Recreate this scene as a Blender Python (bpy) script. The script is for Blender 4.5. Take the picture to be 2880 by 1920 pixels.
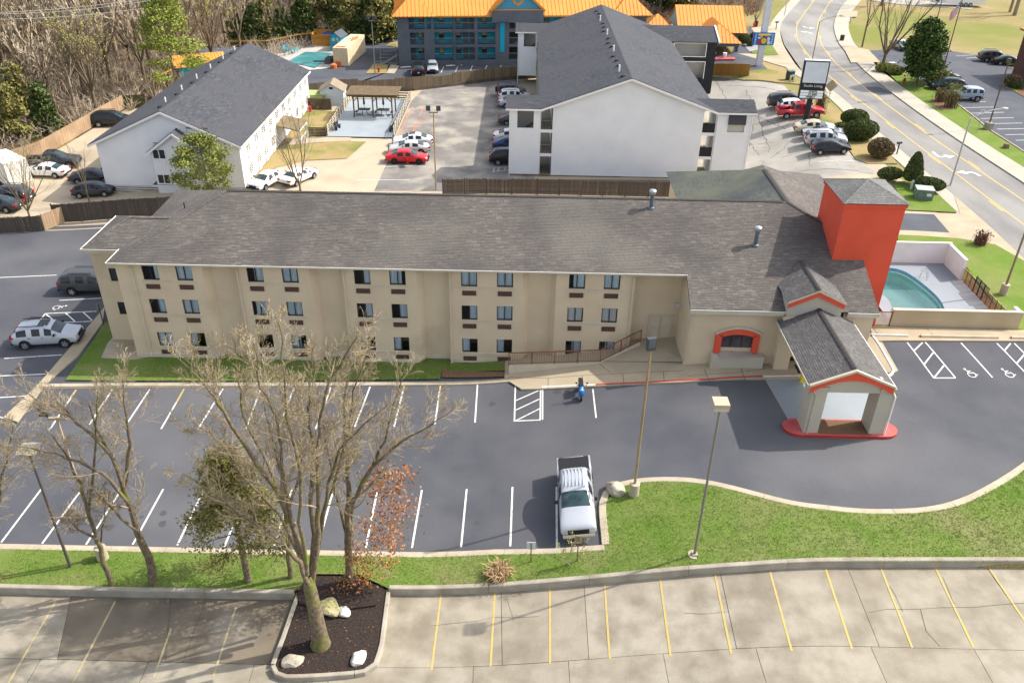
import bpy, bmesh, math, random
from math import sin, cos, pi, radians
from mathutils import Vector, Matrix
for o in list(bpy.data.objects): bpy.data.objects.remove(o)
S = bpy.context.scene
COL = S.collection
# ---------------------------------------------------------------- camera, sky, sun, exposure
cd = bpy.data.cameras.new('camera'); cam = bpy.data.objects.new('camera', cd); COL.objects.link(cam)
cd.sensor_width = 36.0; cd.sensor_fit = 'HORIZONTAL'; cd.lens = 36.0*2361.2/2880.0
cd.clip_start = 0.5; cd.clip_end = 6000
_p, _r, _y = radians(31.35), radians(.978), radians(.458)
_F = Vector((-sin(_y)*cos(_p), cos(_y)*cos(_p), -sin(_p))); _R = Vector((cos(_y), sin(_y), 0)); _U = _R.cross(_F)
_r1 = cos(_r)*_R+sin(_r)*_U; _u1 = -sin(_r)*_R+cos(_r)*_U
cam.matrix_world = Matrix(((_r1.x,_u1.x,-_F.x,0),(_r1.y,_u1.y,-_F.y,0),(_r1.z,_u1.z,-_F.z,34.0),(0,0,0,1)))
S.camera = cam
SUN_EL, SUN_AZ = radians(44.5), radians(17.0)      # azimuth measured from +X towards +Y
W = bpy.data.worlds.new('World'); S.world = W; W.use_nodes = True
wn = W.node_tree.nodes; wl = W.node_tree.links
bg = wn['Background']
sky = wn.new('ShaderNodeTexSky'); sky.sky_type = 'NISHITA'; sky.sun_disc = False
sky.sun_elevation = SUN_EL; sky.sun_rotation = pi/2-SUN_AZ
sky.air_density = 1.0; sky.dust_density = 3.5; sky.ozone_density = 1.0; sky.altitude = 300
hs = wn.new('ShaderNodeHueSaturation'); hs.inputs['Saturation'].default_value = .55     # thin bright cloud: paler than a clear sky
wl.new(sky.outputs[0], hs.inputs['Color']); wl.new(hs.outputs[0], bg.inputs[0]); bg.inputs[1].default_value = 0.15
sl = bpy.data.lights.new('sun', 'SUN'); sl.energy = 2.75; sl.angle = radians(.6); sl.color = (1, .945, .86)
so = bpy.data.objects.new('sun', sl); COL.objects.link(so)
sd = Vector((cos(SUN_EL)*cos(SUN_AZ), cos(SUN_EL)*sin(SUN_AZ), sin(SUN_EL)))
so.rotation_euler = sd.to_track_quat('Z', 'Y').to_euler(); so.location = (60, 20, 80)
S.view_settings.view_transform = 'Standard'; S.view_settings.look = 'None'
S.view_settings.exposure = 1.0; S.view_settings.gamma = 1; S.view_settings.use_curve_mapping = False
S.render.engine = 'CYCLES'
S.cycles.max_bounces = 6; S.cycles.diffuse_bounces = 3; S.cycles.glossy_bounces = 3; S.cycles.transparent_max_bounces = 12
S.cycles.use_denoising = True

# ---------------------------------------------------------------- helpers
def lin(h):
    h = h.lstrip('#'); c = [int(h[i:i+2], 16)/255 for i in (0, 2, 4)]
    return tuple(x/12.92 if x <= .04045 else ((x+.055)/1.055)**2.4 for x in c)+(1,)
def col(c):
    return lin(c) if isinstance(c, str) else tuple(c)+(1,)
def ss(a, b, x):
    t = min(1, max(0, (x-a)/(b-a))); return t*t*(3-2*t)
def gz(x, y):                     # height of the terrain: level to the left, 2.3 m up to the right
    zf = 2.3*ss(-6, 16, x)+.9*ss(18, 27, x)*ss(45, 54, y)
    zb = 1.2+2.0*ss(25, 36, x) if x > 0 else 1.2-1.0*ss(34, 48, -x)
    t = ss(66, 78, y)
    return zf*(1-t)+zb*t
MATS = {}
def M(name, c1, c2=None, rough=.85, scale=2.0, detail=5, lo=.35, hi=.65, fine=0.0, fscale=60, bump=0.0, bscale=40, metal=0, spec=.3,
      c3=None, s3=.3, lo3=.5, hi3=.75, rand=None, stretch=None, coat=0):
    """procedural material: two tones by one noise, a third by a larger noise, a fine speckle and relief"""
    if name in MATS: return MATS[name]
    m = bpy.data.materials.new(name); MATS[name] = m; m.use_nodes = True
    nt = m.node_tree; N = nt.nodes; L = nt.links; b = N['Principled BSDF']
    b.inputs['Roughness'].default_value = rough; b.inputs['Metallic'].default_value = metal
    b.inputs['Specular IOR Level'].default_value = spec
    if coat: b.inputs['Coat Weight'].default_value = coat; b.inputs['Coat Roughness'].default_value = .08
    geo = N.new('ShaderNodeNewGeometry'); pos = geo.outputs['Position']
    if stretch:
        mp = N.new('ShaderNodeMapping'); mp.inputs['Scale'].default_value = stretch; L.new(pos, mp.inputs[0]); pos = mp.outputs[0]
    def noise(sc, dt=4):
        n = N.new('ShaderNodeTexNoise'); n.inputs['Scale'].default_value = sc; n.inputs['Detail'].default_value = dt
        L.new(pos, n.inputs['Vector']); return n.outputs[0]
    def ramp(f, a, z):
        r = N.new('ShaderNodeMapRange'); r.inputs[1].default_value = a; r.inputs[2].default_value = z; L.new(f, r.inputs[0]); return r.outputs[0]
    def mix(f, a, bb, mode='MIX'):
        x = N.new('ShaderNodeMix'); x.data_type = 'RGBA'; x.blend_type = mode
        if isinstance(f, float): x.inputs[0].default_value = f
        else: L.new(f, x.inputs[0])
        for i, v in ((6, a), (7, bb)):
            if isinstance(v, tuple): x.inputs[i].default_value = v
            else: L.new(v, x.inputs[i])
        return x.outputs[2]
    c = col(c1)
    if rand:                                        # every separate piece its own tone
        cr = N.new('ShaderNodeValToRGB'); oi = N.new('ShaderNodeObjectInfo'); ad = N.new('ShaderNodeMath'); ad.operation = 'ADD'; fr = N.new('ShaderNodeMath'); fr.operation = 'FRACT'
        L.new(geo.outputs['Random Per Island'], ad.inputs[0]); L.new(oi.outputs['Random'], ad.inputs[1]); L.new(ad.outputs[0], fr.inputs[0]); L.new(fr.outputs[0], cr.inputs[0])
        e = cr.color_ramp.elements; cs = [c]+[col(k) for k in rand]
        e[0].color = cs[0]; e[1].color = cs[-1]
        for i in range(1, len(cs)-1): e.new(i/(len(cs)-1)).color = cs[i]
        c = cr.outputs[0]
    if c2 is not None: c = mix(ramp(noise(scale, detail), lo, hi), c, col(c2))
    if c3 is not None: c = mix(ramp(noise(s3, 3), lo3, hi3), c, col(c3))
    if fine:
        f = noise(fscale, 2); g = N.new('ShaderNodeMapRange'); g.inputs[1].default_value = .3; g.inputs[2].default_value = .7
        g.inputs[3].default_value = 1-fine; g.inputs[4].default_value = 1+fine; L.new(f, g.inputs[0])
        x = N.new('ShaderNodeVectorMath'); x.operation = 'SCALE'
        if isinstance(c, tuple): x.inputs[0].default_value = c[:3]
        else: L.new(c, x.inputs[0])
        L.new(g.outputs[0], x.inputs['Scale']); c = x.outputs[0]
    if isinstance(c, tuple): b.inputs['Base Color'].default_value = c
    else: L.new(c, b.inputs['Base Color'])
    if bump:
        bp = N.new('ShaderNodeBump'); bp.inputs['Strength'].default_value = bump; bp.inputs['Distance'].default_value = .02
        L.new(noise(bscale, 3), bp.inputs['Height']); L.new(bp.outputs[0], b.inputs['Normal'])
    return m
def glassmat(name, tint=(.8, .9, .92), through=.6, rough=.03):
    if name in MATS: return MATS[name]
    m = bpy.data.materials.new(name); MATS[name] = m; m.use_nodes = True
    N = m.node_tree.nodes; L = m.node_tree.links; N.remove(N['Principled BSDF'])
    t = N.new('ShaderNodeBsdfTransparent'); t.inputs[0].default_value = tuple(x*through for x in tint)+(1,)
    g = N.new('ShaderNodeBsdfGlossy'); g.inputs['Roughness'].default_value = rough
    f = N.new('ShaderNodeFresnel'); f.inputs[0].default_value = 1.5
    x = N.new('ShaderNodeMixShader'); L.new(f.outputs[0], x.inputs[0]); L.new(t.outputs[0], x.inputs[1]); L.new(g.outputs[0], x.inputs[2])
    L.new(x.outputs[0], N['Material Output'].inputs[0]); return m

V = Vector
class MB:
    """collects faces; build() links them as ONE mesh object"""
    def __init__(s): s.v = []; s.f = []; s.m = []
    def q(s, *p, m=0):
        i = len(s.v); s.v += [tuple(a) for a in p]; s.f.append(tuple(range(i, i+len(p)))); s.m.append(m)
    def box(s, x0, y0, z0, x1, y1, z1, m=0):
        a = [(x, y, z) for z in (z0, z1) for y in (y0, y1) for x in (x0, x1)]
        i = len(s.v); s.v += a
        for f in ((0,2,3,1),(4,5,7,6),(0,1,5,4),(2,6,7,3),(0,4,6,2),(1,3,7,5)): s.f.append(tuple(i+k for k in f)); s.m.append(m)
    def beam(s, a, b, w, h, m=0, up=(0, 0, 1)):
        a = V(a); b = V(b); d = (b-a).normalized(); u = d.cross(V(up))
        if u.length < 1e-4: u = V((1, 0, 0))
        u.normalize(); n = u.cross(d); u *= w/2; n *= h/2
        i = len(s.v)
        for p in (a, b): s.v += [tuple(p-u-n), tuple(p+u-n), tuple(p+u+n), tuple(p-u+n)]
        for f in ((0,1,2,3),(7,6,5,4),(0,4,5,1),(1,5,6,2),(2,6,7,3),(3,7,4,0)): s.f.append(tuple(i+k for k in f)); s.m.append(m)
    def tube(s, pts, rs, n=6, m=0, cap=True):
        pts = [V(p) for p in pts]
        if not hasattr(rs, '__len__'): rs = [rs]*len(pts)
        base = len(s.v); ref = None
        for k, p in enumerate(pts):
            d = (pts[min(k+1, len(pts)-1)]-pts[max(k-1, 0)])
            d = d.normalized() if d.length > 1e-9 else V((0, 0, 1))
            u = d.cross(V((0, 0, 1)) if abs(d.z) < .9 else V((1, 0, 0))) if ref is None else ref-d*ref.dot(d)
            if u.length < 1e-6: u = d.orthogonal()
            u.normalize(); ref = u; w = d.cross(u)
            for j in range(n):
                a = 2*pi*j/n; s.v.append(tuple(p+(u*cos(a)+w*sin(a))*rs[k]))
        for k in range(len(pts)-1):
            for j in range(n):
                a = base+k*n+j; b = base+k*n+(j+1) % n
                s.f.append((a, b, b+n, a+n)); s.m.append(m)
        if cap:
            s.f.append(tuple(base+j for j in reversed(range(n)))); s.m.append(m)
            s.f.append(tuple(base+(len(pts)-1)*n+j for j in range(n))); s.m.append(m)
    def prism(s, poly, z0, z1, m=0, ms=None):
        """poly: list of (x,y), counter-clockwise; z0/z1 numbers or functions of (x,y)"""
        f0 = z0 if callable(z0) else (lambda x, y: z0); f1 = z1 if callable(z1) else (lambda x, y: z1)
        n = len(poly); i = len(s.v)
        s.v += [(x, y, f0(x, y)) for x, y in poly]+[(x, y, f1(x, y)) for x, y in poly]
        s.f.append(tuple(i+k for k in reversed(range(n)))); s.m.append(m)
        s.f.append(tuple(i+n+k for k in range(n))); s.m.append(m)
        for k in range(n):
            s.f.append((i+k, i+(k+1) % n, i+n+(k+1) % n, i+n+k)); s.m.append(m if ms is None else ms)
    def wall(s, o, ud, L, z0, z1, holes=(), n=(0, -1, 0), dep=.12, m=0):
        """upright wall with openings (u0,u1,z0,z1) and their reveals"""
        o = V(o); ud = V(ud); n = V(n)
        us = sorted({0, L}|{h[0] for h in holes}|{h[1] for h in holes}); zs = sorted({z0, z1}|{h[2] for h in holes}|{h[3] for h in holes})
        P = lambda u, z, w=0: tuple(o+ud*u+V((0, 0, z))-n*w)
        flip = ud.cross(V((0, 0, 1))).dot(n) < 0
        def Q(*p): s.q(*(reversed(p) if flip else p), m=m)
        for a, b in zip(us, us[1:]):
            for c, d in zip(zs, zs[1:]):
                uc, zc = (a+b)/2, (c+d)/2
                if any(h[0] < uc < h[1] and h[2] < zc < h[3] for h in holes): continue
                Q(P(a, c), P(b, c), P(b, d), P(a, d))
        for a, b, c, d in holes:
            Q(P(a, c), P(a, c, dep), P(b, c, dep), P(b, c)); Q(P(a, d), P(b, d), P(b, d, dep), P(a, d, dep))
            Q(P(a, c), P(a, d), P(a, d, dep), P(a, c, dep)); Q(P(b, c), P(b, c, dep), P(b, d, dep), P(b, d))
    def siding(s, o, ud, ext, z0, z1, n, holes=(), step=.23, m=0, lip=.045):
        """lap siding; ext(z) gives the (u0,u1) of the wall at height z"""
        o = V(o); ud = V(ud); n = V(n); z = z0
        flip = ud.cross(V((0, 0, 1))).dot(n) < 0
        while z < z1-.01:
            zt = min(z+step, z1); a0, b0 = ext(z); a1, b1 = ext(zt); zm = (z+zt)/2
            cuts = sorted((h[0], h[1]) for h in holes if h[2] < zm < h[3])
            segs = []; u = None; lo, hi = min(a0, a1), max(b0, b1); cur = lo
            for c0, c1 in cuts:
                if c0 > cur: segs.append((cur, c0))
                cur = max(cur, c1)
            if cur < hi: segs.append((cur, hi))
            for c, d in segs:
                P = lambda uu, zz, w: tuple(o+ud*uu+V((0, 0, zz))+n*w)
                cb, db = max(c, a0), min(d, b0); ct, dt = max(c, a1), min(d, b1)
                if db-cb < .01 and dt-ct < .01: continue
                p = [P(cb, z, lip), P(db, z, lip), P(max(dt, ct), zt, .002), P(ct, zt, .002)]; k = [P(cb, z, 0), P(db, z, 0), P(db, z, lip), P(cb, z, lip)]
                if flip: p.reverse(); k.reverse()
                s.q(*p, m=m); s.q(*k, m=m)
            z = zt
    def add(s, o, M4=None):
        i = len(s.v); s.v += [tuple(M4 @ V(p)) if M4 else p for p in o.v]; s.f += [tuple(i+k for k in f) for f in o.f]; s.m += o.m
    def mesh(s, name, mats, smooth=False):
        me = bpy.data.meshes.new(name); me.from_pydata(s.v, [], s.f)
        for m in (mats if isinstance(mats, (list, tuple)) else [mats]): me.materials.append(m)
        me.polygons.foreach_set('material_index', s.m)
        if smooth: me.polygons.foreach_set('use_smooth', [True]*len(s.f))
        me.update(); return me
    def build(s, name, mats, parent=None, smooth=False, **k):
        return obj(name, s.mesh(name, mats, smooth), parent, **k)
def tag(o, label=None, cat=None, group=None, kind=None):
    for k, v in (('label', label), ('category', cat), ('group', group), ('kind', kind)):
        if v: o[k] = v
    return o
def obj(name, me, parent=None, loc=(0, 0, 0), rz=0, label=None, cat=None, group=None, kind=None):
    o = bpy.data.objects.new(name, me); COL.objects.link(o); o.location = loc; o.rotation_euler = (0, 0, rz)
    if parent is not None: o.parent = parent
    return tag(o, label, cat, group, kind)
def thing(name, label, cat, loc=(0, 0, 0), rz=0, group=None, sc=None):
    o = obj(name, None, None, loc, rz, label, cat, group); o.empty_display_size = .2
    if sc: o.scale = (sc, sc, sc)
    return o
def kids(o): return KID.get(o.name, [])
def copy_tree(o, parent=None, loc=None, rz=None, label=None, group=None, paint=None):
    c = o.copy(); COL.objects.link(c)
    if parent is not None: c.parent = parent
    if loc is not None: c.location = loc
    if rz is not None: c.rotation_euler = (0, 0, rz)
    if label: c['label'] = label
    if group: c['group'] = group
    for ch in o.children: copy_tree(ch, c)
    return c
def g3(p, dz=0): return (p[0], p[1], gz(p[0], p[1])+dz)
def clipline(poly, axis, lim, keep_less):
    out = []
    for k in range(len(poly)):
        a, b = poly[k], poly[(k+1) % len(poly)]
        ia = (a[axis] <= lim) == keep_less; ib = (b[axis] <= lim) == keep_less
        if ia: out.append(a)
        if ia != ib:
            t = (lim-a[axis])/(b[axis]-a[axis]); out.append((a[0]+(b[0]-a[0])*t, a[1]+(b[1]-a[1])*t))
    return out
def drape(bm, step=1.0):
    xs = [v.co.x for v in bm.verts]; ys = [v.co.y for v in bm.verts]
    x0, x1, y0, y1 = min(xs), max(xs), min(ys), max(ys)
    cx = [-6+.9*i for i in range(26)]+[25+1.4*i for i in range(9)]+[-48+1.6*i for i in range(10)]
    cy = [66+1.2*i for i in range(11)]+([45+i for i in range(10)] if x1 > 18 else [])
    if x1 > 18: cx = sorted(cx+[18.5+i for i in range(8)])
    for c in cx:
        if x0 < c < x1: bmesh.ops.bisect_plane(bm, geom=bm.verts[:]+bm.edges[:]+bm.faces[:], plane_co=(c, 0, 0), plane_no=(1, 0, 0))
    for c in cy:
        if y0 < c < y1: bmesh.ops.bisect_plane(bm, geom=bm.verts[:]+bm.edges[:]+bm.faces[:], plane_co=(0, c, 0), plane_no=(0, 1, 0))
def area2(p): return sum(p[i][0]*p[(i+1) % len(p)][1]-p[(i+1) % len(p)][0]*p[i][1] for i in range(len(p)))
def sheet(name, poly, dz, mat, parent=None, side=0.0, sidemat=None, **k):
    """a flat area laid on the terrain dz above it, with a skirt of depth `side`"""
    poly = list(poly)
    if area2(poly) < 0: poly.reverse()
    bm = bmesh.new(); vs = [bm.verts.new((x, y, 0)) for x, y in poly]; bm.faces.new(vs); bm.normal_update()
    bmesh.ops.triangulate(bm, faces=bm.faces[:], ngon_method='EAR_CLIP')
    drape(bm)
    for v in bm.verts: v.co.z = gz(v.co.x, v.co.y)+dz
    if side:
        be = [e for e in bm.edges if len(e.link_faces) == 1]
        r = bmesh.ops.extrude_edge_only(bm, edges=be)
        for v in r['geom']:
            if isinstance(v, bmesh.types.BMVert): v.co.z -= side
        for f in r['geom']:
            if isinstance(f, bmesh.types.BMFace): f.material_index = 1 if sidemat else 0
    bmesh.ops.recalc_face_normals(bm, faces=bm.faces[:])
    if not side:
        for f in bm.faces:
            if f.normal.z < 0: f.normal_flip()
    me = bpy.data.meshes.new(name); bm.to_mesh(me); bm.free(); me.materials.append(mat)
    if sidemat: me.materials.append(sidemat)
    return obj(name, me, parent, **k)
def smooth_path(pts, step=.6):
    """Catmull-Rom through the points"""
    P = [V((p[0], p[1], 0)) for p in pts]; out = []
    for i in range(len(P)-1):
        a, b, c, d = P[max(i-1, 0)], P[i], P[i+1], P[min(i+2, len(P)-1)]
        n = max(1, int((c-b).length/step))
        for k in range(n):
            t = k/n; out.append(.5*((2*b)+(c-a)*t+(2*a-5*b+4*c-d)*t*t+(3*b-a-3*c+d)*t**3))
    out.append(P[-1]); return [(p.x, p.y) for p in out]
def offset(pts, d):
    out = []
    for i, p in enumerate(pts):
        a = V(pts[max(i-1, 0)]+(0,)); b = V(pts[min(i+1, len(pts)-1)]+(0,)); t = (b-a).normalized()
        out.append((p[0]-t.y*d, p[1]+t.x*d))
    return out
def dense(pts, step=.9):
    out = []
    for a, b in zip(pts, pts[1:]):
        n = max(1, int(math.dist(a, b)/step))
        out += [(a[0]+(b[0]-a[0])*i/n, a[1]+(b[1]-a[1])*i/n) for i in range(n)]
    return out+[pts[-1]]
def ribbon(mb, pts, w, dz, m=0, left=None):
    """painted line / strip along a path"""
    pts = dense(pts); A = offset(pts, w/2); B = offset(pts, -w/2)
    for i in range(len(pts)-1):
        mb.q(g3(B[i], dz), g3(B[i+1], dz), g3(A[i+1], dz), g3(A[i], dz), m=m)
def kerb(name, pts, w, h, mats, base=0.0, seg=3.0, smooth=True, depth=.3, low=None, **k):
    """kerb of separate lengths with open joints; pts run along its left edge (kerb lies to the right)"""
    pts = smooth_path(pts, .5) if smooth else dense(pts, .5)
    root = obj(name, None, kind='structure', **k); run = 0; cur = [pts[0]]; parts = []
    for a, b in zip(pts, pts[1:]):
        run += math.dist(a, b); cur.append(b)
        if run >= seg: parts.append(cur); cur = [b]; run = 0
    if len(cur) > 1: parts.append(cur)
    for c in parts:
        d = math.dist(c[-1], c[-2]); f = .015/max(d, .1)
        c[-1] = (c[-1][0]+(c[-2][0]-c[-1][0])*f, c[-1][1]+(c[-2][1]-c[-1][1])*f)
        mb = MB(); B = offset(c, -w); A2 = offset(c, -.03); B2 = offset(c, -w+.03)
        for i in range(len(c)-1):
            for (p0, z0), (p1, z1) in (((c, base-depth), (c, base+h-.03)), ((c, base+h-.03), (A2, base+h)), ((A2, base+h), (B2, base+h)), ((B2, base+h), (B, base+h-.03)), ((B, base+h-.03), (B, base-depth))):
                mb.q(g3(p0[i], z0), g3(p1[i], z1), g3(p1[i+1], z1), g3(p0[i+1], z0))
        for e in (0, -1):
            mb.q(g3(c[e], base-depth), g3(B[e], base-depth), g3(B[e], base+h-.03), g3(B2[e], base+h), g3(A2[e], base+h), g3(c[e], base+h-.03))
        o = mb.build('kerb_stone', mats, root)
    return root
def inpoly(x, y, poly):
    c = False; j = len(poly)-1
    for i in range(len(poly)):
        if (poly[i][1] > y) != (poly[j][1] > y) and x < (poly[j][0]-poly[i][0])*(y-poly[i][1])/(poly[j][1]-poly[i][1])+poly[i][0]: c = not c
        j = i
    return c
def plane_frame(poly, along):
    """local frame of a planar roof face: u along the eave, v up the slope, n outward"""
    P = [V(p) for p in poly]; n = V((0, 0, 0))
    for i in range(1, len(P)-1): n += (P[i]-P[0]).cross(P[i+1]-P[0])
    n.normalize()
    if n.z < 0: n = -n
    u = V(along); u = (u-n*u.dot(n)).normalized(); v = n.cross(u)
    if v.z < 0: v = -v
    o = min(P, key=lambda p: p.dot(v))
    return o, u, v, n, [((p-o).dot(u), (p-o).dot(v)) for p in P]
def span(poly, v):
    us = []
    for i in range(len(poly)):
        (a, b), (c, d) = poly[i], poly[(i+1) % len(poly)]
        if (b <= v) != (d <= v): us.append(a+(c-a)*(v-b)/(d-b))
    return (min(us), max(us)) if len(us) > 1 else None
def shingles(poly, along, rnd, course=.145, w=(.2, .45), lift=.012):
    """one MB per tab: thin overlapping shingle tabs over a planar roof face"""
    o, u, v, n, pl = plane_frame(poly, along); vmax = max(p[1] for p in pl); out = []
    P = lambda a, b, h: tuple(o+u*a+v*b+n*h)
    k = 0; y = 0.002
    while y < vmax-.02:
        y1 = min(y+course, vmax-.001); s0 = span(pl, y); s1 = span(pl, y1) or s0
        if s0:
            a = min(s0[0], s1[0]); e = max(s0[1], s1[1]); x = a-rnd.random()*.3
            while x < e:
                x2 = x+rnd.uniform(*w)
                c0, c1 = max(x, s0[0]), min(x2, s0[1]); d0, d1 = max(x, s1[0]), min(x2, s1[1])
                if c1-c0 > .01 or d1-d0 > .01:
                    c1 = max(c1, c0); d1 = max(d1, d0); g = .006; hh = lift+rnd.random()*.012
                    mb = MB(); q = [P(c0+g, y, hh), P(max(c1-g, c0+g), y, hh), P(max(d1-g, d0+g), y1+.01, .006), P(d0+g, y1+.01, .006)]
                    mb.v = [tuple(p) for p in q]+[P(c0+g, y, -.003), P(max(c1-g, c0+g), y, -.003)]
                    mb.f = [(0, 1, 2, 3), (4, 5, 1, 0)]; mb.m = [0, 0]
                    out.append(mb)
                x = x2
        y += course
    return out
def joined(mbs):
    r = MB()
    for m in mbs: r.add(m)
    return r
def plate(mb, poly, t, m=0):
    """planar polygon with thickness t below it"""
    P = [V(p) for p in poly]; n = V((0, 0, 0))
    for i in range(1, len(P)-1): n += (P[i]-P[0]).cross(P[i+1]-P[0])
    if n.z < 0: P.reverse(); n = -n
    n.normalize(); Q = [p-n*t for p in P]
    mb.q(*P, m=m); mb.q(*reversed(Q), m=m)
    for i in range(len(P)):
        j = (i+1) % len(P); mb.q(P[i], Q[i], Q[j], P[j], m=m)
def roof_face(parent, poly, along, mat, rnd, deckmat, name='shingles', t=.12, singles=0, **kw):
    mb = MB(); plate(mb, poly, t); d = mb.build('roof_slope', deckmat, parent)
    tabs = shingles(poly, along, rnd, **kw)
    if singles:
        for m in tabs[:singles]: m.build('shingle', mat, d)
        tabs = tabs[singles:]
    if tabs: joined(tabs).build('shingles', mat, d, kind='stuff')
    return d

# ---------------------------------------------------------------- materials
mAsph = M('sealed_asphalt', (.066,.069,.081), (.092,.094,.105), .88, .35, 6, .3, .7, .28, 55, .35, 90, c3=(.135,.133,.138), s3=.075, lo3=.46, hi3=.72)
mAsphL = M('old_asphalt', (.07,.075,.09), (.10,.105,.12), .9, .3, 6, .3, .7, .22, 40, .3, 80)
mWorn = M('worn_asphalt', (.25,.23,.205), (.15,.14,.13), .92, .4, 10, .3, .7, .2, 30, .3, 60, c3=(.36,.325,.27), s3=.3, lo3=.46, hi3=.66)
mWorn2 = M('pale_worn_paving', (.38,.355,.31), (.30,.28,.245), .92, .3, 8, .4, .7, .12, 30, .2, 60, c3=(.24,.22,.2), s3=.12, lo3=.62, hi3=.74)
mRoad = M('road_asphalt', (.27,.255,.235), (.19,.183,.172), .9, .3, 7, .35, .65, .15, 40, .2, 70, c3=(.34,.325,.30), s3=.1, stretch=(1,.35,1))
mConc = M('lot_concrete', (.335,.298,.232), (.225,.195,.145), .9, .8, 11, .4, .7, .16, 35, .25, 60, rand=[(.36,.322,.252), (.31,.274,.21), (.35,.31,.238), (.325,.292,.232)], c3=(.19,.16,.115), s3=.35, lo3=.5, hi3=.78)
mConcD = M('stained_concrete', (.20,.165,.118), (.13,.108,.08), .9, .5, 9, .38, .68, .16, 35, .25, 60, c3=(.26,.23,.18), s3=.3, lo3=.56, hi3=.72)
mBackC = M('pale_concrete', (.46,.385,.275), (.385,.315,.22), .9, .3, 7, .35, .7, .1, 30, .15, 50, c3=(.29,.235,.165), s3=.13, lo3=.58, hi3=.76)
mWalk = M('sidewalk_concrete', (.43,.36,.25), (.36,.295,.20), .9, .6, 6, .35, .7, .1, 40, .15, 60)
mKerb = M('kerb_concrete', (.46,.40,.30), (.37,.31,.22), .9, 1.2, 6, .35, .7, .12, 50, .2, 60)
mKerbD = M('weathered_kerb_concrete', (.40,.36,.29), (.25,.22,.17), .92, .9, 7, .35, .7, .15, 40, .3, 60)
mJoint = M('joint_soil', (.07,.062,.05))
mGrass = M('lawn', (.105,.175,.028), (.165,.20,.055), .95, .55, 7, .35, .68, .35, 25, .8, 30, c3=(.19,.20,.075), s3=.22, lo3=.5, hi3=.72, spec=.1)
mGrassB = M('bright_lawn', (.12,.195,.028), (.18,.215,.055), .95, .5, 7, .35, .68, .3, 25, .8, 30, c3=(.20,.20,.08), s3=.2, lo3=.55, hi3=.75, spec=.1)
mMead = M('dry_meadow', (.26,.215,.09), (.33,.25,.125), .95, .12, 8, .35, .65, .3, 9, .8, 10, c3=(.19,.20,.05), s3=.045, lo3=.45, hi3=.62, spec=.1)
mDry = M('dry_grass_patch', (.36,.25,.12), (.29,.24,.1), .95, .5, 6, .3, .7, .3, 16, .8, 20, c3=(.17,.19,.05), s3=.2, lo3=.5, hi3=.66, spec=.1)
mForest = M('leaf_litter', (.13,.09,.055), (.085,.062,.04), .95, .4, 6, .3, .7, .35, 8, .8, 10, spec=.1)
mMulch = M('dark_mulch', (.028,.022,.02), (.055,.040,.034), .95, 9, 4, .35, .65, .5, 40, 1, 30, spec=.1)
mBark = M('red_bark_mulch', (.14,.075,.045), (.24,.15,.09), .95, 12, 4, .3, .7, .5, 45, 1, 30, spec=.1)
mWhiteP = M('white_marking_paint', (.72,.71,.67), (.34,.335,.33), .75, 6, 8, .52, .74)
mYelP = M('yellow_marking_paint', (.56,.39,.10), (.42,.33,.18), .8, 5, 8, .42, .68)
mYelR = M('yellow_road_paint', (.72,.46,.10), (.62,.42,.13), .75, 2, 6, .4, .75)
mOraP = M('orange_marking_paint', (.62,.18,.08), (.5,.25,.15), .8, 2, 7, .4, .7)
mRedP = M('red_kerb_paint', (.47,.045,.035), (.36,.04,.03), .6, 1.5, 5)
mRedL = M('red_island_paint', (.56,.12,.115), (.48,.075,.07), .7, .8, 5)
mWhK = M('white_kerb_paint', (.74,.71,.66), (.62,.58,.52), .7, 2, 6)
mDeck = M('grey_painted_deck', (.27,.295,.325), (.235,.26,.29), .75, .5, 5, .3, .7, .05, 30)
mDrive = M('blue_grey_painted_floor', (.30,.335,.36), (.27,.30,.33), .75, .4, 5, .3, .7, .05, 30)

# ---------------------------------------------------------------- ground
def ground():
    xs = [-3000,-900,-300,-150,-90]+[-60+1.5*i for i in range(101)]+[110,150,300,900,3000]
    ys = [-900,-200,-60,-10,20,31.2,31.3]+[32+1.5*i for i in range(23)]+[66+1.2*i for i in range(11)]+[82,95,120,170,230,300,500,1200,4000]
    mb = MB(); W_ = len(xs)
    for y in ys:
        for x in xs: mb.v.append((x, y, gz(x, y)-(.5 if y < 31.25 else 2.6 if 28 < x < 35.8 and 55.5 < y < 64.3 else .07)))
    for j in range(len(ys)-1):
        for i in range(W_-1):
            a = j*W_+i; mb.f.append((a, a+1, a+1+W_, a+W_)); mb.m.append(0)
    mb.build('ground', mMead, kind='structure')
ground()
LOT = sheet('parking_lot', [(-90, 32.7), (31.5, 32.7), (46, 45), (46, 52.6), (25, 52.6), (25, 57), (-27, 57), (-27, 74.6), (-90, 76.5)], 0, mAsph, kind='structure')
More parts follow.
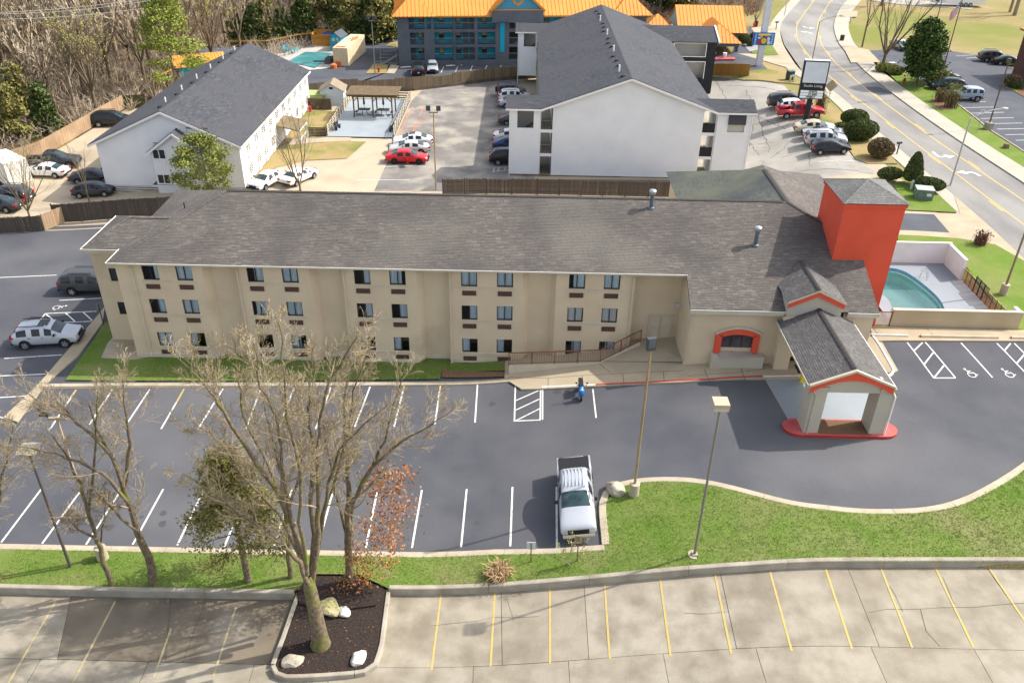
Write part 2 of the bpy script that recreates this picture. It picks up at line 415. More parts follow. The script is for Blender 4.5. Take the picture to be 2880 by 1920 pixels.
# lower concrete lot, slab by slab
sheet('lower_lot_bed', [(-45, 8), (45, 8), (45, 31.45), (-45, 31.0)], -.375, mJoint, kind='structure')
LOW = obj('concrete_lot', None, kind='structure')
J = [(-6.82, 31.49), (-0.61, 31.46), (3.72, 31.48), (10.69, 31.09), (17.22, 31.37), (24.36, 31.64)]
rows_top = [31.1]*8
def slab(poly, mt=None):
    cx = sum(p[0] for p in poly)/len(poly); cy = sum(p[1] for p in poly)/len(poly)
    q = []
    for x, y in poly:
        d = math.hypot(cx-x, cy-y); q.append((x+(cx-x)/d*.017, y+(cy-y)/d*.017))
    sheet('concrete_slab', q, -.35+random.Random(int(cx*91+cy*7)).uniform(-.004, .004), mt or mConc, LOW)
jt = [-33, -28.4, -23.2, -18.0, [(-15.94, 30.12)][0][0], -11.0, [(-0.6, 31.26)][0][0], [(3.71, 31.23)][0][0], [(10.65, 30.89)][0][0], [(17.17, 31.22)][0][0], [(24.37, 31.49)][0][0], 31, 37]
jb = [-31.5, -27, -21.8, -16.6, [(-15.76, 25.31)][0][0], -9.6, [(-0.41, 26.06)][0][0], [(3.68, 26.05)][0][0], [(10.5, 25.87)][0][0], [(17.05, 26.04)][0][0], [(24.7, 26.25)][0][0], 31, 37]
yb = 26.15
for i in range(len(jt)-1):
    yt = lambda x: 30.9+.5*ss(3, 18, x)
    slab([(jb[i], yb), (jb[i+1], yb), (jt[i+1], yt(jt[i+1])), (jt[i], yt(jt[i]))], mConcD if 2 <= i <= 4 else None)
j2 = [-33, -27.5, -22.6, -17.4, -12.3, -8.6, [(-1.78, 26.01)][0][0], [(2.72, 26.02)][0][0], [(7.13, 25.89)][0][0], [(11.37, 25.79)][0][0], [(16.65, 25.98)][0][0], [(21.41, 26.18)][0][0], 26, 32, 38]
for i in range(len(j2)-1):
    slab([(j2[i]+.1, 21), (j2[i+1]+.1, 21), (j2[i+1], yb), (j2[i], yb)])
    slab([(j2[i]+.2, 15), (j2[i+1]+.2, 15), (j2[i+1]+.1, 21), (j2[i]+.1, 21)])
mb = MB()
for a, b in zip([(-3.74, 30.87), (-0.91, 31.03), (1.95, 30.97), (4.76, 30.89), (7.59, 30.81), (10.36, 30.72), (13.13, 30.72), (16, 30.9), (18.87, 31.12), (21.7, 31.21), (24.49, 31.27)], [(-3.78, 26.03), (-0.97, 26.13), (1.85, 26.05), (4.65, 26.08), (7.44, 25.95), (10.2, 25.89), (12.95, 25.89), (15.73, 25.97), (18.56, 26.14), (21.43, 26.22), (24.66, 26.31)]):
    ribbon(mb, [a, b], .10, -.338)
mb.build('yellow_stall_lines', mYelP, kind='structure')
mb = MB()
for a, b in zip([(-23.58, 29.7), (-20.52, 29.75), (-17.03, 28.14), (-14.2, 29.51)], [(-23.43, 24.79), (-20.47, 24.88), (-16.82, 25.29), (-14.05, 25.43)]): ribbon(mb, [a, b], .10, -.338)
mb.build('faded_stall_lines', M('faded_yellow_paint', (.50,.40,.16), (.36,.31,.22), .8, 3, 7, .35, .6), kind='structure')

# lawns
RK = [(-27.39, 29.9), (-18.9, 30.13), (-11.26, 30.36)]            # top of the retaining kerb, left part
RK = [(-33, 30.2), (-20, 30.15), (-11.3, 30.35)]
lawn = [(-34, 32.85), (-17, 32.9), (-5.7, 32.95), (2.2, 32.75), (4.75, 32.7), (5.15, 36.2), (5.9, 37.3), (7.2, 37.75)]+[(9.29, 37.52), (11.42, 36.92), (14.92, 35.25), (17.18, 34.78), (19.49, 34.59), (22.42, 34.78), (24.9, 35.56), (27.56, 37.1), (29.95, 38.79)]+[(33, 41.5), (38, 45), (38, 31.3), (26, 31.3), (17, 31.0), (5, 30.75), (-6.4, 30.6), (-8.2, 31.55), (-10.6, 31.5), (-11.3, 30.3), (-34, 30.2)]
lawn = lawn[:3]+[(-1, 33.0)]+lawn[3:]
FRONT = sheet('lawn', lawn, .11, mGrass, kind='structure')
kerb('kerb', [(-34, 33.15), (-17, 33.2), (-5.7, 33.25), (-1, 33.3), (2.3, 33.05), (4.9, 33.0)], .42, .13, mKerb, smooth=False)
kerb('kerb', [(4.75, 33.0), (4.85, 36.4), (5.6, 37.6), (7.0, 38.05)]+[(9.35, 37.9), (11.48, 37.3), (15.03, 35.67), (17.31, 35.21), (19.64, 35), (22.6, 35.24), (24.85, 35.98), (27.33, 37.39), (30.27, 39.44)]+[(33.4, 42), (37, 44.6)], .42, .13, mKerb)
kerb('kerb', [(-34, 30.35), (-20, 30.3), (-11.35, 30.4)], .28, .15, mKerbD, smooth=False, depth=.55, seg=6)
kerb('kerb', [(-6.45, 30.85), (5, 30.95), (12, 31.05), (17, 31.3), (26, 31.6), (38, 31.6)], .28, .15, mKerbD, depth=.55, seg=5, smooth=False)
ISL = [(-11.01, 25.65), (-11.29, 26.13), (-11.1, 30.52), (-6.67, 31), (-6.68, 30.71), (-6.56, 27.66), (-6.64, 26.18), (-7.1, 25.81)]
isl = [(-11.03, 30.45), (-11.13, 27.46), (-11.22, 25.95), (-10.98, 25.59), (-10.53, 25.43), (-8.5, 25.59), (-6.99, 25.82), (-6.58, 26.2), (-6.46, 27.34), (-6.61, 30.93)]
isl[0] = (isl[0][0], 30.3); isl[-1] = (isl[-1][0], 30.8)
kp = [isl[-1]]+smooth_path(list(reversed(isl[1:-1])), .4)+[isl[0]]
kerb('kerb', list(reversed(kp)), .22, .16, mKerbD, base=-.2, depth=.3, smooth=False, seg=4)
MUL = sheet('mulch_bed', isl+[(-8.5, 31.0), (-10.5, 30.8)], -.12, mMulch, side=.0, kind='structure')
sheet('mulch_bed', [(-11.2, 30.2), (-10.6, 31.6), (-9.6, 31.9), (-8.4, 31.8), (-7.2, 31.2), (-6.6, 30.6), (-7.0, 29.6), (-9, 29.2), (-10.9, 29.6)], .0, mMulch, kind='structure', side=.2)

# hotel front: grass strip, kerb, walks
strip = [(-32.3, 49.0), (-31.6, 48.9), (-18, 49.6), (-5.5, 49.95), (-5.7, 50.3), (-.5, 50.6), (-.3, 53), (-29, 53), (-28.4, 54)]+[(-32.61, 56.24), (-32.21, 49.21)]
strip = [(-32.15, 49.1), (-26.6, 49.21), (-16.74, 49.59), (-5.57, 50.24), (-5.5, 51.27), (-0.88, 51.09)]+[(-.9, 53.2), (-28.2, 53.2), (-28.2, 57), (-31.5, 57)]+[(-32.54, 57.26), (-32.95, 57.25), (-32.62, 55.24)]
sheet('lawn', strip, .1, mGrass, kind='structure')
sheet('entrance_slab', [(-30.89, 52.04), (-28.3, 51.9), (-27.76, 52.17)]+[(-24.3, 53.2), (-28.2, 56), (-31.2, 56.5), (-31.3, 54.2)], .115, mWalk, kind='structure')
kerb('kerb', [(-33.31, 48.58), (-26.51, 48.95), (-16.68, 49.33), (-5.54, 49.92)]+[(-2.5, 49.95), (-.2, 50.0)], .4, .12, mKerb, smooth=False, seg=4)
mb = MB(); ribbon(mb, [(-33.33, 48.27), (-26.4, 48.65), (-16.62, 49.07), (-5.52, 49.66), (-0.07, 49.82)], .3, .012); mb.build('gutter', M('yellowed_gutter_concrete', (.52,.43,.27), (.42,.34,.2), .9, 1, 6), kind='structure')
sheet('mulch_bed', [(-5.44, 51.4), (-0.96, 50.88), (-0.94, 50.27), (-5.46, 50.44)], .125, mBark, kind='structure')
sheet('sidewalk', [(-32.98, 44.12), (-34.14, 44.56), (-33.77, 48.6), (-33.88, 57.55), (-33.94, 59.7), (-32.99, 57.11), (-32.73, 52.39), (-33.32, 48.62)], .12, mWalk, kind='structure', side=.25, sidemat=mKerb)
# walk along the ramp and lobby
wk = [(-0.61, 50.11), (-0.05, 50.03), (0.03, 49.01), (0.32, 48.48), (1.73, 48.32), (5.41, 47.96), (11.26, 47.49)]+[(16.64, 47.7), (19.19, 47.83)]
walk = [(.1, 50.0)]+wk[1:]+[(24.0, 48.2), (24.0, 57.0), (11, 57.5), (-.9, 52.6), (-.9, 50.0)]
WALK = sheet('sidewalk', walk, .12, mWalk, kind='structure', side=.25, sidemat=mKerb)
mb = MB()
for p in ([(2.21, 49.57), (2.18, 48.21)], [(4.6, 49.42), (4.57, 47.98)], [(-0.63, 50.11), (2.21, 49.57), (4.6, 49.42), (7.45, 49.15), (10.17, 48.93), (11.47, 48.85)], [(5.9, 50.63), (6.61, 49.31)], [(7.4, 49.16), (7.35, 47.74)], [(10.17, 48.93), (10.05, 47.65)], [(12.97, 48.87), (13.03, 47.25)], [(15.49, 49.23), (15.46, 47.45)], [(11.72, 48.17), (15.01, 48.35), (17.24, 48.96)]):
    ribbon(mb, p, .035, .123)
mb.build('walk_joints', mJoint, kind='structure')
def painted_kerb(pts, mat): kerb('kerb', pts, .18, .145, mat, seg=3.0, smooth=False, base=0)
painted_kerb(list(reversed([(1.72, 48.43), (3.55, 48.26), (5.43, 48.03)])), mWhK)
painted_kerb(list(reversed([(5.45, 48.03), (8.73, 47.7), (12.81, 47.55), (16.76, 47.88)])), mRedP)
painted_kerb(list(reversed([(16.76, 47.88), (19.48, 48.07)])), mWhK)
# walk by the pool, wheel stops
sheet('sidewalk', [(25.38, 51.83), (41.04, 52.28), (42.04, 54.1), (36.31, 53.5), (27.46, 53.62), (25.92, 53.74)], .1, mWalk, kind='structure', side=.2)
mb = MB()
for p in ([(25.97, 53.46), (26.07, 52.51)], [(29.9, 53.52), (30.06, 52.58)], [(34.41, 53.64), (34.59, 52.42)]): ribbon(mb, p, .035, .104)
mb.build('walk_joints', mJoint, kind='structure')
painted_kerb(list(reversed([(25.5, 52.6), (25.65, 51.46), (25.69, 50.33), (25.76, 48.72), (25.54, 48.35), (25.22, 48.12)])), mWhK)
mS = M('wheel_stop_concrete', (.55,.46,.33), (.45,.37,.26), .9, 2, 5)
def stop(a, b, mat, label, w=.16, h=.13, z=.0, grp='wheel stops by the pool walk'):
    mb = MB(); A, B = g3(a, z), g3(b, z)
    d = (V(B)-V(A)).normalized(); s = V((-d.y, d.x, 0)); up = V((0, 0, 1))
    pr = [(-w/2, 0), (w/2, 0), (w/2*.6, h), (-w/2*.6, h)]
    P = [[tuple(V(e)+s*p+up*q-V(A)) for p, q in pr] for e in (A, B)]
    mb.q(*P[0]); mb.q(*reversed(P[1]))
    for i in range(4): mb.q(P[0][i], P[0][(i+1) % 4], P[1][(i+1) % 4], P[1][i])
    mb.build('wheel_stop', mat, loc=A, label=label, cat='wheel stop', group=grp)
stop(*[(25.56, 52.47), (28.13, 52.39)], mWhK, 'white painted wheel stop in front of the pool gate', z=.1)
stop(*[(29.03, 52.4), (34.62, 52.43)], mS, 'long tan concrete wheel stop along the pool wall walk', z=.1, w=.25)
stop(*[(35.58, 52.46), (40.18, 52.49)], mS, 'tan concrete wheel stop cut by the right frame edge', z=.1, w=.25)
# porte-cochere drive
sheet('painted_drive', [(16.88, 47.73), (19.24, 47.96), (24.18, 47.96), (23.37, 42.24), (18.03, 42.05), (17.3, 42.56)], .014, mDrive, kind='structure')

r = random.Random(31); m = MB()
for k in range(14):
    x, y = r.uniform(-27, 4), (r.uniform(34.4, 37) if k % 2 else r.uniform(44.5, 48)); s = r.uniform(.1, .3); n = 11
    m.q(*[g3((x+s*cos(2*pi*i/n)*r.uniform(.6, 1.2), y+s*sin(2*pi*i/n)*r.uniform(.7, 1.3)), .0045) for i in range(n)])
m.build('oil_stains', M('oil_stain', (.063,.062,.067), (.078,.077,.082), .75, 5, 4), kind='structure')
# stall lines, hatches
mb = MB()
def lines(tops, bots, w=.11):
    for a, b in zip(tops, bots): ribbon(mb, [a, b], w, .012)
lines([(-30.91, 48.04), (-28.41, 48.14), (-25.82, 48.34), (-23.45, 48.43), (-20.74, 48.54), (-18.1, 48.8), (-15.8, 48.89), (-13.19, 48.99), (-10.44, 49.2), (-8.03, 49.29), (-5.46, 49.66), (-2.81, 49.74)], [(-30.55, 43.54), (-28.22, 44.1), (-25.8, 44.18), (-23.34, 43.8), (-20.93, 43.89), (-17.8, 44), (-15.66, 44.08), (-13.23, 44.16), (-10.7, 44.49), (-8.1, 44.59), (-5.42, 44.96), (-2.74, 45.08)])
lines([(-33.15, 37.88), (-30.61, 37.77), (-28.24, 37.74), (-25.85, 37.82), (-23.5, 37.82), (-21.03, 37.98), (-18.6, 37.98), (-15.96, 38.07), (-13.37, 38.16), (-10.88, 38.12), (-8.24, 38.13), (-5.58, 38.41), (-2.88, 38.44), (-0.13, 38.41), (2.48, 38.09)], [(-33.19, 33.37), (-30.66, 33.38), (-28.28, 33.36), (-26, 33.33), (-23.57, 33.34), (-21.02, 33.42), (-18.56, 33.43), (-15.95, 33.41), (-13.21, 33.5), (-10.81, 33.54), (-8.16, 33.56), (-5.61, 33.64), (-2.89, 33.67), (-0.17, 33.54), (2.36, 33.02)])
for p in ("k11 1200,1065 1192,1335", "k11 1195,1332 1372,1325", "k11 1375,1118 1372,1325", "k11 1388,1118 1386,1322", "k11 1200,1192 1360,1122", "k11 1198,1258 1368,1180", "k11 1205,1328 1370,1245", "k11 1733,1112 1755,1310"): pass
for p in ([(-0.1, 49.57), (-0.11, 44.93)], [(-0.09, 44.97), (1.62, 44.84)], [(1.67, 48.33), (1.6, 44.84)], [(1.81, 48.31), (1.75, 44.87)], [(-0.07, 47.3), (1.54, 48.28)], [(-0.07, 46.18), (1.6, 47.26)], [(0.01, 45.02), (1.61, 46.15)], [(5.24, 47.78), (5.24, 44.47)],
          [(27.89, 51.78), (28.39, 48.04)], [(28.36, 48.03), (29.88, 48.08)], [(29.21, 51.86), (29.88, 48.12)], [(28.05, 50.87), (28.99, 51.81)], [(28.26, 49.45), (29.36, 50.72)], [(28.42, 48.06), (29.58, 49.35)], [(31.76, 51.86), (32.45, 48.22)], [(34.34, 51.92), (35.05, 48.18)], [(34.48, 51.05), (35.34, 51.95)], [(34.75, 49.71), (36.23, 51.19)], [(35.61, 51.96), (36.26, 48.22)],
          [(25.47, 52.51), (25.59, 51.3), (25.76, 48.72)],
          [(-38.23, 60.82), (-34.97, 61.34)], [(-38.3, 58.6), (-34.36, 59.13)], [(-38.13, 56.99), (-34.06, 57.51)], [(-38.3, 58.6), (-38.13, 56.99)], [(-38.3, 58.6), (-36.7, 57.19)], [(-36.77, 58.81), (-35.23, 57.32)], [(-35.45, 59.01), (-34.06, 57.65)],
          [(-38.02, 51.85), (-34.05, 52.5)], [(-39.16, 49.32), (-33.98, 49.91)], [(-39.01, 46.42), (-33.85, 47.19)], [(-35.26, 45.05), (-33.72, 44.38)], [(-47.38, 64.37), (-40.64, 65.35)]):
    ribbon(mb, p, .1, .012)
mb.build('white_stall_lines', mWhiteP, kind='structure')
mb = MB(); lines([(-30.91, 48.04), (-23.45, 48.43), (-8.02, 49.59), (-5.46, 49.77)], [(-30.86, 47.14), (-23.4, 46.75), (-8.03, 48.68), (-5.44, 48.77)], .115)
for i in range(len(mb.v)): mb.v[i] = (mb.v[i][0], mb.v[i][1], mb.v[i][2]+.004)
mb.build('yellowed_stall_line_ends', mYelP, kind='structure')
def wheelchair(c, ang, s=1.0, parent=None):
    """painted access symbol: head, body, arm, leg and wheel ring"""
    mb = MB(); ca, sa = cos(ang), sin(ang)
    P = lambda x, y: g3((c[0]+(x*ca-y*sa)*s, c[1]+(x*sa+y*ca)*s), .016)
    mb.q(*[P(-.12+.13*cos(a), .72+.13*sin(a)) for a in [2*pi*i/10 for i in range(10)]])
    def bar(a, b, w=.11):
        d = (V(b)-V(a)).normalized(); n = V((-d.y, d.x))*w/2
        mb.q(P(a[0]-n.x, a[1]-n.y), P(b[0]-n.x, b[1]-n.y), P(b[0]+n.x, b[1]+n.y), P(a[0]+n.x, a[1]+n.y))
    bar((-.12, .55), (-.06, .02)); bar((-.1, .34), (.26, .32)); bar((-.06, .03), (.3, .03)); bar((.28, .05), (.45, -.42)); bar((.43, -.42), (.58, -.36))
    pr = None
    for i in range(13):
        a = radians(115+i*21); q = (-.02+.40*cos(a), -.18+.40*sin(a))
        if pr: bar(pr, q, .1)
        pr = q
    mb.build('access_symbol', mWhiteP, kind='structure')
wheelchair((31.12, 48.58), .35, .68); wheelchair((33.73, 48.66), .35, .68); wheelchair((-37.71, 59.65), -1.2, .75)

# left rear lot, back lots
BACK = sheet('rear_lot', [(-95, 74.2), (40, 74.2), (40, 112), (24, 122), (3, 133), (-5.6, 129.8), (-16, 123.8), (-30, 120.5)]+[(-51.96, 130.39), (-53.5, 123.2), (-52.31, 115.75), (-54.88, 114.72), (-55.45, 107.67), (-55.81, 100.31), (-56.2, 94.55), (-58.15, 90.49), (-61.64, 86.26)], 0, mBackC, kind='structure')
sheet('worn_lot', [(-14.49, 125.85), (-0.98, 131.55), (1.63, 119.17), (1.45, 88), (-10.72, 84.08), (-15.5, 83.61), (-15.41, 93.16), (-15.66, 101.12), (-15.7, 117.96)]+[], .006, mWorn, kind='structure')
sheet('rear_lane', [(-10.72, 84.08), (-9.39, 86.29), (-1.26, 88.07), (16.38, 88.83), (16.43, 84.92), (-1.18, 83.97)], .012, M('lane_asphalt', (.14,.13,.125), (.2,.185,.17), .9, .5, 7, .4, .7, .15, 30), kind='structure')
sheet('worn_lot', [(28.74, 132.97), (32.58, 126.62), (37.49, 122.72), (37.28, 117.31), (37.88, 114.44), (36.92, 107.64), (37.48, 103.35), (36.79, 96.54), (37.15, 92.95), (37.48, 89.58), (38.11, 86.43), (31.31, 86.4), (17.86, 88.92), (16.85, 93.07), (23.69, 113.58)], .006, mWorn2, kind='structure')
mb = MB()
for p in ([(-17.99, 86.91), (-12.18, 87.23)], [(-15.62, 91.2), (-11.92, 91.89)], [(-3.18, 90.25), (-1.32, 91.07), (-1.34, 92.02), (-3.06, 91.54), (-3.18, 90.25)], [(-2.69, 90.42), (-2.49, 91.72)], [(-1.97, 90.75), (-1.75, 91.9)],
          [(33.2, 103.23), (34.19, 103.01)], [(33.22, 98.11), (34.01, 97.97)], [(32.39, 96.21), (33.86, 95.64)], [(32.81, 93.59), (37.28, 92.86)], [(33.17, 90.93), (37.29, 90.42)]): ribbon(mb, p, .1, .014)
mb.build('white_stall_lines', mWhiteP, kind='structure')
mb = MB()
for p in ([(-15.44, 102.86), (-15.16, 115.11)], [(-13.76, 103.26), (-13.73, 107.84)], [(-13.72, 111.09), (-13.67, 115.21)]): ribbon(mb, p, .14, .014)
for i in range(6): ribbon(mb, [(-15.33, 103.46), (-13.63, 104.46)] if i == 0 else [(a[0]+i*.35, a[1]+i*1.25) for a in [(-15.33, 103.46), (-13.63, 104.46)]], .09, .014)
mb.build('orange_no_parking_hatch', mOraP, kind='structure')
# cracks in the pale paving
mCr = M('crack_filler', (.13,.12,.11))
def crack(mb, pts, rnd, w=.05, dz=.012):
    pts = dense(pts, .8); q = [(x+rnd.uniform(-.18, .18), y+rnd.uniform(-.18, .18)) for x, y in pts]
    for a, b in zip(q, q[1:]):
        d = (V(b)-V(a)).normalized(); n = V((-d.y, d.x))*w*rnd.uniform(.3, .7)
        mb.q(g3((a[0]-n.x, a[1]-n.y), dz), g3((b[0]-n.x, b[1]-n.y), dz), g3((b[0]+n.x, b[1]+n.y), dz), g3((a[0]+n.x, a[1]+n.y), dz))
rnd = random.Random(5); mb = MB()
for p in ([(31.89, 122.35), (30.97, 110.22), (29.31, 96.89)], [(30.45, 112), (32.55, 103.36)], [(27.92, 102.75), (28.13, 94.59)], [(29.25, 129.85), (28.79, 119.82)], [(31.94, 116.27), (29.19, 105.4), (26.28, 95.9)], [(27.64, 100.65), (30.35, 99.88)], [(31.09, 107.55), (29.08, 107.32)], [(30.09, 126.5), (35.62, 120.24)], [(28.44, 90.54), (37.4, 86.61)]): crack(mb, p, rnd, .09)
for k in range(26):
    a = (rnd.uniform(27, 35), rnd.uniform(92, 116)); an = rnd.uniform(0, 6); l = rnd.uniform(1.5, 5)
    crack(mb, [a, (a[0]+l*cos(an), a[1]+l*sin(an))], rnd, .06)
mb.build('paving_cracks', mCr, kind='structure')
mb = MB()
for p in ([(17.21, 28.3), (19.77, 28.29), (21.76, 28.75), (24.27, 28.82), (25.21, 29.12)], [(18.72, 30.04), (19, 28.4)], [(19.77, 28.29), (19.65, 27.2), (19.9, 26.17)], [(21.91, 30.62), (21.61, 29.66), (21.79, 28.75)], [(-3.91, 28.69), (-0.91, 28.89), (1.28, 29.08)], [(8.51, 28.4), (10.45, 28.33)], [(-0.21, 30.05), (0.04, 28.73)]): crack(mb, p, rnd, .022, -.336)
mb.build('slab_cracks', M('hairline_crack', (.16,.14,.11)), kind='structure')
# grass beside the left building, islands
sheet('lawn', [(-28.98, 83.71), (-29.16, 95.66), (-29.07, 112.77), (-24.86, 112.37), (-24.6, 107.13), (-24.3, 101.15), (-28.21, 99.5), (-29.16, 95.66), (-24.76, 92.86), (-27.7, 90.02), (-27.87, 83.56)], .05, mDry, kind='structure')
sheet('dry_grass_patch', [(-29.16, 95.66), (-27.88, 98.14), (-24.54, 98.89), (-22.05, 99.88), (-19.02, 99.78), (-20.19, 93.63), (-20.82, 93.44), (-24.72, 92.71), (-27.5, 92.45)], .062, mDry, kind='structure')
sheet('sidewalk', [(-29.04, 100), (-24.36, 101.43), (-21.16, 101.63), (-20.86, 99.95), (-24.6, 99.16), (-27.84, 97.98)], .08, mWalk, kind='structure', side=.15)
sheet('lawn', [(37.49, 116.95), (38.29, 115.19), (37.48, 106.41), (38.22, 103.4), (37.74, 96.87), (37.15, 90.99), (37.97, 89.61), (41.38, 89.81), (41.68, 93.22), (41.07, 107.28), (40.88, 114.65), (39.12, 117.44)], .1, mDry, kind='structure', side=.2, sidemat=mKerbD)
sheet('lawn', [(28.55, 133.14), (34.86, 131.27), (37.49, 132.13), (39.71, 129.61), (40.53, 126.23), (40.15, 123.32), (36.63, 124.28), (32.66, 126.98)], .1, mDry, kind='structure', side=.2, sidemat=mKerbD)
# road
RL = [(59.82, 199.6), (51.15, 175.46), (47.78, 165.31), (44.9, 152.24), (43.27, 141.28), (42.45, 131.7), (43.51, 124.79), (43.93, 114.94), (43.53, 104.28), (43.63, 94.92), (43.65, 89.05), (43.65, 81.32), (43.66, 74.62), (43.4, 66.18), (43.21, 58.49)]
RR = [(73.08, 202.18), (65.65, 186.39), (60.48, 173.25), (57.25, 163.39), (54.3, 150.98), (53.73, 143.07), (52.27, 133.28), (51.62, 116.12), (51.79, 99.09), (52.48, 84.26), (52.87, 73.14)]
RL = [(61.7, 199.8), (53.37, 180.29), (48.19, 166.57), (44.82, 152.24), (43.27, 141.28), (42.45, 131.7), (43.51, 124.79), (43.93, 114.94), (43.53, 104.28), (43.63, 94.92), (43.65, 89.05), (43.65, 81.32), (43.66, 74.62), (43.4, 66.18), (43.21, 58.49)]
ROAD = sheet('road', smooth_path(RL, 2)+list(reversed(smooth_path(RR, 2))), .012, mRoad, kind='structure')
sheet('sidewalk', smooth_path(RL, 2)+list(reversed(offset(smooth_path(RL, 2), -1.9))), .002, M('pale_walk', (.45,.41,.33), (.39,.35,.28), .9, .4, 6, .35, .7, .08, 20), kind='structure')
sheet('sidewalk', smooth_path(RR, 2)+list(reversed(offset(smooth_path(RR, 2), 2.6))), .14, M('pale_walk', (.6,.55,.45)), kind='structure', side=.2)
sheet('driveway_apron', [(54.26, 150.86), (57.81, 146.71), (56.61, 137.88), (51.72, 137), (53.46, 145.27)], .15, mWalk, kind='structure')
mb = MB(); ribbon(mb, smooth_path([(63.32, 196.62), (52.87, 171.22), (49.78, 161.4), (47.76, 152.61), (46.26, 139.51), (45.79, 130.96), (45.72, 118.65), (46.04, 108.25), (46.2, 97.66), (46.57, 87.8), (46.78, 79.87), (47.02, 73.38), (47.13, 65.11)], 2), .13, .02); ribbon(mb, smooth_path([(67.08, 197.03), (58.53, 176.18), (54.51, 164.46), (51.19, 150.59), (49.53, 138.78), (48.98, 126.03), (48.82, 118.88), (48.97, 109.09), (49.17, 99.48), (49.44, 92.94), (49.62, 87.98), (50.07, 79.47), (50.54, 71.26)], 2), .13, .02)
def dashes(path, off, dash, gap):
    p = dense(offset(smooth_path(path, 2), off), .5); i = 0
    while i < len(p)-dash*2: ribbon(mb, p[i:i+int(dash*2)], .13, .02); i += int((dash+gap)*2)
dashes([(63.32, 196.62), (52.87, 171.22), (49.78, 161.4), (47.76, 152.61), (46.26, 139.51), (45.79, 130.96), (45.72, 118.65), (46.04, 108.25), (46.2, 97.66), (46.57, 87.8), (46.78, 79.87), (47.02, 73.38), (47.13, 65.11)], -.28, 3, 9)
dashes([(67.08, 197.03), (58.53, 176.18), (54.51, 164.46), (51.19, 150.59), (49.53, 138.78), (48.98, 126.03), (48.82, 118.88), (48.97, 109.09), (49.17, 99.48), (49.44, 92.94), (49.62, 87.98), (50.07, 79.47)], .28, 3, 9)
mb.build('yellow_road_lines', mYelR, kind='structure')
mb = MB()
def arrow(tail, mid, tip, w=.28):
    pts = smooth_path([tail, mid, tip], .25); ribbon(mb, pts[:-1], w, .02)
    d = (V(tip)-V(pts[-3])).normalized(); n = V((-d.y, d.x)); c = V(tip)-d*.1
    mb.q(g3(c+n*.62, .021), g3(c-n*.62, .021), g3(c+d*1.15, .021))
arrow(*[(47.07, 94.15), (47.06, 92.55), (47.98, 92.61)]); arrow(*[(48.92, 86.38), (48.61, 87.47), (47.77, 87.51)]); arrow(*[(52.41, 166.56), (52.61, 165.36), (53.23, 165.14)]); arrow(*[(52.15, 159.69), (51.9, 160.95), (51.41, 161.29)])
mb.build('white_turn_arrows', mWhiteP, kind='structure')
sheet('road_patch', [(49.15, 122.78), (51.07, 122.92), (51.94, 119.1), (49.38, 118.17), (48.94, 121.58)], .017, mAsphL, kind='structure')
# beyond the road
sheet('lawn', list(reversed(offset(smooth_path(RR[5:], 2), 2.5)))+[(54.78, 137.25), (56.84, 135.97), (57.91, 132.81), (58.62, 126.75), (58.35, 123.45), (59.15, 120.38), (58.42, 114.46), (57.83, 107.12), (57.32, 102.85), (57.45, 94.17), (57.39, 83.65)], .1, mGrassB, kind='structure')
sheet('neighbour_lot', [(57.81, 146.71), (63.25, 148.26), (71.66, 147.87), (75.72, 144.47), (76.66, 137.06), (77.61, 134.33), (84.19, 132.13), (62.82, 87.83), (58.35, 85.39), (57.84, 94.95), (57.74, 103.76), (58.9, 115.55), (59.27, 121.16), (58.69, 124.28), (58.96, 127.62), (58.27, 133.75), (56.72, 136.92)], .008, mAsphL, kind='structure')
kerb('kerb', list(reversed([(57.12, 136.76), (58.02, 133.09), (58.72, 127.01), (58.45, 123.7), (59.25, 120.61), (58.58, 114.82), (58.07, 107.64), (57.54, 103.33), (57.63, 94.53), (57.62, 86.87)])), .2, .13, mKerb, smooth=False, seg=6)
mb = MB()
for p in ([(58.9, 115.55), (63.27, 116.07)], [(58.57, 112.81), (63.23, 113.47)], [(58.59, 110.26), (63.31, 111.04)], [(58.76, 107.94), (63.37, 108.63)], [(58.92, 105.71), (63.32, 106.3)], [(58.77, 103.47), (63.28, 104.06)], [(58.75, 101.21), (63.18, 101.77)], [(58.94, 99.1), (63.46, 99.65)], [(71.24, 143.79), (74.6, 144.9)], [(72.25, 142.33), (75.22, 143.39)], [(73.28, 140.69), (76.06, 141.62)], [(74.15, 138.79), (76.77, 139.69)]): ribbon(mb, p, .11, .014)
mb.build('white_stall_lines', mWhiteP, kind='structure')
sheet('planted_island', [(69.74, 125.91), (69.85, 118.87), (69.99, 109.84), (77.2, 123.23), (73.1, 125.34), (71.48, 126.87)], .1, mBark, kind='structure', side=.2, sidemat=mKerb)
sheet('lawn', [(69.77, 125.75), (71.39, 126.7), (72.21, 124.06), (69.93, 121.15)], .112, mGrassB, kind='structure')
sheet('gravel_pad', [(72.45, 201.35), (84.24, 202.63), (89.85, 195.8), (95.61, 191.14), (93.69, 188.24), (86.02, 191.01), (79.99, 192.99), (76.45, 196.2)], .006, mWorn2, kind='structure')
sheet('driveway_apron', [(64.55, 183), (68.12, 183.04), (65.82, 176.59), (61.44, 174.97)], .15, mWalk, kind='structure')
sheet('brick_planting_ring', [(55.9, 116.42), (57.23, 117.24), (57.8, 113.03), (57, 111.61), (55.14, 110.82), (54.91, 113.52)], .16, mBark, kind='structure', side=.15, sidemat=mKerb)
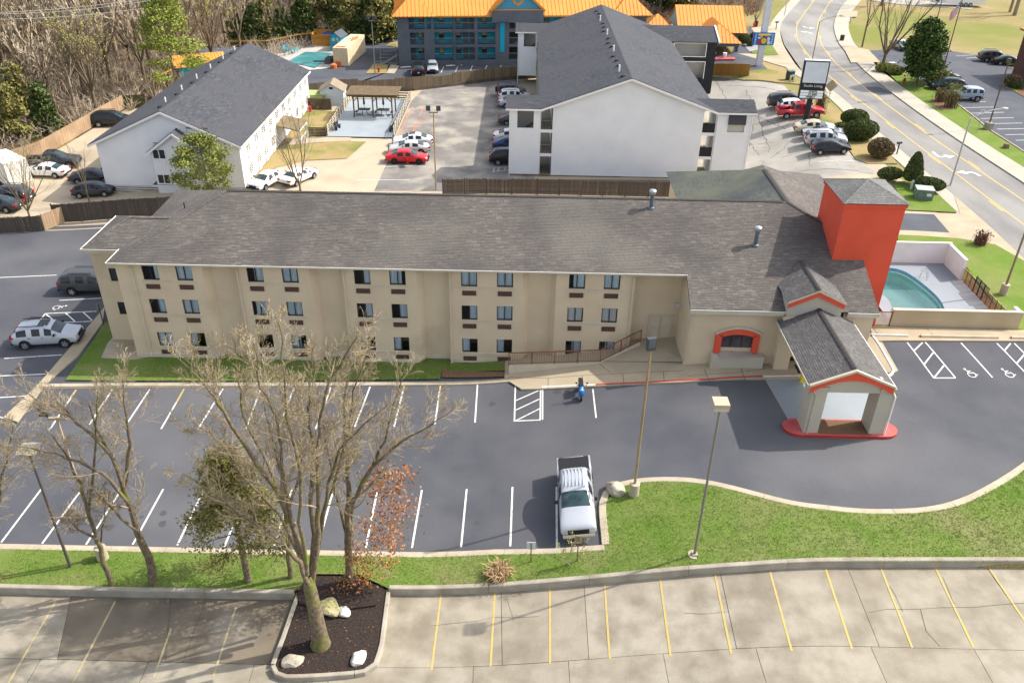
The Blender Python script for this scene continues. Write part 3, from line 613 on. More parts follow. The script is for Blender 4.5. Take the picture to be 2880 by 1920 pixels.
# motel forecourt
sheet('motel_lot', [(-29.38, 117.01), (-35.41, 134.01), (-32.09, 138.94), (-32.39, 154.07), (-30.12, 157.28), (-23.1, 159.77), (-19.84, 136.99), (1.77, 142.65), (3.31, 134.12), (-0.98, 131.55), (-14.15, 126.7), (-26.08, 121.01), (-30.54, 117.67)]+[], .006, mAsphL, kind='structure')
sheet('motel_lot', [(28.15, 130.83), (31.43, 146.85), (34.06, 142.3), (40.54, 165.86), (42.13, 163.32), (37.25, 142.86), (37.49, 132.13), (34.32, 128.83), (30.49, 128.62)]+[], .009, mAsphL, kind='structure')
sheet('motel_drive', [(35.11, 142.85), (38.19, 137.86), (42.42, 130.7), (44.57, 150.02), (47, 162.45), (47.21, 166.48), (42.17, 164.65), (40.48, 147.43), (41.59, 142.18)], .012, mBackC, kind='structure')
sheet('lawn', [(38.83, 159.76), (41.7, 156.88), (42.61, 152.16), (41.59, 142.18), (39.29, 141.47), (37.49, 142.88), (38.54, 156.6)], .06, mGrassB, kind='structure')
sheet('gravel_bed', [(38.41, 157.21), (39.88, 157.96), (40.31, 151.96), (39.09, 145.67), (37.25, 143.91), (37.49, 151.71)], .07, M('grey_gravel', (.26,.25,.25), (.36,.35,.34), .95, 3, 4, .3, .7, .3, 12), kind='structure')
sheet('lawn', [(-24.5, 132.9), (-24.35, 139.07), (-21.86, 139.76), (-21.81, 137.8), (-21.37, 133.14)], .1, mDry, kind='structure', side=.15, sidemat=mRedP)
sheet('sidewalk', [(-21.37, 133.14), (-21.51, 139.79), (-19.96, 137.95), (-20.11, 133.05)], .09, mWalk, kind='structure')
sheet('lawn', [(-24.17, 152.43), (-23.82, 155.41), (-22.67, 156.11), (-22.05, 151.46)], .12, mDry, kind='structure', side=.2, sidemat=mKerb)
mb = MB()
for p in ([(-17.55, 133.43), (-17.77, 138.12)], [(-15.35, 134.06), (-15.31, 138.12)], [(-12.96, 134.52), (-12.85, 138.32)], [(-10.73, 135.34), (-10.59, 139.18)], [(-8.42, 136.18), (-8.28, 139.85)], [(-6.11, 137.3), (-5.88, 140.54)], [(-3.76, 138.74), (-3.53, 141.42)], [(-24.19, 141.08), (-22.57, 141.41)], [(-24.22, 143.64), (-22.46, 143.99)], [(-24.21, 145.97), (-22.42, 146.33)], [(-24.18, 148.25), (-21.79, 149.01)]): ribbon(mb, p, .12, .014)
mb.build('white_stall_lines', mWhiteP, kind='structure')
for i, p in enumerate(([(-19.65, 137.3), (-18.08, 137.81)], [(-12.56, 138.82), (-11.08, 139.33)], [(-10.21, 139.4), (-8.69, 140.02)], [(-7.89, 139.98), (-6.31, 140.7)], [(-5.56, 140.86), (-3.96, 141.49)])):
    stop(*p, mWhK, ['white wheel stop left of the black van by the motel', 'white wheel stop right of the silver car by the motel', 'white wheel stop, second right of the silver car', 'white wheel stop, third right of the silver car', 'white wheel stop nearest the white building by the motel'][i], grp='wheel stops before the motel')
# ground under the wood and the brush
sheet('leaf_litter', [(-300, 70), (-95, 72), (-66, 85), (-55, 104), (-46, 128), (-30, 160), (-24, 168), (-10, 176), (20, 178), (36, 172), (48, 182), (58, 215), (80, 420), (-300, 420)], -.03, mForest, kind='structure')

# ---------------------------------------------------------------- building materials
mStucco = M('tan_stucco', (.66,.54,.375), (.60,.48,.33), .92, .5, 6, .35, .7, .06, 35, .25, 60, c3=(.47,.375,.255), s3=.25, lo3=.58, hi3=.8)
mCream = M('cream_trim', (.60,.53,.41), (.54,.47,.35), .8, 1, 4)
mShin = M('weathered_shingle', (.112,.099,.088), rough=.93, rand=[(.13,.115,.102), (.102,.09,.08), (.122,.108,.096), (.15,.133,.115), (.108,.095,.086), (.135,.12,.106), (.175,.158,.138)], c2=(.084,.075,.072), scale=.22, lo=.44, hi=.72, c3=(.155,.143,.122), s3=.16, lo3=.56, hi3=.8, fine=.15, fscale=45)
mShinD = M('darker_canopy_shingle', (.105,.098,.094), rough=.93, rand=[(.13,.123,.117), (.09,.085,.083), (.115,.108,.102), (.15,.143,.135), (.098,.092,.09)], c2=(.095,.09,.088), scale=.5, lo=.45, hi=.75, fine=.15, fscale=45)
mShinM = M('mossy_shingle', (.115,.12,.10), rough=.93, rand=[(.15,.155,.13), (.09,.095,.085), (.13,.135,.105)], c2=(.08,.085,.085), scale=.25, lo=.42, hi=.65, c3=(.15,.155,.11), s3=.22, lo3=.5, hi3=.7, fine=.12, fscale=45)
mDeckR = M('roof_underlay', (.06,.055,.05))
mRed = M('red_stucco', (.76,.105,.055), (.68,.09,.045), .85, .5, 5, .35, .7, .05, 30, .15, 50)
mBeige = M('canopy_stucco', (.52,.47,.38), (.47,.42,.335), .92, .5, 6, .35, .7, .05, 35, .2, 60)
mBrown = M('brown_metal_grille', (.072,.034,.028), (.10,.05,.04), .6, 3, 4)
mFrame = M('dark_bronze_frame', (.035,.03,.028), rough=.5)
mDark = M('interior_shade', (.035,.033,.035), rough=.9)
mCurt = M('blue_grey_curtain', (.72,.82,.87), (.58,.68,.75), .9, 2, 4, stretch=(3, 3, .3))
mCurtW = M('white_sheer_curtain', (.8,.8,.78), (.66,.66,.65), .9, 2, 4, stretch=(3, 3, .3))
mPane = glassmat('window_pane', (.96,.99,1), 1.0)
mGlassD = M('dark_glass', (.018,.022,.025), rough=.06, spec=.7)
mVent = M('blue_grey_sheet_metal', (.11,.15,.19), (.16,.2,.24), .4, 4, 4, metal=.5, spec=.5)
mGutW = M('white_drip_edge', (.78,.75,.68), rough=.6)
mYel = M('bright_yellow_paint', (.80,.62,.02), rough=.5)
mRail = M('rusty_brown_rail', (.16,.07,.04), (.26,.11,.055), .7, 2, 4)
mDoorT = M('tan_door', (.53,.45,.33), rough=.6)
def settle(root, loc):
    root.location = loc
    for c in root.children: c.location = V(c.location)-V(loc)
R0 = random.Random(11)

# ---------------------------------------------------------------- the tan hotel
HOT = thing('hotel_building', 'long tan stucco hotel with brown shingle roof and red entrance tower', 'hotel')
XL, XR, YF, YB = -28.3, 11.6, 52.42, 65.3
ZR, ZE, YE, YR = 10.76, 7.97, 52.05, 58.9
rows = [1.04, 3.80, 6.50]
wx = [(-25.9, -23.52), (-18.52, -16.06), (-11.0, -8.52), (-3.5, -.98), (4.07, 6.52)]
recs = [(-21.75, -20.15), (-14.25, -12.65), (-6.78, -5.13), (.72, 2.3)]
# front wall in straight bays, splayed recesses between
w = MB(); bays = []; x = XL
for a, b in recs: bays.append((x, a-.45)); x = b+.32
bays.append((x, 8.15))
holes_all = [(c-.565, c+.565, z, z+1.18) for p in wx for c in p for z in rows]
for a, b in bays:
    hs = [(h[0]-a, h[1]-a, h[2], h[3]) for h in holes_all if a < h[0] < b]
    w.wall((a, YF, 0), (1, 0, 0), b-a, -.6, 7.75, hs, dep=.16)
for a, b in recs:
    y2 = YF+.6
    w.wall((a-.45, YF, 0), V((.45, .6, 0)).normalized(), math.hypot(.45, .6), -.6, 7.75, n=V((.6, -.45, 0)).normalized())
    w.wall((a, y2, 0), (1, 0, 0), b-a, -.6, 7.75)
    w.wall((b, y2, 0), V((.32, -.6, 0)).normalized(), math.hypot(.32, .6), -.6, 7.75, n=V((-.6, -.32, 0)).normalized())
w.wall((8.15, YF, 0), (0, 1, 0), 1.0, -.6, 7.75, n=(1, 0, 0))
w.wall((8.15, 53.42, 0), (1, 0, 0), 3.45, -.6, 7.75)
w.wall((XL, YB, 0), (0, -1, 0), YB-YF, -.6, 7.75, n=(-1, 0, 0))
w.wall((13, YB, 0), (-1, 0, 0), 13-XL, -.6, 7.75, n=(0, 1, 0))
# rear wing
w.wall((13.4, 72.1, 0), (0, -1, 0), 7, -.6, 7.75, n=(-1, 0, 0)); w.wall((26.4, 72.1, 0), (-1, 0, 0), 13, -.6, 7.75, n=(0, 1, 0)); w.wall((26.4, 58, 0), (0, 1, 0), 14.1, -.6, 7.75, n=(1, 0, 0)); w.wall((24, 53.6, 0), (0, 1, 0), 5, -.6, 7.75, n=(1, 0, 0))
# lobby block
arch = (13.95, 16.15, 3.66, 4.85)
w.wall((11.6, 49.6, 0), (1, 0, 0), 6.1, 1.2, 6.72, [(arch[0]-11.6, arch[1]-11.6, arch[2], arch[3])], dep=.2)
w.wall((17.7, 49.6, 0), (0, -1, 0), .7, 1.2, 6.6, n=(-1, 0, 0)); w.wall((17.7, 48.9, 0), (1, 0, 0), 1.0, 1.2, 6.6)
w.wall((18.7, 48.9, 0), (0, 1, 0), 1.0, 1.2, 6.6, n=(1, 0, 0))
w.wall((18.7, 49.9, 0), (1, 0, 0), 3.2, 1.2, 6.6, [(.15, 2.9, 2.3, 4.9)], dep=.1)
w.wall((21.9, 49.6, 0), (1, 0, 0), 2.1, 1.2, 6.72); w.wall((24, 49.6, 0), (0, 1, 0), 4.0, 1.2, 6.72, n=(1, 0, 0))
# gable side walls of the lobby under its roof edge
sl_ = lambda y: ZE+.407*(y-YE)
for xx, s in ((11.6, -1), (24.0, 1)):
    w.q((xx, 49.6, 1.2), (xx, 53.6, 1.2), (xx, 53.6, sl_(53.6)-.14), (xx, 49.6, sl_(49.6)-.14))
# stair tower at the left end
w.wall((-31.1, 54.7, 0), (1, 0, 0), 2.8, -.6, 7.65, [(1.05, 2.3, 5.15, 6.2), (1.05, 2.3, 2.35, 3.4)], dep=.12)
w.wall((-31.1, 60.1, 0), (0, -1, 0), 5.4, -.6, 7.65, n=(-1, 0, 0)); w.wall((-28.3, 60.1, 0), (-1, 0, 0), 2.8, -.6, 7.65, n=(0, 1, 0))
w.build('wall', mStucco, HOT)
def band(*b):
    tr = MB(); tr.box(*b); tr.build('trim_band', mCream, HOT)
for (a, b) in wx:
    for z in rows: band(a-.75, YF-.045, z-.13, b+.75, YF+.002, z-.02)
for a, b in bays: band(a, YF-.07, .0, b, YF-.002, .38) if b < 0 else band(a, YF-.05, .2, b, YF-.002, .5)
for a, b in recs: band(a, YF+.54, .0, b, YF+.598, .38)
ib = MB(); ib.box(XL+.3, YF+1.3, -.5, 8, YF+1.35, 7.6); ib.box(12, 51.2, 1.3, 23.8, 51.25, 6.4)
for z in (2.9, 5.66, .3): ib.box(XL+.3, YF+.65, z, 8, YF+1.3, z+.05)
ib.build('room_interior', mDark, HOT)  # near-black panels carry the shade of the unlit rooms in their colour
# windows: frame > pane, curtains ; grilles below
CUR = {0: [('L', .97), ('L', .5), ('L', .0), ('L', .62), ('L', .45), ('L', .48), ('L', .5), ('L', .45), ('R', .6), ('R', .62)],
       1: [('R', .5), ('L', .97), ('R', .8), ('L', .97), ('R', .45), ('R', .5), ('R', .5), ('L', .95), ('W', .97), ('W', .97)],
       2: [('R', .3), ('L', .97), ('R', .6), ('L', .9), ('R', .4), ('L', .75), ('L', .97), ('L', .97), ('R', .72), ('L', .97)]}
fr = MB(); ww, wh = 1.13, 1.18
for a, b, c, d in ((0, ww, 0, .05), (0, ww, wh-.05, wh), (0, .05, .05, wh-.05), (ww-.05, ww, .05, wh-.05), (ww/2-.03, ww/2+.03, .05, wh-.05)): fr.box(a, -.05, c, b, .03, d)
FR = fr.mesh('window_frame', mFrame); pn = MB(); pn.q((.05, 0, .05), (ww-.05, 0, .05), (ww-.05, 0, wh-.05), (.05, 0, wh-.05)); PN = pn.mesh('pane', mPane)
gr = MB(); gr.box(0, 0, 0, .98, .06, .36)
for i in range(6): gr.q((.03, -.012, .03+i*.054), (.95, -.012, .03+i*.054), (.95, -.001, .075+i*.054), (.03, -.001, .075+i*.054))
GR = gr.mesh('air_conditioner_grille', mBrown)
def curtain(wd, h, x0, mat, k):
    m = MB(); n = max(4, int(wd/.045)); p = None; r = random.Random(k)
    for i in range(n+1):
        q = (x0+wd*i/n, .07+(.022 if i % 2 else -.012)+r.uniform(-.008, .008))
        if p: m.q((p[0], p[1], .03), (q[0], q[1], .03), (q[0], q[1], h), (p[0], p[1], h))
        p = q
    return m
for ri, z in enumerate(rows):
    for i in range(10):
        c = wx[i//2][i % 2]; o = obj('window', FR, HOT, (c-ww/2, YF+.12, z))
        obj('pane', PN, o)
        side, f = CUR[ri][i]
        if f > 0:
            wd = (ww-.06)*f; x0 = .03 if side != 'R' else ww-.03-wd
            curtain(wd, wh-.03, x0, mCurtW if side == 'W' else mCurt, i*7+ri).build('curtain', mCurtW if side == 'W' else mCurt, o)
        obj('air_conditioner_grille', GR, HOT, (c-.49, YF-.055, z-.68))
for z0, z1 in ((5.15, 6.2), (2.35, 3.4)):
    m = MB(); m.box(-30.05, 54.76, z0, -28.8, 54.8, z1); m.build('stair_window', mGlassD, HOT)
    m = MB()
    for b in ((-30.05, z0, -28.8, z0+.05), (-30.05, z1-.05, -28.8, z1), (-30.05, z0+.05, -30.0, z1-.05), (-28.85, z0+.05, -28.8, z1-.05)): m.box(b[0], 54.72, b[1], b[2], 54.757, b[3])
    m.build('window_frame', mFrame, HOT)
# eaves: soffit, fascia, gutter, downspouts
e = MB()
e.box(-28.6, 52.1, 7.825, 11.62, 52.42, 7.84); e.box(-28.55, 52.29, 7.69, 11.62, 52.41, 7.82); e.box(-28.58, 52.02, 7.83, 11.62, 52.1, 7.93)
e.box(-28.66, 52.02, 7.76, -28.585, 54.4, 7.93); e.box(-31.4, 54.32, 7.68, -28.67, 54.4, 7.86); e.box(-31.3, 54.42, 7.5, -28.4, 54.68, 7.66)
e.box(-31.48, 54.32, 7.68, -31.405, 60.4, 7.86); e.box(-28.66, 60.45, 7.76, -28.585, 65.7, 7.93)
e.box(11.5, 49.17, 6.5, 18.0, 49.25, 6.78); e.box(11.62, 49.3, 6.35, 17.65, 49.58, 6.62); e.box(22.0, 49.17, 6.5, 24.1, 49.25, 6.78); e.box(22.0, 49.3, 6.35, 24.0, 49.58, 6.62)
e.build('eave_fascia', mCream, HOT)
dg = MB(); dg.box(-28.7, 51.99, 7.93, 11.63, 52.03, 7.975); dg.box(-28.72, 51.99, 7.93, -28.68, 54.3, 7.975); dg.box(-31.52, 54.28, 7.86, -31.48, 60.4, 7.9); dg.box(-31.5, 54.26, 7.86, -28.73, 54.3, 7.9); dg.box(11.5, 49.12, 6.78, 18, 49.16, 6.83); dg.box(22, 49.12, 6.78, 24.1, 49.16, 6.83)
dg.build('drip_edge', mGutW, HOT)
for xx in (-27.15, -19.75, -12.3, -4.85, 7.98):
    m = MB(); m.tube([(xx, 52.1, 7.82), (xx, 52.3, 7.5), (xx, 52.3, .6), (xx, 52.15, .25)], .055, 6); m.build('downspout', mCream, HOT)
m = MB(); m.tube([(11.75, 49.3, 6.5), (11.72, 49.5, 6.1), (11.72, 49.5, 2.5), (11.72, 49.35, 2.42)], .06, 4); m.build('downspout', mCream, HOT)
# roof
rf = lambda p, al, mat=mShin, **k: roof_face(HOT, p, al, mat, R0, mDeckR, **k)
hz = (24.1, YE+2.4)                                         # where the front hip dies into the lobby edge
yl = 49.25; zl = sl_(yl)
rf([(-28.6, YE, ZE), (11.55, YE, ZE), (19.4, YR, ZR), (-21.9, YR, ZR)], (1, 0, 0), w=(.25, .55))
rf([(11.5, yl, zl), (24.1, yl, zl), (24.1, 54.65, sl_(54.65)), (19.75, YR, ZR), (19.4, YR, ZR), (11.551, YE+.001, ZE)], (1, 0, 0), w=(.25, .55))
rf([(-28.6, 65.75, ZE), (-28.6, YE, ZE), (-21.9, YR, ZR)], (0, -1, 0), w=(.25, .55))
m = MB(); plate(m, [(-28.6, 65.75, ZE), (-21.9, YR, ZR), (19.4, YR, ZR), (19.4, 65.75, ZE)], .1); m.build('roof_slope', mDeckR, HOT)
rf([(13.0, 72.55, ZE), (13.0, 65.7, ZE), (19.75, 58.95, ZR), (19.75, 65.75, ZR)], (0, -1, 0), mShinM, w=(.3, .5))
wz = lambda x: ZR-.4*(x-19.8)
rf([(26.75, 58.1, wz(26.75)), (26.75, 72.55, wz(26.75)), (19.8, 65.75, ZR), (19.8, 58.9, ZR), (22.5, 56.2, wz(22.5)), (22.5, 58.1, wz(22.5))], (0, 1, 0), w=(.3, .5))
m = MB(); plate(m, [(13, 72.6, ZE-.02), (26.75, 72.6, ZE-.02), (19.78, 65.8, ZR-.02)], .1); m.build('roof_slope', mDeckR, HOT)
ax = -28.95
rf([(-31.4, 54.4, 7.9), (-28.62, 54.4, 7.9), (-25.8, 57.4, 9.12), (ax, 57.4, 9.12)], (1, 0, 0), w=(.25, .5))
rf([(-31.4, 60.4, 7.9), (-31.4, 54.4, 7.9), (ax, 57.4, 9.12)], (0, -1, 0), w=(.25, .5))
m = MB(); plate(m, [(-31.4, 60.42, 7.9), (ax, 57.42, 9.12), (-25.8, 57.42, 9.12), (-28.6, 60.42, 7.9)], .1); m.build('roof_slope', mDeckR, HOT)
def caps(a, b, mat, parent, step=.22, w_=.16):
    """ridge and hip caps: overlapping folded pieces"""
    a = V(a); b = V(b); n = int((b-a).length/step); d = (b-a)/n; s = V((-d.y, d.x, 0)).normalized()*w_; m = MB()
    for i in range(n):
        p = a+d*i; q = a+d*(i+1.15); t = V((0, 0, .045+.01*(i % 2))); t2 = V((0, 0, .03))
        for sg in (1, -1):
            f = [p+t, q+t2, q+s*sg-V((0, 0, .055))+t2, p+s*sg-V((0, 0, .055))+t]
            m.q(*(f if sg < 0 else reversed(f)))
    m.build('ridge_caps', mat, parent, kind='stuff')
caps((-28.55, YE+.05, ZE+.02), (-21.9, YR, ZR+.02), mShin, HOT); caps((-21.9, YR, ZR+.02), (19.4, YR, ZR+.02), mDeckR, HOT); caps((-31.35, 54.45, 7.92), (ax, 57.4, 9.14), mShin, HOT); caps((ax, 57.4, 9.14), (-25.8, 57.4, 9.14), mShin, HOT)
caps((19.78, 65.75, ZR+.02), (19.78, 58.95, ZR+.02), mDeckR, HOT, w_=.2); caps((22.4, 56.4, sl_(56.4)+.03), (19.75, YR, ZR+.02), mDeckR, HOT)
# vents
for (vx, vy) in ((9.6, 58.0), (16.72, 54.75)):
    z0 = sl_(vy); r = MB()
    m = MB(); m.tube([(0, 0, -.1), (0, 0, .06), (0, 0, .1), (0, 0, 1.15)], [.26, .24, .15, .15], 14); v = m.build('vent_stack', mVent, HOT, smooth=False, loc=(vx, vy, z0))
    m = MB(); m.tube([(0, 0, 1.1), (0, 0, 1.22), (0, 0, 1.3), (0, 0, 1.4), (0, 0, 1.45)], [.24, .24, .28, .24, .08], 14); m.build('vent_cap', M('galvanised_metal', (.42,.45,.48), (.5,.53,.55), .35, 3, 4, metal=.6), v, smooth=True)
m = MB(); m.tube([(-25.2, 58.6, 9.3), (-25.2, 58.6, 9.85)], .05, 8); m.build('vent_pipe', mFrame, HOT)
# red tower
t = MB(); t.box(21.9, 53.6, 1.5, 26.05, 58.0, 12.55); t.box(21.82, 53.52, 12.55, 26.13, 58.08, 12.82)
TW = t.build('red_tower', mRed, HOT)
ap = (23.97, 55.8, 13.75); cs = [(21.75, 53.45, 12.84), (26.2, 53.45, 12.84), (26.2, 58.15, 12.84), (21.75, 58.15, 12.84)]
mShinT = M('grey_tower_shingle', (.17,.165,.155), rough=.93, rand=[(.2,.195,.185), (.15,.145,.14), (.185,.18,.165)], c2=(.14,.14,.13), scale=.6, lo=.45, hi=.7, fine=.12, fscale=40)
for i in range(4):
    p = [cs[i], cs[(i+1) % 4], ap]; m = MB(); plate(m, p, .05); m.build('tower_roof_slope', mDeckR, TW)
    al = V(p[1])-V(p[0]); joined(shingles(p, al, R0, course=.16, w=(.25, .4))).build('shingles', mShinT, TW, kind='stuff')
    caps(V(cs[i]), V(ap), mShinT, TW, w_=.12)
# dormer over the entrance
D = MB(); dxl, dxr, dyf, dze, dzp = 17.85, 21.45, 49.0, 7.66, 8.5
D.q((dxl, dyf, 6.3), (dxr, dyf, 6.3), (dxr, dyf, dze), ((dxl+dxr)/2, dyf, dzp), (dxl, dyf, dze))
D.q((dxl, 52.5, 6.3), (dxl, dyf, 6.3), (dxl, dyf, dze), (dxl, 52.5, dze)); D.q((dxr, dyf, 6.3), (dxr, 52.5, 6.3), (dxr, 52.5, dze), (dxr, dyf, dze))
D.q((dxl, dyf, 6.3), (dxl, 52, 6.3), (dxr, 52, 6.3), (dxr, dyf, 6.3))
DO = D.build('dormer', mBeige, HOT); cx = (dxl+dxr)/2
def gable_trim(parent, xl, xr, y, ze, zp, red, cream, arch=None):
    c = (xl+xr)/2; m = MB()
    for s, x0 in ((1, xl), (-1, xr)):
        f = [(x0, y-.2, ze), (c, y-.2, zp), (c, y-.2, zp-.14), (x0, y-.2, ze-.14)]; b = [(p[0], y-.02, p[2]) for p in f]
        m.q(*f); m.q(*reversed(b))
        for i in range(4): j = (i+1) % 4; m.q(f[i], b[i], b[j], f[j])
    m.build('gable_trim', cream, parent)
    m = MB(); n = 16; top = []; bot = []
    for i in range(n+1):
        x = xl+.05+(xr-xl-.1)*i/n; h = ze+(zp-ze)*(1-abs(x-c)/(c-xl)); top.append((x, h-.141))
        bot.append((x, (h-.141-.36) if arch is None else min(h-.2, max(ze-.62, arch(x)))))
    for i in range(n):
        f = [(bot[i][0], y-.14, bot[i][1]), (bot[i+1][0], y-.14, bot[i+1][1]), (top[i+1][0], y-.14, top[i+1][1]), (top[i][0], y-.14, top[i][1])]; b = [(p[0], y-.01, p[2]) for p in f]
        m.q(*f); m.q(f[0], b[0], b[1], f[1])
    m.build('red_gable_band', red, parent)
gable_trim(DO, dxl-.12, dxr+.12, dyf, dze+.06, dzp+.14, mRed, mCream)
for poly, al in (([(dxl-.15, dyf-.18, dze+.04), (dxl-.15, 51.3, dze+.04), (cx, 53.4, dzp+.16), (cx, dyf-.18, dzp+.16)], (0, 1, 0)), ([(dxr+.15, 51.3, dze+.04), (dxr+.15, dyf-.18, dze+.04), (cx, dyf-.18, dzp+.16), (cx, 53.4, dzp+.16)], (0, -1, 0))):
    m = MB(); plate(m, poly, .08); m.build('dormer_roof_slope', mDeckR, DO)
    joined(shingles(poly, al, R0, w=(.2, .35))).build('shingles', mShinD, DO, kind='stuff')
caps((cx, dyf-.1, dzp+.18), (cx, 53.3, dzp+.18), mDeckR, DO, w_=.14)
# porte-cochere
K = MB(); kxl, kxr, kyf, kyb, kze, kzp = 17.4, 22.45, 41.55, 49.9, 6.12, 7.2
for x0, x1 in ((17.72, 18.62), (21.75, 22.65)):
    K.box(x0, 41.65, 2.2, x1, 43.0, 5.72); K.box(x0-.03, 41.58, 5.72, x1+.03, 41.75, 5.9)
K.box(18.62, 41.7, 5.5, 21.75, 42.0, 6.5); K.box(17.75, 43.0, 5.5, 17.95, 49.0, 5.95); K.box(22.2, 43.0, 5.5, 22.4, 49.0, 5.95)
kc = (kxl+kxr)/2
K.q((kxl+.1, 41.69, 5.9), (kxr-.1, 41.69, 5.9), (kxr-.1, 41.69, kze-.05), (kc, 41.69, kzp-.1), (kxl+.1, 41.69, kze-.05))
K.box(17.95, 42.01, 5.85, 22.2, 48.9, 5.9)
PC = K.build('porte_cochere', mBeige, HOT)
gable_trim(PC, kxl-.02, kxr+.02, 41.6, kze+.04, kzp+.06, mRed, mCream, arch=lambda x: 6.5-.62*((x-kc)/2.0)**2)
for k_, (poly, al) in enumerate((([(kxl, kyf-.05, kze), (kxl, 49.2, kze), (kc, 49.2, kzp), (kc, kyf-.05, kzp)], (0, 1, 0)), ([(kxr, 49.2, kze), (kxr, kyf-.05, kze), (kc, kyf-.05, kzp), (kc, 49.2, kzp)], (0, -1, 0)))):
    m = MB(); plate(m, poly, .1); m.build('canopy_roof_slope', mDeckR, PC)
    tabs = shingles(poly, al, R0, w=(.2, .34)); tabs.sort(key=lambda q: q.v[0][1])
    for q in tabs[:140]: q.build('shingle', mShinD, PC)
    joined(tabs[140:]).build('shingles', mShinD, PC, kind='stuff')
caps((kc, 41.75, kzp+.02), (kc, 49.0, kzp+.02), mDeckR, PC, w_=.16)
for xx, s in ((kxl, -1), (kxr, 1)):
    m = MB(); m.box(min(xx, xx+s*.09), 41.5, kze-.16, max(xx, xx+s*.09), 49.2, kze-.03); m.tube([(xx+s*.03, 41.7, kze-.1), (xx+s*.02+(.3 if s < 0 else -.05), 41.6, kze-.35), (17.95 if s < 0 else 22.7, 41.6, 5.3), (17.95 if s < 0 else 22.7, 41.6, 2.45)], .05, 4)
    m.build('canopy_gutter', mBeige if s < 0 else mGutW, PC)
# arched lobby window, planter
A_ = MB(); n = 14; xo0, xo1, xi0, xi1 = 13.55, 16.55, arch[0]+.02, arch[1]-.02; yo = 49.38
arc = lambda x, a, b, z0, h: z0+h*(1-((2*x-a-b)/(b-a))**2)
A_.box(xo0, yo, 3.35, xi0, 49.598, 4.75); A_.box(xi1, yo, 3.35, xo1, 49.598, 4.75)
for i in range(n):
    x0 = xo0+(xo1-xo0)*i/n; x1 = xo0+(xo1-xo0)*(i+1)/n
    lo = lambda x: arc(x, xi0, xi1, 4.62, .22) if xi0 <= x <= xi1 else 4.751
    a0, a1 = arc(x0, xo0, xo1, 4.8, .48), arc(x1, xo0, xo1, 4.8, .48); b0, b1 = lo(x0+1e-4), lo(x1-1e-4)
    A_.q((x0, yo, b0), (x1, yo, b1), (x1, yo, a1), (x0, yo, a0)); A_.q((x0, yo, a0), (x1, yo, a1), (x1, 49.598, a1), (x0, 49.598, a0)); A_.q((x0, yo, b0), (x0, 49.598, b0), (x1, 49.598, b1), (x1, yo, b1))
AW = A_.build('arched_window_surround', mRed, HOT)
m = MB()
for i in range(n):
    x0 = xo0-.06+(xo1-xo0+.12)*i/n; x1 = xo0-.06+(xo1-xo0+.12)*(i+1)/n; a0, a1 = arc(x0, xo0-.06, xo1+.06, 4.81, .48), arc(x1, xo0-.06, xo1+.06, 4.81, .48)
    f = [(x0, yo-.05, a0), (x1, yo-.05, a1), (x1, yo-.05, a1+.12), (x0, yo-.05, a0+.12)]; b = [(p[0], 49.597, p[2]) for p in f]
    m.q(*f); m.q(f[3], f[2], b[2], b[3]); m.q(f[0], b[0], b[1], f[1])
m.build('arch_cornice', mCream, AW)
m = MB(); m.box(arch[0], 49.72, 3.66, arch[1], 49.75, 4.85); m.build('pane', M('dusky_glass', (.075,.062,.07), (.11,.095,.1), .08, 1.2, 4, spec=.6), AW)
m = MB()
for x0 in (arch[0], arch[0]+.72, arch[0]+1.45, arch[1]-.05): m.box(x0, 49.68, 3.66, x0+.045, 49.715, 4.85)
m.box(arch[0], 49.68, 3.6, arch[1], 49.715, 3.66); m.build('window_frame', mFrame, AW)
m = MB(); m.box(13.35, 48.95, 1.9, 16.95, 49.597, 3.3); m.build('planter_box', mBeige, HOT)
m = MB(); m.box(arch[0]-.05, 48.85, 3.302, arch[1]+.05, 49.6, 3.4); m.build('window_sill', M('pinkish_sill', (.46,.39,.36), (.40,.34,.31), .8, 2, 4), AW)
# doors
for x0 in (9.62, 10.42):
    m = MB(); m.box(x0, 53.36, 1.95, x0+.78, 53.42, 3.95); d = m.build('door', mDoorT, HOT)
    m = MB(); m.box(x0+.12, 53.345, 2.15, x0+.66, 53.36, 2.9); m.box(x0+.12, 53.345, 3.0, x0+.66, 53.36, 3.8); m.build('door_panel', mCream, d)
m = MB(); m.box(9.55, 53.33, 3.95, 11.27, 53.42, 4.03); m.box(9.53, 53.33, 1.95, 9.61, 53.42, 3.95); m.box(11.21, 53.33, 1.95, 11.29, 53.42, 3.95); m.build('door_frame', mCream, HOT)
m = MB(); m.box(18.85, 49.98, 2.32, 21.6, 50.02, 4.9); d = m.build('glass_door', mGlassD, HOT)
m = MB(); [m.box(x0, 49.93, 2.3, x0+.07, 49.979, 4.9) for x0 in (18.85, 19.75, 20.65, 21.53)]; m.build('door_frame', mFrame, d)
m = MB(); m.box(18.95, 49.9, 3.35, 19.7, 49.93, 3.75); m.box(18.95, 49.9, 2.85, 19.7, 49.93, 3.05); m.build('yellow_decal', mYel, d)
m = MB(); m.tube([(11.2, 52.35, 5.5), (11.2, 52.2, 5.45)], [.1, .12], 8); m.box(11.05, 52.15, 5.35, 11.4, 52.35, 5.62); m.build('wall_camera', M('pale_grey_plastic', (.4,.42,.44)), HOT)
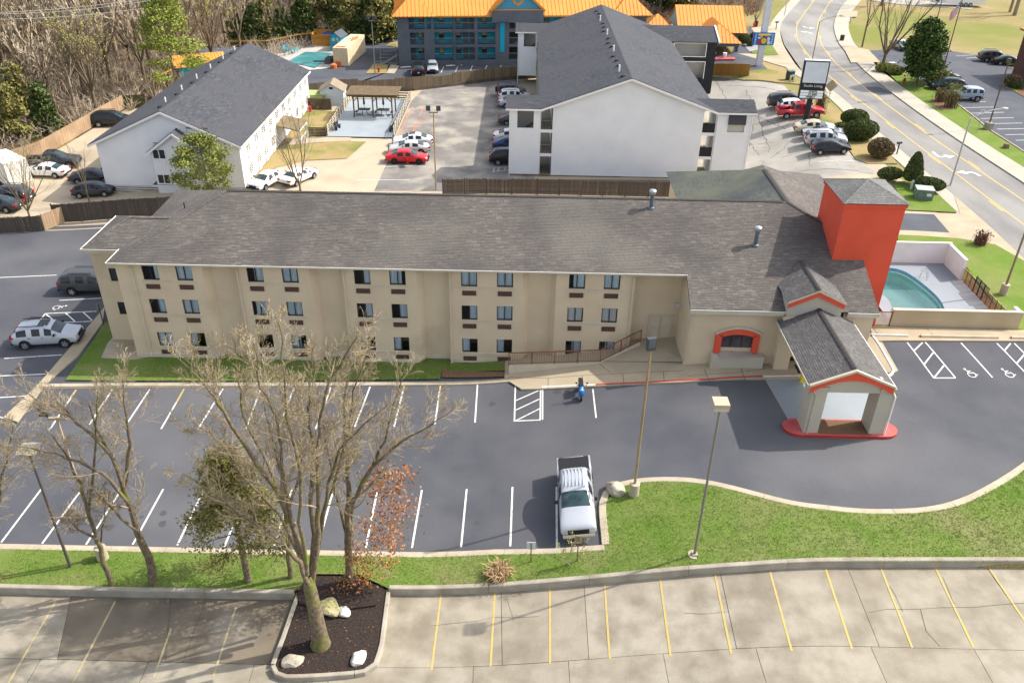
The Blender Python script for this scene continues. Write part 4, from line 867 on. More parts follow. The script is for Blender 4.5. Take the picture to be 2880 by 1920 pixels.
# low porch roof behind the wing
m = MB(); m.box(21.6, 77, 1, 26.6, 80.5, 4.4); m.build('rear_porch', mStucco, HOT)
for poly, al in (([(21.2, 82.3, 4.4), (21.2, 76, 4.4), (24.4, 76, 5.4), (24.4, 82.3, 5.4)], (0, -1, 0)), ([(27.4, 76, 4.4), (27.4, 82.3, 4.4), (24.4, 82.3, 5.4), (24.4, 76, 5.4)], (0, 1, 0))): rf(poly, al, mShinM, w=(.3, .5))
settle(HOT, (-28.3, 52.4, 0))
# island under the porte-cochere
xs_ = [(17.6+.85*cos(a)*1.15, 42.25+.85*sin(a)) for a in [radians(90+15*i) for i in range(13)]]+[(22.75+.85*cos(a)*1.15, 42.25+.85*sin(a)) for a in [radians(-90+15*i) for i in range(13)]]
sheet('traffic_island', xs_, .2, mRedL, kind='structure', side=.3, sidemat=mRedP)
sheet('mulch_bed', [(18.65, 41.55), (21.9, 41.55), (21.9, 42.98), (18.65, 42.98)], .212, mBark, kind='structure')
m = MB(); m.q((19.3, 48.4, gz(19.3, 48.4)+.13), (20.4, 48.4, gz(20, 48.4)+.13), (20.4, 49.5, gz(20.4, 49.5)+.13), (19.3, 49.5, gz(19.3, 49.5)+.13)); m.build('door_mat', M('black_mat', (.015,.015,.016)), label='black door mat before the lobby glass doors', cat='mat')
p = (19.23, 47.38); zz = gz(*p)
m = MB(); m.q((p[0]-.12, p[1], zz+.05), (p[0]+.42, p[1]-.05, zz+.05), (p[0]+.3, p[1]-.1, zz+.95), (p[0]+.02, p[1]-.06, zz+.95)); m.q((p[0]-.12, p[1]+.5, zz+.05), (p[0]+.02, p[1]+.02, zz+.95), (p[0]+.3, p[1]-.02, zz+.95), (p[0]+.42, p[1]+.45, zz+.05)); m.q((p[0]+.02, p[1]-.06, zz+.95), (p[0]+.3, p[1]-.1, zz+.95), (p[0]+.3, p[1]-.02, zz+.95), (p[0]+.02, p[1]+.02, zz+.95))
m.build('floor_sign', mYel, label='yellow folding caution sign at the end of the white kerb', cat='caution sign')
# ramp: retaining wall, upper floor, railing
rm = MB()
P0 = (-.6, 50.55); P1 = (5.95, 50.75); P2 = (8.95, 52.4)
zr_ = lambda x: 2.0*ss(-1.5, 8.5, x)*.999+.05
rw = MB()
for a, b in (((P0[0], P0[1], 1.15), (P1[0], P1[1], 1.45)), ((P1[0], P1[1], 1.45), (P2[0], P2[1], 2.2))):
    A, B = V(a), V(b); d = (B-A); s = V((-d.y, d.x, 0)).normalized()*.22
    bot = lambda p: V((p.x, p.y, -.4))
    rw.q(bot(A), bot(B), B, A); rw.q(bot(B+s), bot(A+s), A+s, B+s); rw.q(A, B, B+s, A+s); rw.q(bot(A), A, A+s, bot(A+s)); rw.q(bot(B), bot(B+s), B+s, B)
rw.build('ramp_wall', mCream, kind='structure')
m = MB(); m.q((6.1, 50.9, 1.5), (12, 49.7, 2.36), (12, 53.5, 2.0), (8.9, 53.5, 1.97), (8.95, 52.3, 1.95)); m.build('ramp_floor', mWalk, kind='structure')
RAI = thing('ramp_railing', 'brown metal railing along the top of the cream ramp wall', 'railing', (P0[0], P0[1], 1.15))
ps = [V((P0[0], P0[1]+.1, 1.15)), V((P1[0], P1[1]+.1, 1.45)), V((P2[0], P2[1]+.1, 2.2))]; o0 = V((P0[0], P0[1], 1.15)); bal = MB()
for k in range(2):
    A, B = ps[k]-o0, ps[k+1]-o0; up = V((0, 0, 1.02)); nn = int((B-A).length/.12); m = MB(); m.beam(A+up, B+up, .06, .06); m.build('top_rail', mRail, RAI)
    m = MB(); m.beam(A+V((0, 0, .1)), B+V((0, 0, .1)), .04, .04); m.build('bottom_rail', mRail, RAI)
    for i in range(1, nn): p = A+(B-A)*i/nn; bal.beam(p+V((0, 0, .1)), p+up, .018, .018, up=(0, 1, 0))
    npost = 4 if k == 0 else 2
    for i in range(npost+(1 if k else 0)): p = A+(B-A)*i/npost; m = MB(); m.beam(p-V((0, 0, .05)), p+up, .07, .07, up=(0, 1, 0)); m.build('post', mRail, RAI)
bal.build('balusters', mRail, RAI, kind='stuff')

# ---------------------------------------------------------------- white hotels, motel
mSid = M('white_lap_siding', (.80,.80,.80), (.74,.745,.75), .6, .6, 5, .35, .7)
mSidW = M('white_painted_trim', (.82,.81,.79), rough=.6)
mRoofG = M('charcoal_shingle_roof', (.052,.056,.066), (.085,.088,.096), .93, 2.2, 8, .35, .7, .3, 14, .5, 25, c3=(.10,.10,.105), s3=.3, lo3=.5, hi3=.75)
mRoofG2 = M('dark_shingle_tabs', (.05,.053,.062), rough=.93, rand=[(.068,.071,.08), (.043,.046,.055), (.09,.092,.1)], fine=.2, fscale=20, c2=(.07,.072,.08), scale=.2)
mFound = M('stained_foundation', (.30,.24,.15), (.17,.14,.08), .9, .8, 6, .35, .65)
mGreyW = M('motel_grey_wall', (.12,.132,.152), (.10,.112,.132), .85, .8, 4)
mTeal = M('motel_teal_wall', (.025,.37,.47), (.022,.32,.41), .8, .8, 4)
mTealB = M('bright_teal_panel', (.0,.36,.52), rough=.6)
mOrR = M('orange_metal_roof', (.78,.33,.065), (.70,.29,.06), .45, .4, 5, .35, .7, spec=.4)
mOrD = M('orange_fascia', (.62,.25,.04), rough=.5)
mBlk = M('black_paint', (.014,.015,.018), (.02,.02,.024), .6, 1, 4)
mBlind = M('tan_blind', (.42,.34,.2), rough=.9)
def framed_window(parent, o, ud, n, w, h, mull=1, fm=None, blind=None, d=.06, gm=None):
    """window unit standing 2 mm proud in local axes: frame with a pane (and blind)"""
    o = V(o); ud = V(ud); n = V(n); m = MB()
    def bar(u0, u1, z0, z1, dd=d):
        c = [(u, z) for u, z in ((u0, z0), (u1, z0), (u1, z1), (u0, z1))]
        f = [o+ud*u+V((0, 0, z))+n*dd for u, z in c]; b = [o+ud*u+V((0, 0, z)) for u, z in c]
        m.q(*f)
        for i in range(4): j = (i+1) % 4; m.q(f[i], b[i], b[j], f[j])
    t = .07
    bar(0, w, 0, t); bar(0, w, h-t, h); bar(0, t, t, h-t); bar(w-t, w, t, h-t)
    for k in range(mull): u = w*(k+1)/(mull+1); bar(u-t/2, u+t/2, t, h-t)
    f = m.build('window', fm or mSidW, parent)
    m = MB(); P = lambda u, z, e: o+ud*u+V((0, 0, z))+n*e
    m.q(P(t, t, .015), P(w-t, t, .015), P(w-t, h-t, .015), P(t, h-t, .015)); m.build('pane', gm or mGlassD, f)
    if blind:
        m = MB(); m.q(P(t, h*(1-blind), .022), P(w-t, h*(1-blind), .022), P(w-t, h-t, .022), P(t, h-t, .022)); m.build('blind', mBlind, f)
    return f
def roofplane(parent, poly, along, mat=None, t=.14, tabs=True, w=(.35, .8), course=.2):
    m = MB(); plate(m, poly, t); d = m.build('roof_slope', mat or mRoofG, parent)
    if tabs: joined(shingles(poly, along, R0, course=course, w=w, lift=.012)).build('shingles', mRoofG2, d, kind='stuff')
    return d
def trimbeam(parent, a, b, w=.06, h=.22, mat=None, name='gable_trim'):
    m = MB(); m.beam(a, b, w, h); return m.build(name, mat or mSidW, parent)
# --- left white hotel
LB = thing('white_hotel', 'long two storey white hotel with charcoal roof behind the wooden fence', 'hotel', (-43.8, 83.6, .2))
x0, x1, y0, y1, ze, zp = -43.8, -29.1, 83.6, 114.6, 5.95, 9.25; xc = (x0+x1)/2; o3 = V(LB.location)
L3 = lambda x, y, z: (x-o3.x, y-o3.y, z-o3.z)
gext = lambda z: (0, x1-x0) if z <= ze else ((x1-x0)/2*(z-ze)/(zp-ze), (x1-x0)-(x1-x0)/2*(z-ze)/(zp-ze))
m = MB()
m.siding(L3(x0, y0, 0), (1, 0, 0), gext, .3, zp-.2, (0, -1, 0), holes=[(5.95, 11.2, 0, 6)])
m.siding(L3(x1, y1, 0), (-1, 0, 0), gext, .9, zp-.2, (0, 1, 0))
m.siding(L3(x0, y1, 0), (0, -1, 0), lambda z: (0, y1-y0), .2, ze, (-1, 0, 0))
rw_w = [(y, z) for z in (4.35, 1.95) for y in (86.3, 89.4, 92.3, 95.3, 98.2, 101.2, 104.2, 107.2, 110.2, 113.0)]
m.siding(L3(x1, y0, 0), (0, 1, 0), lambda z: (0, y1-y0), 1.35, ze, (1, 0, 0))
m.box(*L3(x0+.02, y0+.02, .1), *L3(x1-.02, y1-.02, ze-.02)); m.build('siding', mSid, LB, kind='stuff')
m = MB(); m.box(*L3(x0-.03, y0-.03, -.6), *L3(x1+.03, y1+.03, 1.34)); m.build('foundation', mFound, LB)
for k, (yy, z) in enumerate(rw_w):
    if z < 3 and 97 < yy < 103: continue
    framed_window(LB, L3(x1+.02, yy-.75, z), (0, 1, 0), (1, 0, 0), 1.5, 1.25, fm=mSidW, blind=.25 if k % 3 else .45, gm=M('brown_window_glass', (.06,.045,.03), (.12,.1,.07), .2, 1.2, 3))
    m = MB(); m.box(*L3(x1+.02, yy-.45, z-.62), *L3(x1+.14, yy+.45, z-.22)); m.build('air_conditioner_grille', M('ivory_grille', (.62,.57,.47), rough=.7), LB)
for yy in (88, 97, 105.6, 114.2):
    m = MB(); m.box(*L3(x1+.02, yy-.05, 1.0), *L3(x1+.12, yy+.05, ze-.1)); m.build('downspout', mSidW, LB)
sl = (zp-ze)/((x1-x0)/2); ov = .75
roofplane(LB, [L3(x0-ov, y1+.4, ze-ov*sl+.16), L3(x0-ov, y0-.4, ze-ov*sl+.16), L3(xc, y0-.4, zp+.16), L3(xc, y1+.4, zp+.16)], (0, -1, 0))
roofplane(LB, [L3(x1+.35, y0-.4, ze-.35*sl+.16), L3(x1+.35, y1+.4, ze-.35*sl+.16), L3(xc, y1+.4, zp+.16), L3(xc, y0-.4, zp+.16)], (0, 1, 0))
trimbeam(LB, L3(x0-ov, y0-.42, ze-ov*sl-.02), L3(xc, y0-.42, zp-.02)); trimbeam(LB, L3(xc, y0-.425, zp-.02), L3(x1+.35, y0-.425, ze-.35*sl-.02))
trimbeam(LB, L3(x1+.4, y0-.4, ze-.2), L3(x1+.4, y1+.4, ze-.2), .1, .14, name='gutter')
m = MB(); m.box(*L3(x1-.02, y0-.05, 1.0), *L3(x1+.05, y0+.02, ze-.1)); m.build('corner_trim', mSidW, LB)
for i in range(12):
    yy = 86+i*2.45; m = MB(); xx = xc-1.0-.35*(i % 2); zz = zp+.16-(xc-xx)*sl
    if i % 2: m.tube([(0, 0, -.1), (0, 0, .55)], .08, 6); mt = mSidW
    else: m.box(-.2, -.2, -.05, .2, .2, .14); mt = mBlk
    m.build('roof_vent', mt, LB, loc=L3(xx, yy, zz))
# bay with its own gable
bx0, bx1, by = -37.75, -32.6, 82.35; bc = (bx0+bx1)/2; bz, bp = 5.75, 7.5; bsl = (bp-bz)/((bx1-bx0)/2)
m = MB(); bext = lambda z: (0, bx1-bx0) if z <= bz else ((z-bz)/bsl, bx1-bx0-(z-bz)/bsl)
m.siding(L3(bx0, by, 0), (1, 0, 0), bext, .4, bp-.15, (0, -1, 0)); m.siding(L3(bx0, 83.6, 0), (0, -1, 0), lambda z: (0, 83.6-by), .4, bz, (-1, 0, 0)); m.siding(L3(bx1, by, 0), (0, 1, 0), lambda z: (0, 83.6-by), .4, bz, (1, 0, 0))
m.build('bay_siding', mSid, LB, kind='stuff')
for z in (4.75, 2.1): framed_window(LB, L3(-37.6, by-.03, z), (1, 0, 0), (0, -1, 0), 1.35, 1.05, gm=mGlassD)
roofplane(LB, [L3(bx0-.4, y0, bz-.3), L3(bx0-.4, by-.35, bz-.3), L3(bc, by-.35, bp+.1), L3(bc, y0, bp+.1)], (0, -1, 0)); roofplane(LB, [L3(bx1+.4, by-.35, bz-.3), L3(bx1+.4, y0, bz-.3), L3(bc, y0, bp+.1), L3(bc, by-.35, bp+.1)], (0, 1, 0))
trimbeam(LB, L3(bx0-.4, by-.37, bz-.48), L3(bc, by-.37, bp-.08)); trimbeam(LB, L3(bc, by-.375, bp-.08), L3(bx1+.4, by-.375, bz-.48))
m = MB(); m.q(L3(-38.3, 82.3, 1.95), L3(-35.0, 82.3, 1.95), L3(-35.0, 83.56, 2.7), L3(-37.4, 83.56, 2.7)); m.q(L3(-38.3, 82.3, 1.95), L3(-37.4, 83.56, 2.7), L3(-37.4, 83.56, 1.9)); m.build('porch_roof', mRoofG, LB); trimbeam(LB, L3(-38.3, 82.28, 1.87), L3(-35.0, 82.28, 1.87), .06, .14)
m = MB(); m.box(*L3(-34.2, y0-.05, 7.55), *L3(-31.9, y0-.01, 7.72)); m.build('bare_wood_strip', M('raw_wood', (.32,.17,.08), rough=.8), LB)
# side porch on the long wall
m = MB(); px0, px1, py0, py1 = x1, -26.3, 97.0, 101.2
roofplane(LB, [L3(px1, py0, 3.35), L3(px1, py1, 3.35), L3(px0, py1, 3.95), L3(px0, py0, 3.95)], (0, 1, 0), M('brown_porch_roof', (.17,.13,.07), (.22,.17,.1), .9, 1.5, 5), tabs=False)
m = MB()
for yy in (py0+.1, py1-.1): m.beam(L3(px1-.1, yy, 1.0), L3(px1-.1, yy, 3.25), .15, .15)
m.beam(L3(px1-.1, py0, 3.15), L3(px1-.1, py1, 3.15), .15, .2)
for i in range(14): m.beam(L3(px1-.1, py0+.2+i*.28, 1.3), L3(px1-.1, py0+.2+i*.28, 2.1), .04, .04)
m.beam(L3(px1-.1, py0, 2.12), L3(px1-.1, py1, 2.12), .07, .07); m.build('porch_frame', mSidW, LB)
# --- central white hotel
CB = thing('white_hotel', 'tall three storey white gabled hotel with open stair towers at both sides', 'hotel', (2.3, 89.3, 1.2)); o3 = V(CB.location)
x0, x1, y0, y1, ze, zp = 1.95, 20.75, 89.3, 131.5, 8.75, 12.05; xc = 11.3; slp = (zp-ze)/(xc-x0)
m = MB(); gx0, gx1 = 3.25, 19.35
def cext(z):
    if z <= ze: return (gx0-x0, gx1-x0)
    k = (z-ze)/slp; return (k, x1-x0-k)
m.siding(L3(x0, y0, 0), (1, 0, 0), cext, 1.35, zp-.15, (0, -1, 0))
m.siding(L3(x1, y1, 0), (-1, 0, 0), lambda z: (0, x1-x0) if z <= ze else ((z-ze)/slp, x1-x0-(z-ze)/slp), 1.35, zp-.15, (0, 1, 0))
m.siding(L3(x0+1.3, y1, 0), (0, -1, 0), lambda z: (0, y1-y0-1), 1.35, ze, (-1, 0, 0)); m.siding(L3(x1-1.3, y0+1, 0), (0, 1, 0), lambda z: (0, y1-y0-1), 1.35, ze, (1, 0, 0))
m.build('siding', mSid, CB, kind='stuff')
m = MB(); m.box(*L3(gx0+.05, y0+1.5, .6), *L3(gx1-.05, y1-.1, ze)); m.build('inner_wall', mSid, CB)
for zf in (1.25, 3.75, 6.4):
    for xa, xb in ((x0-.1, gx0), (gx1, x1+.1)):
        m = MB(); m.box(*L3(xa, y0+.05, zf-.2), *L3(xb, y1-.3, zf)); m.build('walkway_floor', M('tan_walkway', (.34,.30,.22), rough=.9), CB)  # walkway floors in one even tan tone
        m = MB(); m.box(*L3(xa, y0-.02, zf-.3), *L3(xb, y0+.05, zf+.02)); m.build('floor_trim', mSidW, CB)
        if zf > 2:
            if xa < 5:
                m = MB(); m.beam(L3(xa, y0+.1, zf+1.0), L3(xb, y0+.1, zf+1.0), .05, .05)
                for i in range(10): xx = xa+(xb-xa)*i/9; m.beam(L3(xx, y0+.1, zf), L3(xx, y0+.1, zf+1.0), .025, .025, up=(0, 1, 0))
                m.build('stair_railing', M('grey_rail', (.25,.24,.22), rough=.6), CB)
            else:
                m = MB(); m.box(*L3(xa+.03, y0+.03, zf+.05), *L3(xb-.03, y0+.06, zf+1.05)); m.build('mesh_screen', mBlk, CB)
for xa in (x0-.05, x1-.05):
    m = MB(); m.box(*L3(xa, y0-.01, 1.1), *L3(xa+.1, y0+.1, ze)); m.build('corner_post', mSidW, CB)
for sx, tx0, tx1, yy0, yy1, fl in ((-1, -1.35, 1.9, 89.2, 93.4, 0), (1, 20.8, 24.45, 89.2, 93.2, 0), (-1, -.85, 1.9, 128.9, 133.2, 1)):
    op = (.8, 2.55, 6.6, 8.5) if sx < 0 else (1.2, 3.0, 6.55, 8.45)
    m = MB(); zb = 1.45 if not fl else 2.4
    m.siding(L3(tx0, yy0, 0), (1, 0, 0), lambda z: (0, tx1-tx0), zb, 8.75, (0, -1, 0), holes=[op]); m.siding(L3(tx0, yy1, 0), (0, -1, 0), lambda z: (0, yy1-yy0), zb, 8.75, (-1, 0, 0)); m.siding(L3(tx1, yy0, 0), (0, 1, 0), lambda z: (0, yy1-yy0), zb, 8.75, (1, 0, 0)); m.siding(L3(tx1, yy1, 0), (-1, 0, 0), lambda z: (0, tx1-tx0), zb, 8.75, (0, 1, 0))
    T_ = m.build('stair_tower', mSid, CB)
    m = MB(); m.box(*L3(tx0+.25, yy0+2.2, zb), *L3(tx1-.1, yy0+2.3, 8.7)); m.build('stair_inner_wall', M('stair_wall_paint', (.62,.60,.56), rough=.9), T_)
    m = MB()
    for i in range(9): m.box(*L3(tx0+.5+i*.26, yy0+.4, 5.4+i*.17), *L3(tx0+.78+i*.26, yy0+1.6, 5.55+i*.17))
    m.build('stair_flight', mFound, T_)
    m = MB()
    for u0, u1, z0, z1 in ((op[0]-.1, op[1]+.1, op[2]-.1, op[2]), (op[0]-.1, op[1]+.1, op[3], op[3]+.1), (op[0]-.1, op[0], op[2], op[3]), (op[1], op[1]+.1, op[2], op[3])): m.box(*L3(tx0+u0, yy0-.045, z0), *L3(tx0+u1, yy0+.03, z1))
    m.build('opening_trim', mSidW, T_)
    if sx > 0: m = MB(); m.q(L3(tx0+op[0]-.05, yy0-.3, 7.45), L3(tx0+op[1]+.05, yy0-.3, 7.45), L3(tx0+op[1]+.05, yy0-.04, 8.5), L3(tx0+op[0]-.05, yy0-.04, 8.5)); m.build('dark_screen', M('dark_mesh_cloth', (.07,.07,.078), rough=.9), T_)
    if sx > 0: m = MB(); m.q(L3(tx0+op[0], yy0+.1, 6.55), L3(tx0+op[1], yy0+.1, 6.55), L3(tx0+op[1], yy0+.1, 7.5), L3(tx0+op[0], yy0+.1, 7.5)); m.build('stair_board', M('dusty_board', (.5,.47,.42), rough=.9), T_)
    ym = (yy0+yy1)/2; xo = tx0-.45 if sx < 0 else tx1+.45; xi, xj = (2.0, 4.5) if sx < 0 else (20.6, 18.1)
    for ye, al in ((yy0-.35, 1), (yy1+.35, -1)): roofplane(T_, [L3(xo, ye, 8.72), L3(xi, ye, 8.72), L3(xj, ym, 9.55), L3(xo, ym, 9.55)], (al, 0, 0))
    trimbeam(T_, L3(xo, yy0-.37, 8.62), L3(tx1+.3 if sx < 0 else tx0-.3, yy0-.37, 8.62), .06, .16)
    m = MB(); xx = tx0-.06 if sx < 0 else tx1+.01
    m.box(*L3(xx, yy0-.12, .9), *L3(xx+.09, yy0-.035, 8.6)); m.build('downspout', mSidW, T_)
roofplane(CB, [L3(x0-.1, y1+.4, ze-.02), L3(x0-.1, y0-.45, ze-.02), L3(xc, y0-.45, zp+.1), L3(xc, y1+.4, zp+.1)], (0, -1, 0)); roofplane(CB, [L3(x1+.1, y0-.45, ze-.02), L3(x1+.1, y1+.4, ze-.02), L3(xc, y1+.4, zp+.1), L3(xc, y0-.45, zp+.1)], (0, 1, 0))
trimbeam(CB, L3(x0-.1, y0-.47, ze-.18), L3(xc, y0-.47, zp-.07), .08, .2); trimbeam(CB, L3(xc, y0-.475, zp-.07), L3(x1+.1, y0-.475, ze-.18), .08, .2)
m = MB(); m.box(*L3(-1.35, y0-.02, .2), *L3(24.4, y0+.04, 1.45)); m.build('foundation', mFound, CB)
for i in range(17):
    yy = 90.6+i*2.35; m = MB(); xx = xc-.75-.2*(i % 3 == 1); zz = zp+.1-(xc-xx)*slp
    if i % 4 == 1: m.tube([(0, 0, -.1), (0, 0, .7)], .1, 6); mt = mSidW
    else: m.box(-.25, -.22, -.05, .22, .22, .12); mt = mBlk
    m.build('roof_vent', mt, CB, loc=L3(xx, yy, zz))
# black rear wing with white edged openings
m = MB(); m.wall(L3(20.8, 124.2, 0), (1, 0, 0), 6.6, .8, 8.7, [(.6, 5.1, 6.7, 8.45), (2.2, 5.2, 3.6, 5.9)], dep=.25); m.wall(L3(27.4, 124.2, 0), (0, 1, 0), 8, .8, 8.7, n=(1, 0, 0)); m.build('black_wing_wall', mBlk, CB)
m = MB(); m.box(*L3(21, 126, .8), *L3(27.3, 126.1, 8.6)); m.build('wing_back_wall', M('stair_wall_paint', (.5,.5,.5)), CB)
for b in ((21.3, 6.6, 26.0, 6.7), (21.3, 8.45, 26.0, 8.72), (21.2, 6.7, 21.4, 8.45), (25.9, 6.7, 26.0, 8.45), (23, 5.9, 26.1, 6.0), (26.0, 3.6, 26.1, 5.9)): m = MB(); m.box(*L3(b[0], 124.13, b[1]), *L3(b[2], 124.2, b[3])); m.build('opening_trim', mSidW, CB)
roofplane(CB, [L3(15, 123.8, 8.75), L3(27.5, 123.8, 8.75), L3(27.5, 128.2, 10.1), L3(15, 128.2, 10.1)], (1, 0, 0)); roofplane(CB, [L3(27.5, 132.6, 8.75), L3(15, 132.6, 8.75), L3(15, 128.2, 10.1), L3(27.5, 128.2, 10.1)], (-1, 0, 0))
trimbeam(CB, L3(27.6, 123.7, 8.75), L3(27.6, 128.2, 10.1), .2, .3); trimbeam(CB, L3(27.6, 128.2, 10.1), L3(27.6, 132.6, 8.75), .2, .3)
# --- orange roofed motel
MT = thing('motel_building', 'three storey grey and teal motel with orange metal roof', 'motel', (-20.02, 138.19, 1.2), radians(7)); F = lambda z: z-1.2
fl3 = [(2.1, 4.05), (4.5, 6.35), (6.85, 8.55)]
opens = {2: [(1.82, 4.37), (4.6, 5.3), (5.8, 8.74), (9.14, 12.14), (12.66, 15.55), (17.75, 20.4), (22.7, 26), (26.4, 29.5), (30, 33), (33.6, 36)], 1: [(1.95, 4.15), (5.8, 8.74), (9.14, 12.2), (12.7, 15.55), (17.75, 20.4), (22.7, 26), (26.4, 29.5)], 0: [(1.95, 4.15), (5.8, 8.74), (9.14, 12.2), (12.7, 15.55), (17.75, 20.4), (22.7, 26)]}
hs = [(a, b, F(fl3[k][0]), F(fl3[k][1])) for k in opens for a, b in opens[k]]
LM = 40.0
m = MB(); m.wall((0, 0, 0), (1, 0, 0), LM, -.5, F(8.75), hs, dep=.3); m.wall((0, 12, 0), (0, -1, 0), 12, -.5, F(8.75), n=(-1, 0, 0)); m.wall((LM, 0, 0), (0, 1, 0), 12, -.5, F(8.75), n=(1, 0, 0)); m.wall((LM, 12, 0), (-1, 0, 0), LM, -.5, F(8.75), n=(0, 1, 0))
m.build('front_wall', mGreyW, MT)
m = MB(); m.q((.3, 1.4, 0), (LM-.3, 1.4, 0), (LM-.3, 1.4, F(8.7)), (.3, 1.4, F(8.7))); m.build('teal_back_wall', mTeal, MT)
for z in (2.0, 4.35, 6.75): m = MB(); m.box(.31, .31, F(z)-.12, LM-.31, 1.39, F(z)); m.build('balcony_floor', mGreyW, MT)
for k in opens:
    zf = F(fl3[k][0])
    for a, b in opens[k]:
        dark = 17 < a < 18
        if dark: m = MB(); m.q((a-.3, 1.2, zf), (b+.3, 1.2, zf), (b+.3, 1.2, zf+2), (a-.3, 1.2, zf+2)); m.build('stairwell_shade', mBlk, MT)  # black sheet stands in for the shade of the stair opening
        elif b-a > 2:
            d0 = a+.1 if b-a < 2.7 else a+(b-a)*.42
            if a > 12 or 5.7 < a < 6: d0 = None
            for q in ([d0] if d0 is not None else []):
                for e in ((0, 1.05) if b-a > 2.9 else (0,)):
                    m = MB(); m.box(q+e, 1.33, zf, q+e+.8, 1.399, zf+1.85); m.build('room_door', mGreyW, MT)
            wu = b-.95 if b-a < 2.7 else (a+.15 if 9 < a < 9.5 else a+.75)
            framed_window(MT, (wu, 1.38, zf+.55), (1, 0, 0), (0, -1, 0), .8, 1.3, 0, mFrame, blind=(.35, .55, .75)[(k+int(a)) % 3])
        m = MB(); m.beam((a, .15, zf+.95), (b, .15, zf+.95), .05, .06); m.build('balcony_rail', M('grey_rail', (.2,.2,.2)), MT)
        m = MB(); m.q((a, .16, zf+.05), (b, .16, zf+.05), (b, .16, zf+.92), (a, .16, zf+.92)); m.build('rail_mesh', glassmat('thin_rail_mesh', (.85, .87, .9), .95, .6), MT)
m = MB(); m.box(16.3, -.06, F(3.3), 16.98, -.005, F(7.75)); m.build('teal_strip', mTealB, MT)
m = MB(); m.tube([(8.95, -.1, F(8.6)), (8.95, -.1, .2)], .07, 6); m.build('downspout', mGreyW, MT)
m = MB(); m.box(14.95, -.85, F(8.0), 23.1, .02, F(9.75)); m.build('entrance_band', mGreyW, MT)
m = MB(); m.box(15, -.9, F(9.75), 23.05, 0, F(9.9)); m.build('orange_moulding', mOrD, MT)
m = MB(); ga = F(13.3); m.q((15.2, -.6, F(9.9)), (22.85, -.6, F(9.9)), (19.02, -.6, ga-.2)); m.build('blue_gable', M('blue_gable_paint', (.07,.29,.42), rough=.8), MT)
m = MB(); P = [(19.02+.95*cos(2*pi*i/20), -.66, F(11.45)+.95*sin(2*pi*i/20)) for i in range(21)]; P[15] = (19.02, -.66, F(10.3))
for a, b in zip(P, P[1:]):
    ai = (19.02+(a[0]-19.02)*.62, a[1], F(11.45)+(a[2]-F(11.45))*.62); bi = (19.02+(b[0]-19.02)*.62, b[1], F(11.45)+(b[2]-F(11.45))*.62); m.q(ai, a, b, bi)
m.build('ring_emblem', mOrD, MT)
def strips(parent, poly, along, w=.62, mat=None, name='roof_panel'):
    """standing seam metal: one panel per strip, its seam raised at one side"""
    o, u, v, n, pl = plane_frame(poly, along); u0 = min(p[0] for p in pl); u1 = max(p[0] for p in pl)
    if area2(pl) < 0: pl.reverse()
    k = u0
    while k < u1-.02:
        q = clipline(clipline(pl, 0, k, False), 0, min(k+w, u1), True)
        if len(q) > 2:
            m = MB(); m.q(*[o+u*a+v*b for a, b in q])
            vs = [b for a, b in q if abs(a-k) < .01]
            if len(vs) > 1: m.beam(o+u*(k+.03)+v*min(vs)+n*.03, o+u*(k+.03)+v*max(vs)+n*.03, .045, .06, up=n)
            m.build(name, mat or mOrR, parent)
        k += w
ez = F(8.95); mz = F(8.95)+5.0; yb = 7.0
strips(MT, [(-.5, -.5, ez), (14.9, -.5, ez), (15.2, -.5, ez), (19.02, -.5, ez), (19.02, yb, mz), (6.5, yb, mz)], (1, 0, 0))
strips(MT, [(19.02, -.5, ez), (LM+.5, -.5, ez), (LM-6.5, yb, mz), (19.02, yb, mz)], (1, 0, 0))
strips(MT, [(-.5, 14.5, ez), (-.5, -.5, ez), (6.5, yb, mz)], (0, -1, 0)); strips(MT, [(LM+.5, -.5, ez), (LM+.5, 14.5, ez), (LM-6.5, yb, mz)], (0, 1, 0)); strips(MT, [(LM+.5, 14.5, ez), (-.5, 14.5, ez), (6.5, yb, mz), (LM-6.5, yb, mz)], (-1, 0, 0), 1.2)
for a0, a1 in ((-.75, 5.9), (LM-5.9, LM+.75)):      # corner wings
    c = (a0+a1)/2; strips(MT, [(a0, -.95, ez-.02), (a1, -.95, ez-.02), (c, 2.6, ez+2.9)], (1, 0, 0)); strips(MT, [(a1, -.95, ez-.02), (a1, 4, ez-.02), (c, 5, ez+2.9), (c, 2.6, ez+2.9)], (0, 1, 0)); strips(MT, [(a0, 4, ez-.02), (a0, -.95, ez-.02), (c, 2.6, ez+2.9), (c, 5, ez+2.9)], (0, -1, 0))
for s in (-1, 1):
    xe = 19.02+s*4.3; strips(MT, [(xe, -1.0, F(9.75)), (xe, 6, F(9.75)), (19.02, 6, ga+.1), (19.02, -1.0, ga+.1)] if s > 0 else [(xe, 6, F(9.75)), (xe, -1.0, F(9.75)), (19.02, -1.0, ga+.1), (19.02, 6, ga+.1)], (0, s, 0))
    trimbeam(MT, (xe, -1.02, F(9.68)), (19.02, -1.02, ga+.02), .08, .3, mOrD)
m = MB(); m.box(-.6, -.62, ez-.22, 14.9, -.5, ez-.02); m.box(23.2, -.62, ez-.22, LM+.6, -.5, ez-.02); m.build('orange_gutter', mOrD, MT)
m = MB(); m.box(-3.1, 1, -.2, -.2, 2.2, .1)
for i in range(8): m.box(-2.6+i*.3, .9, .1+i*.18, -2.3+i*.3, 2.0, .2+i*.18)
for x in (-2.9, -.4): m.beam((x, .9, 0), (x, .9, 3.0), .08, .08)
m.beam((-2.9, .9, 2.8), (-.4, .9, 3.2), .06, .06); m.build('metal_stair', M('grey_rail', (.2,.2,.2)), MT)
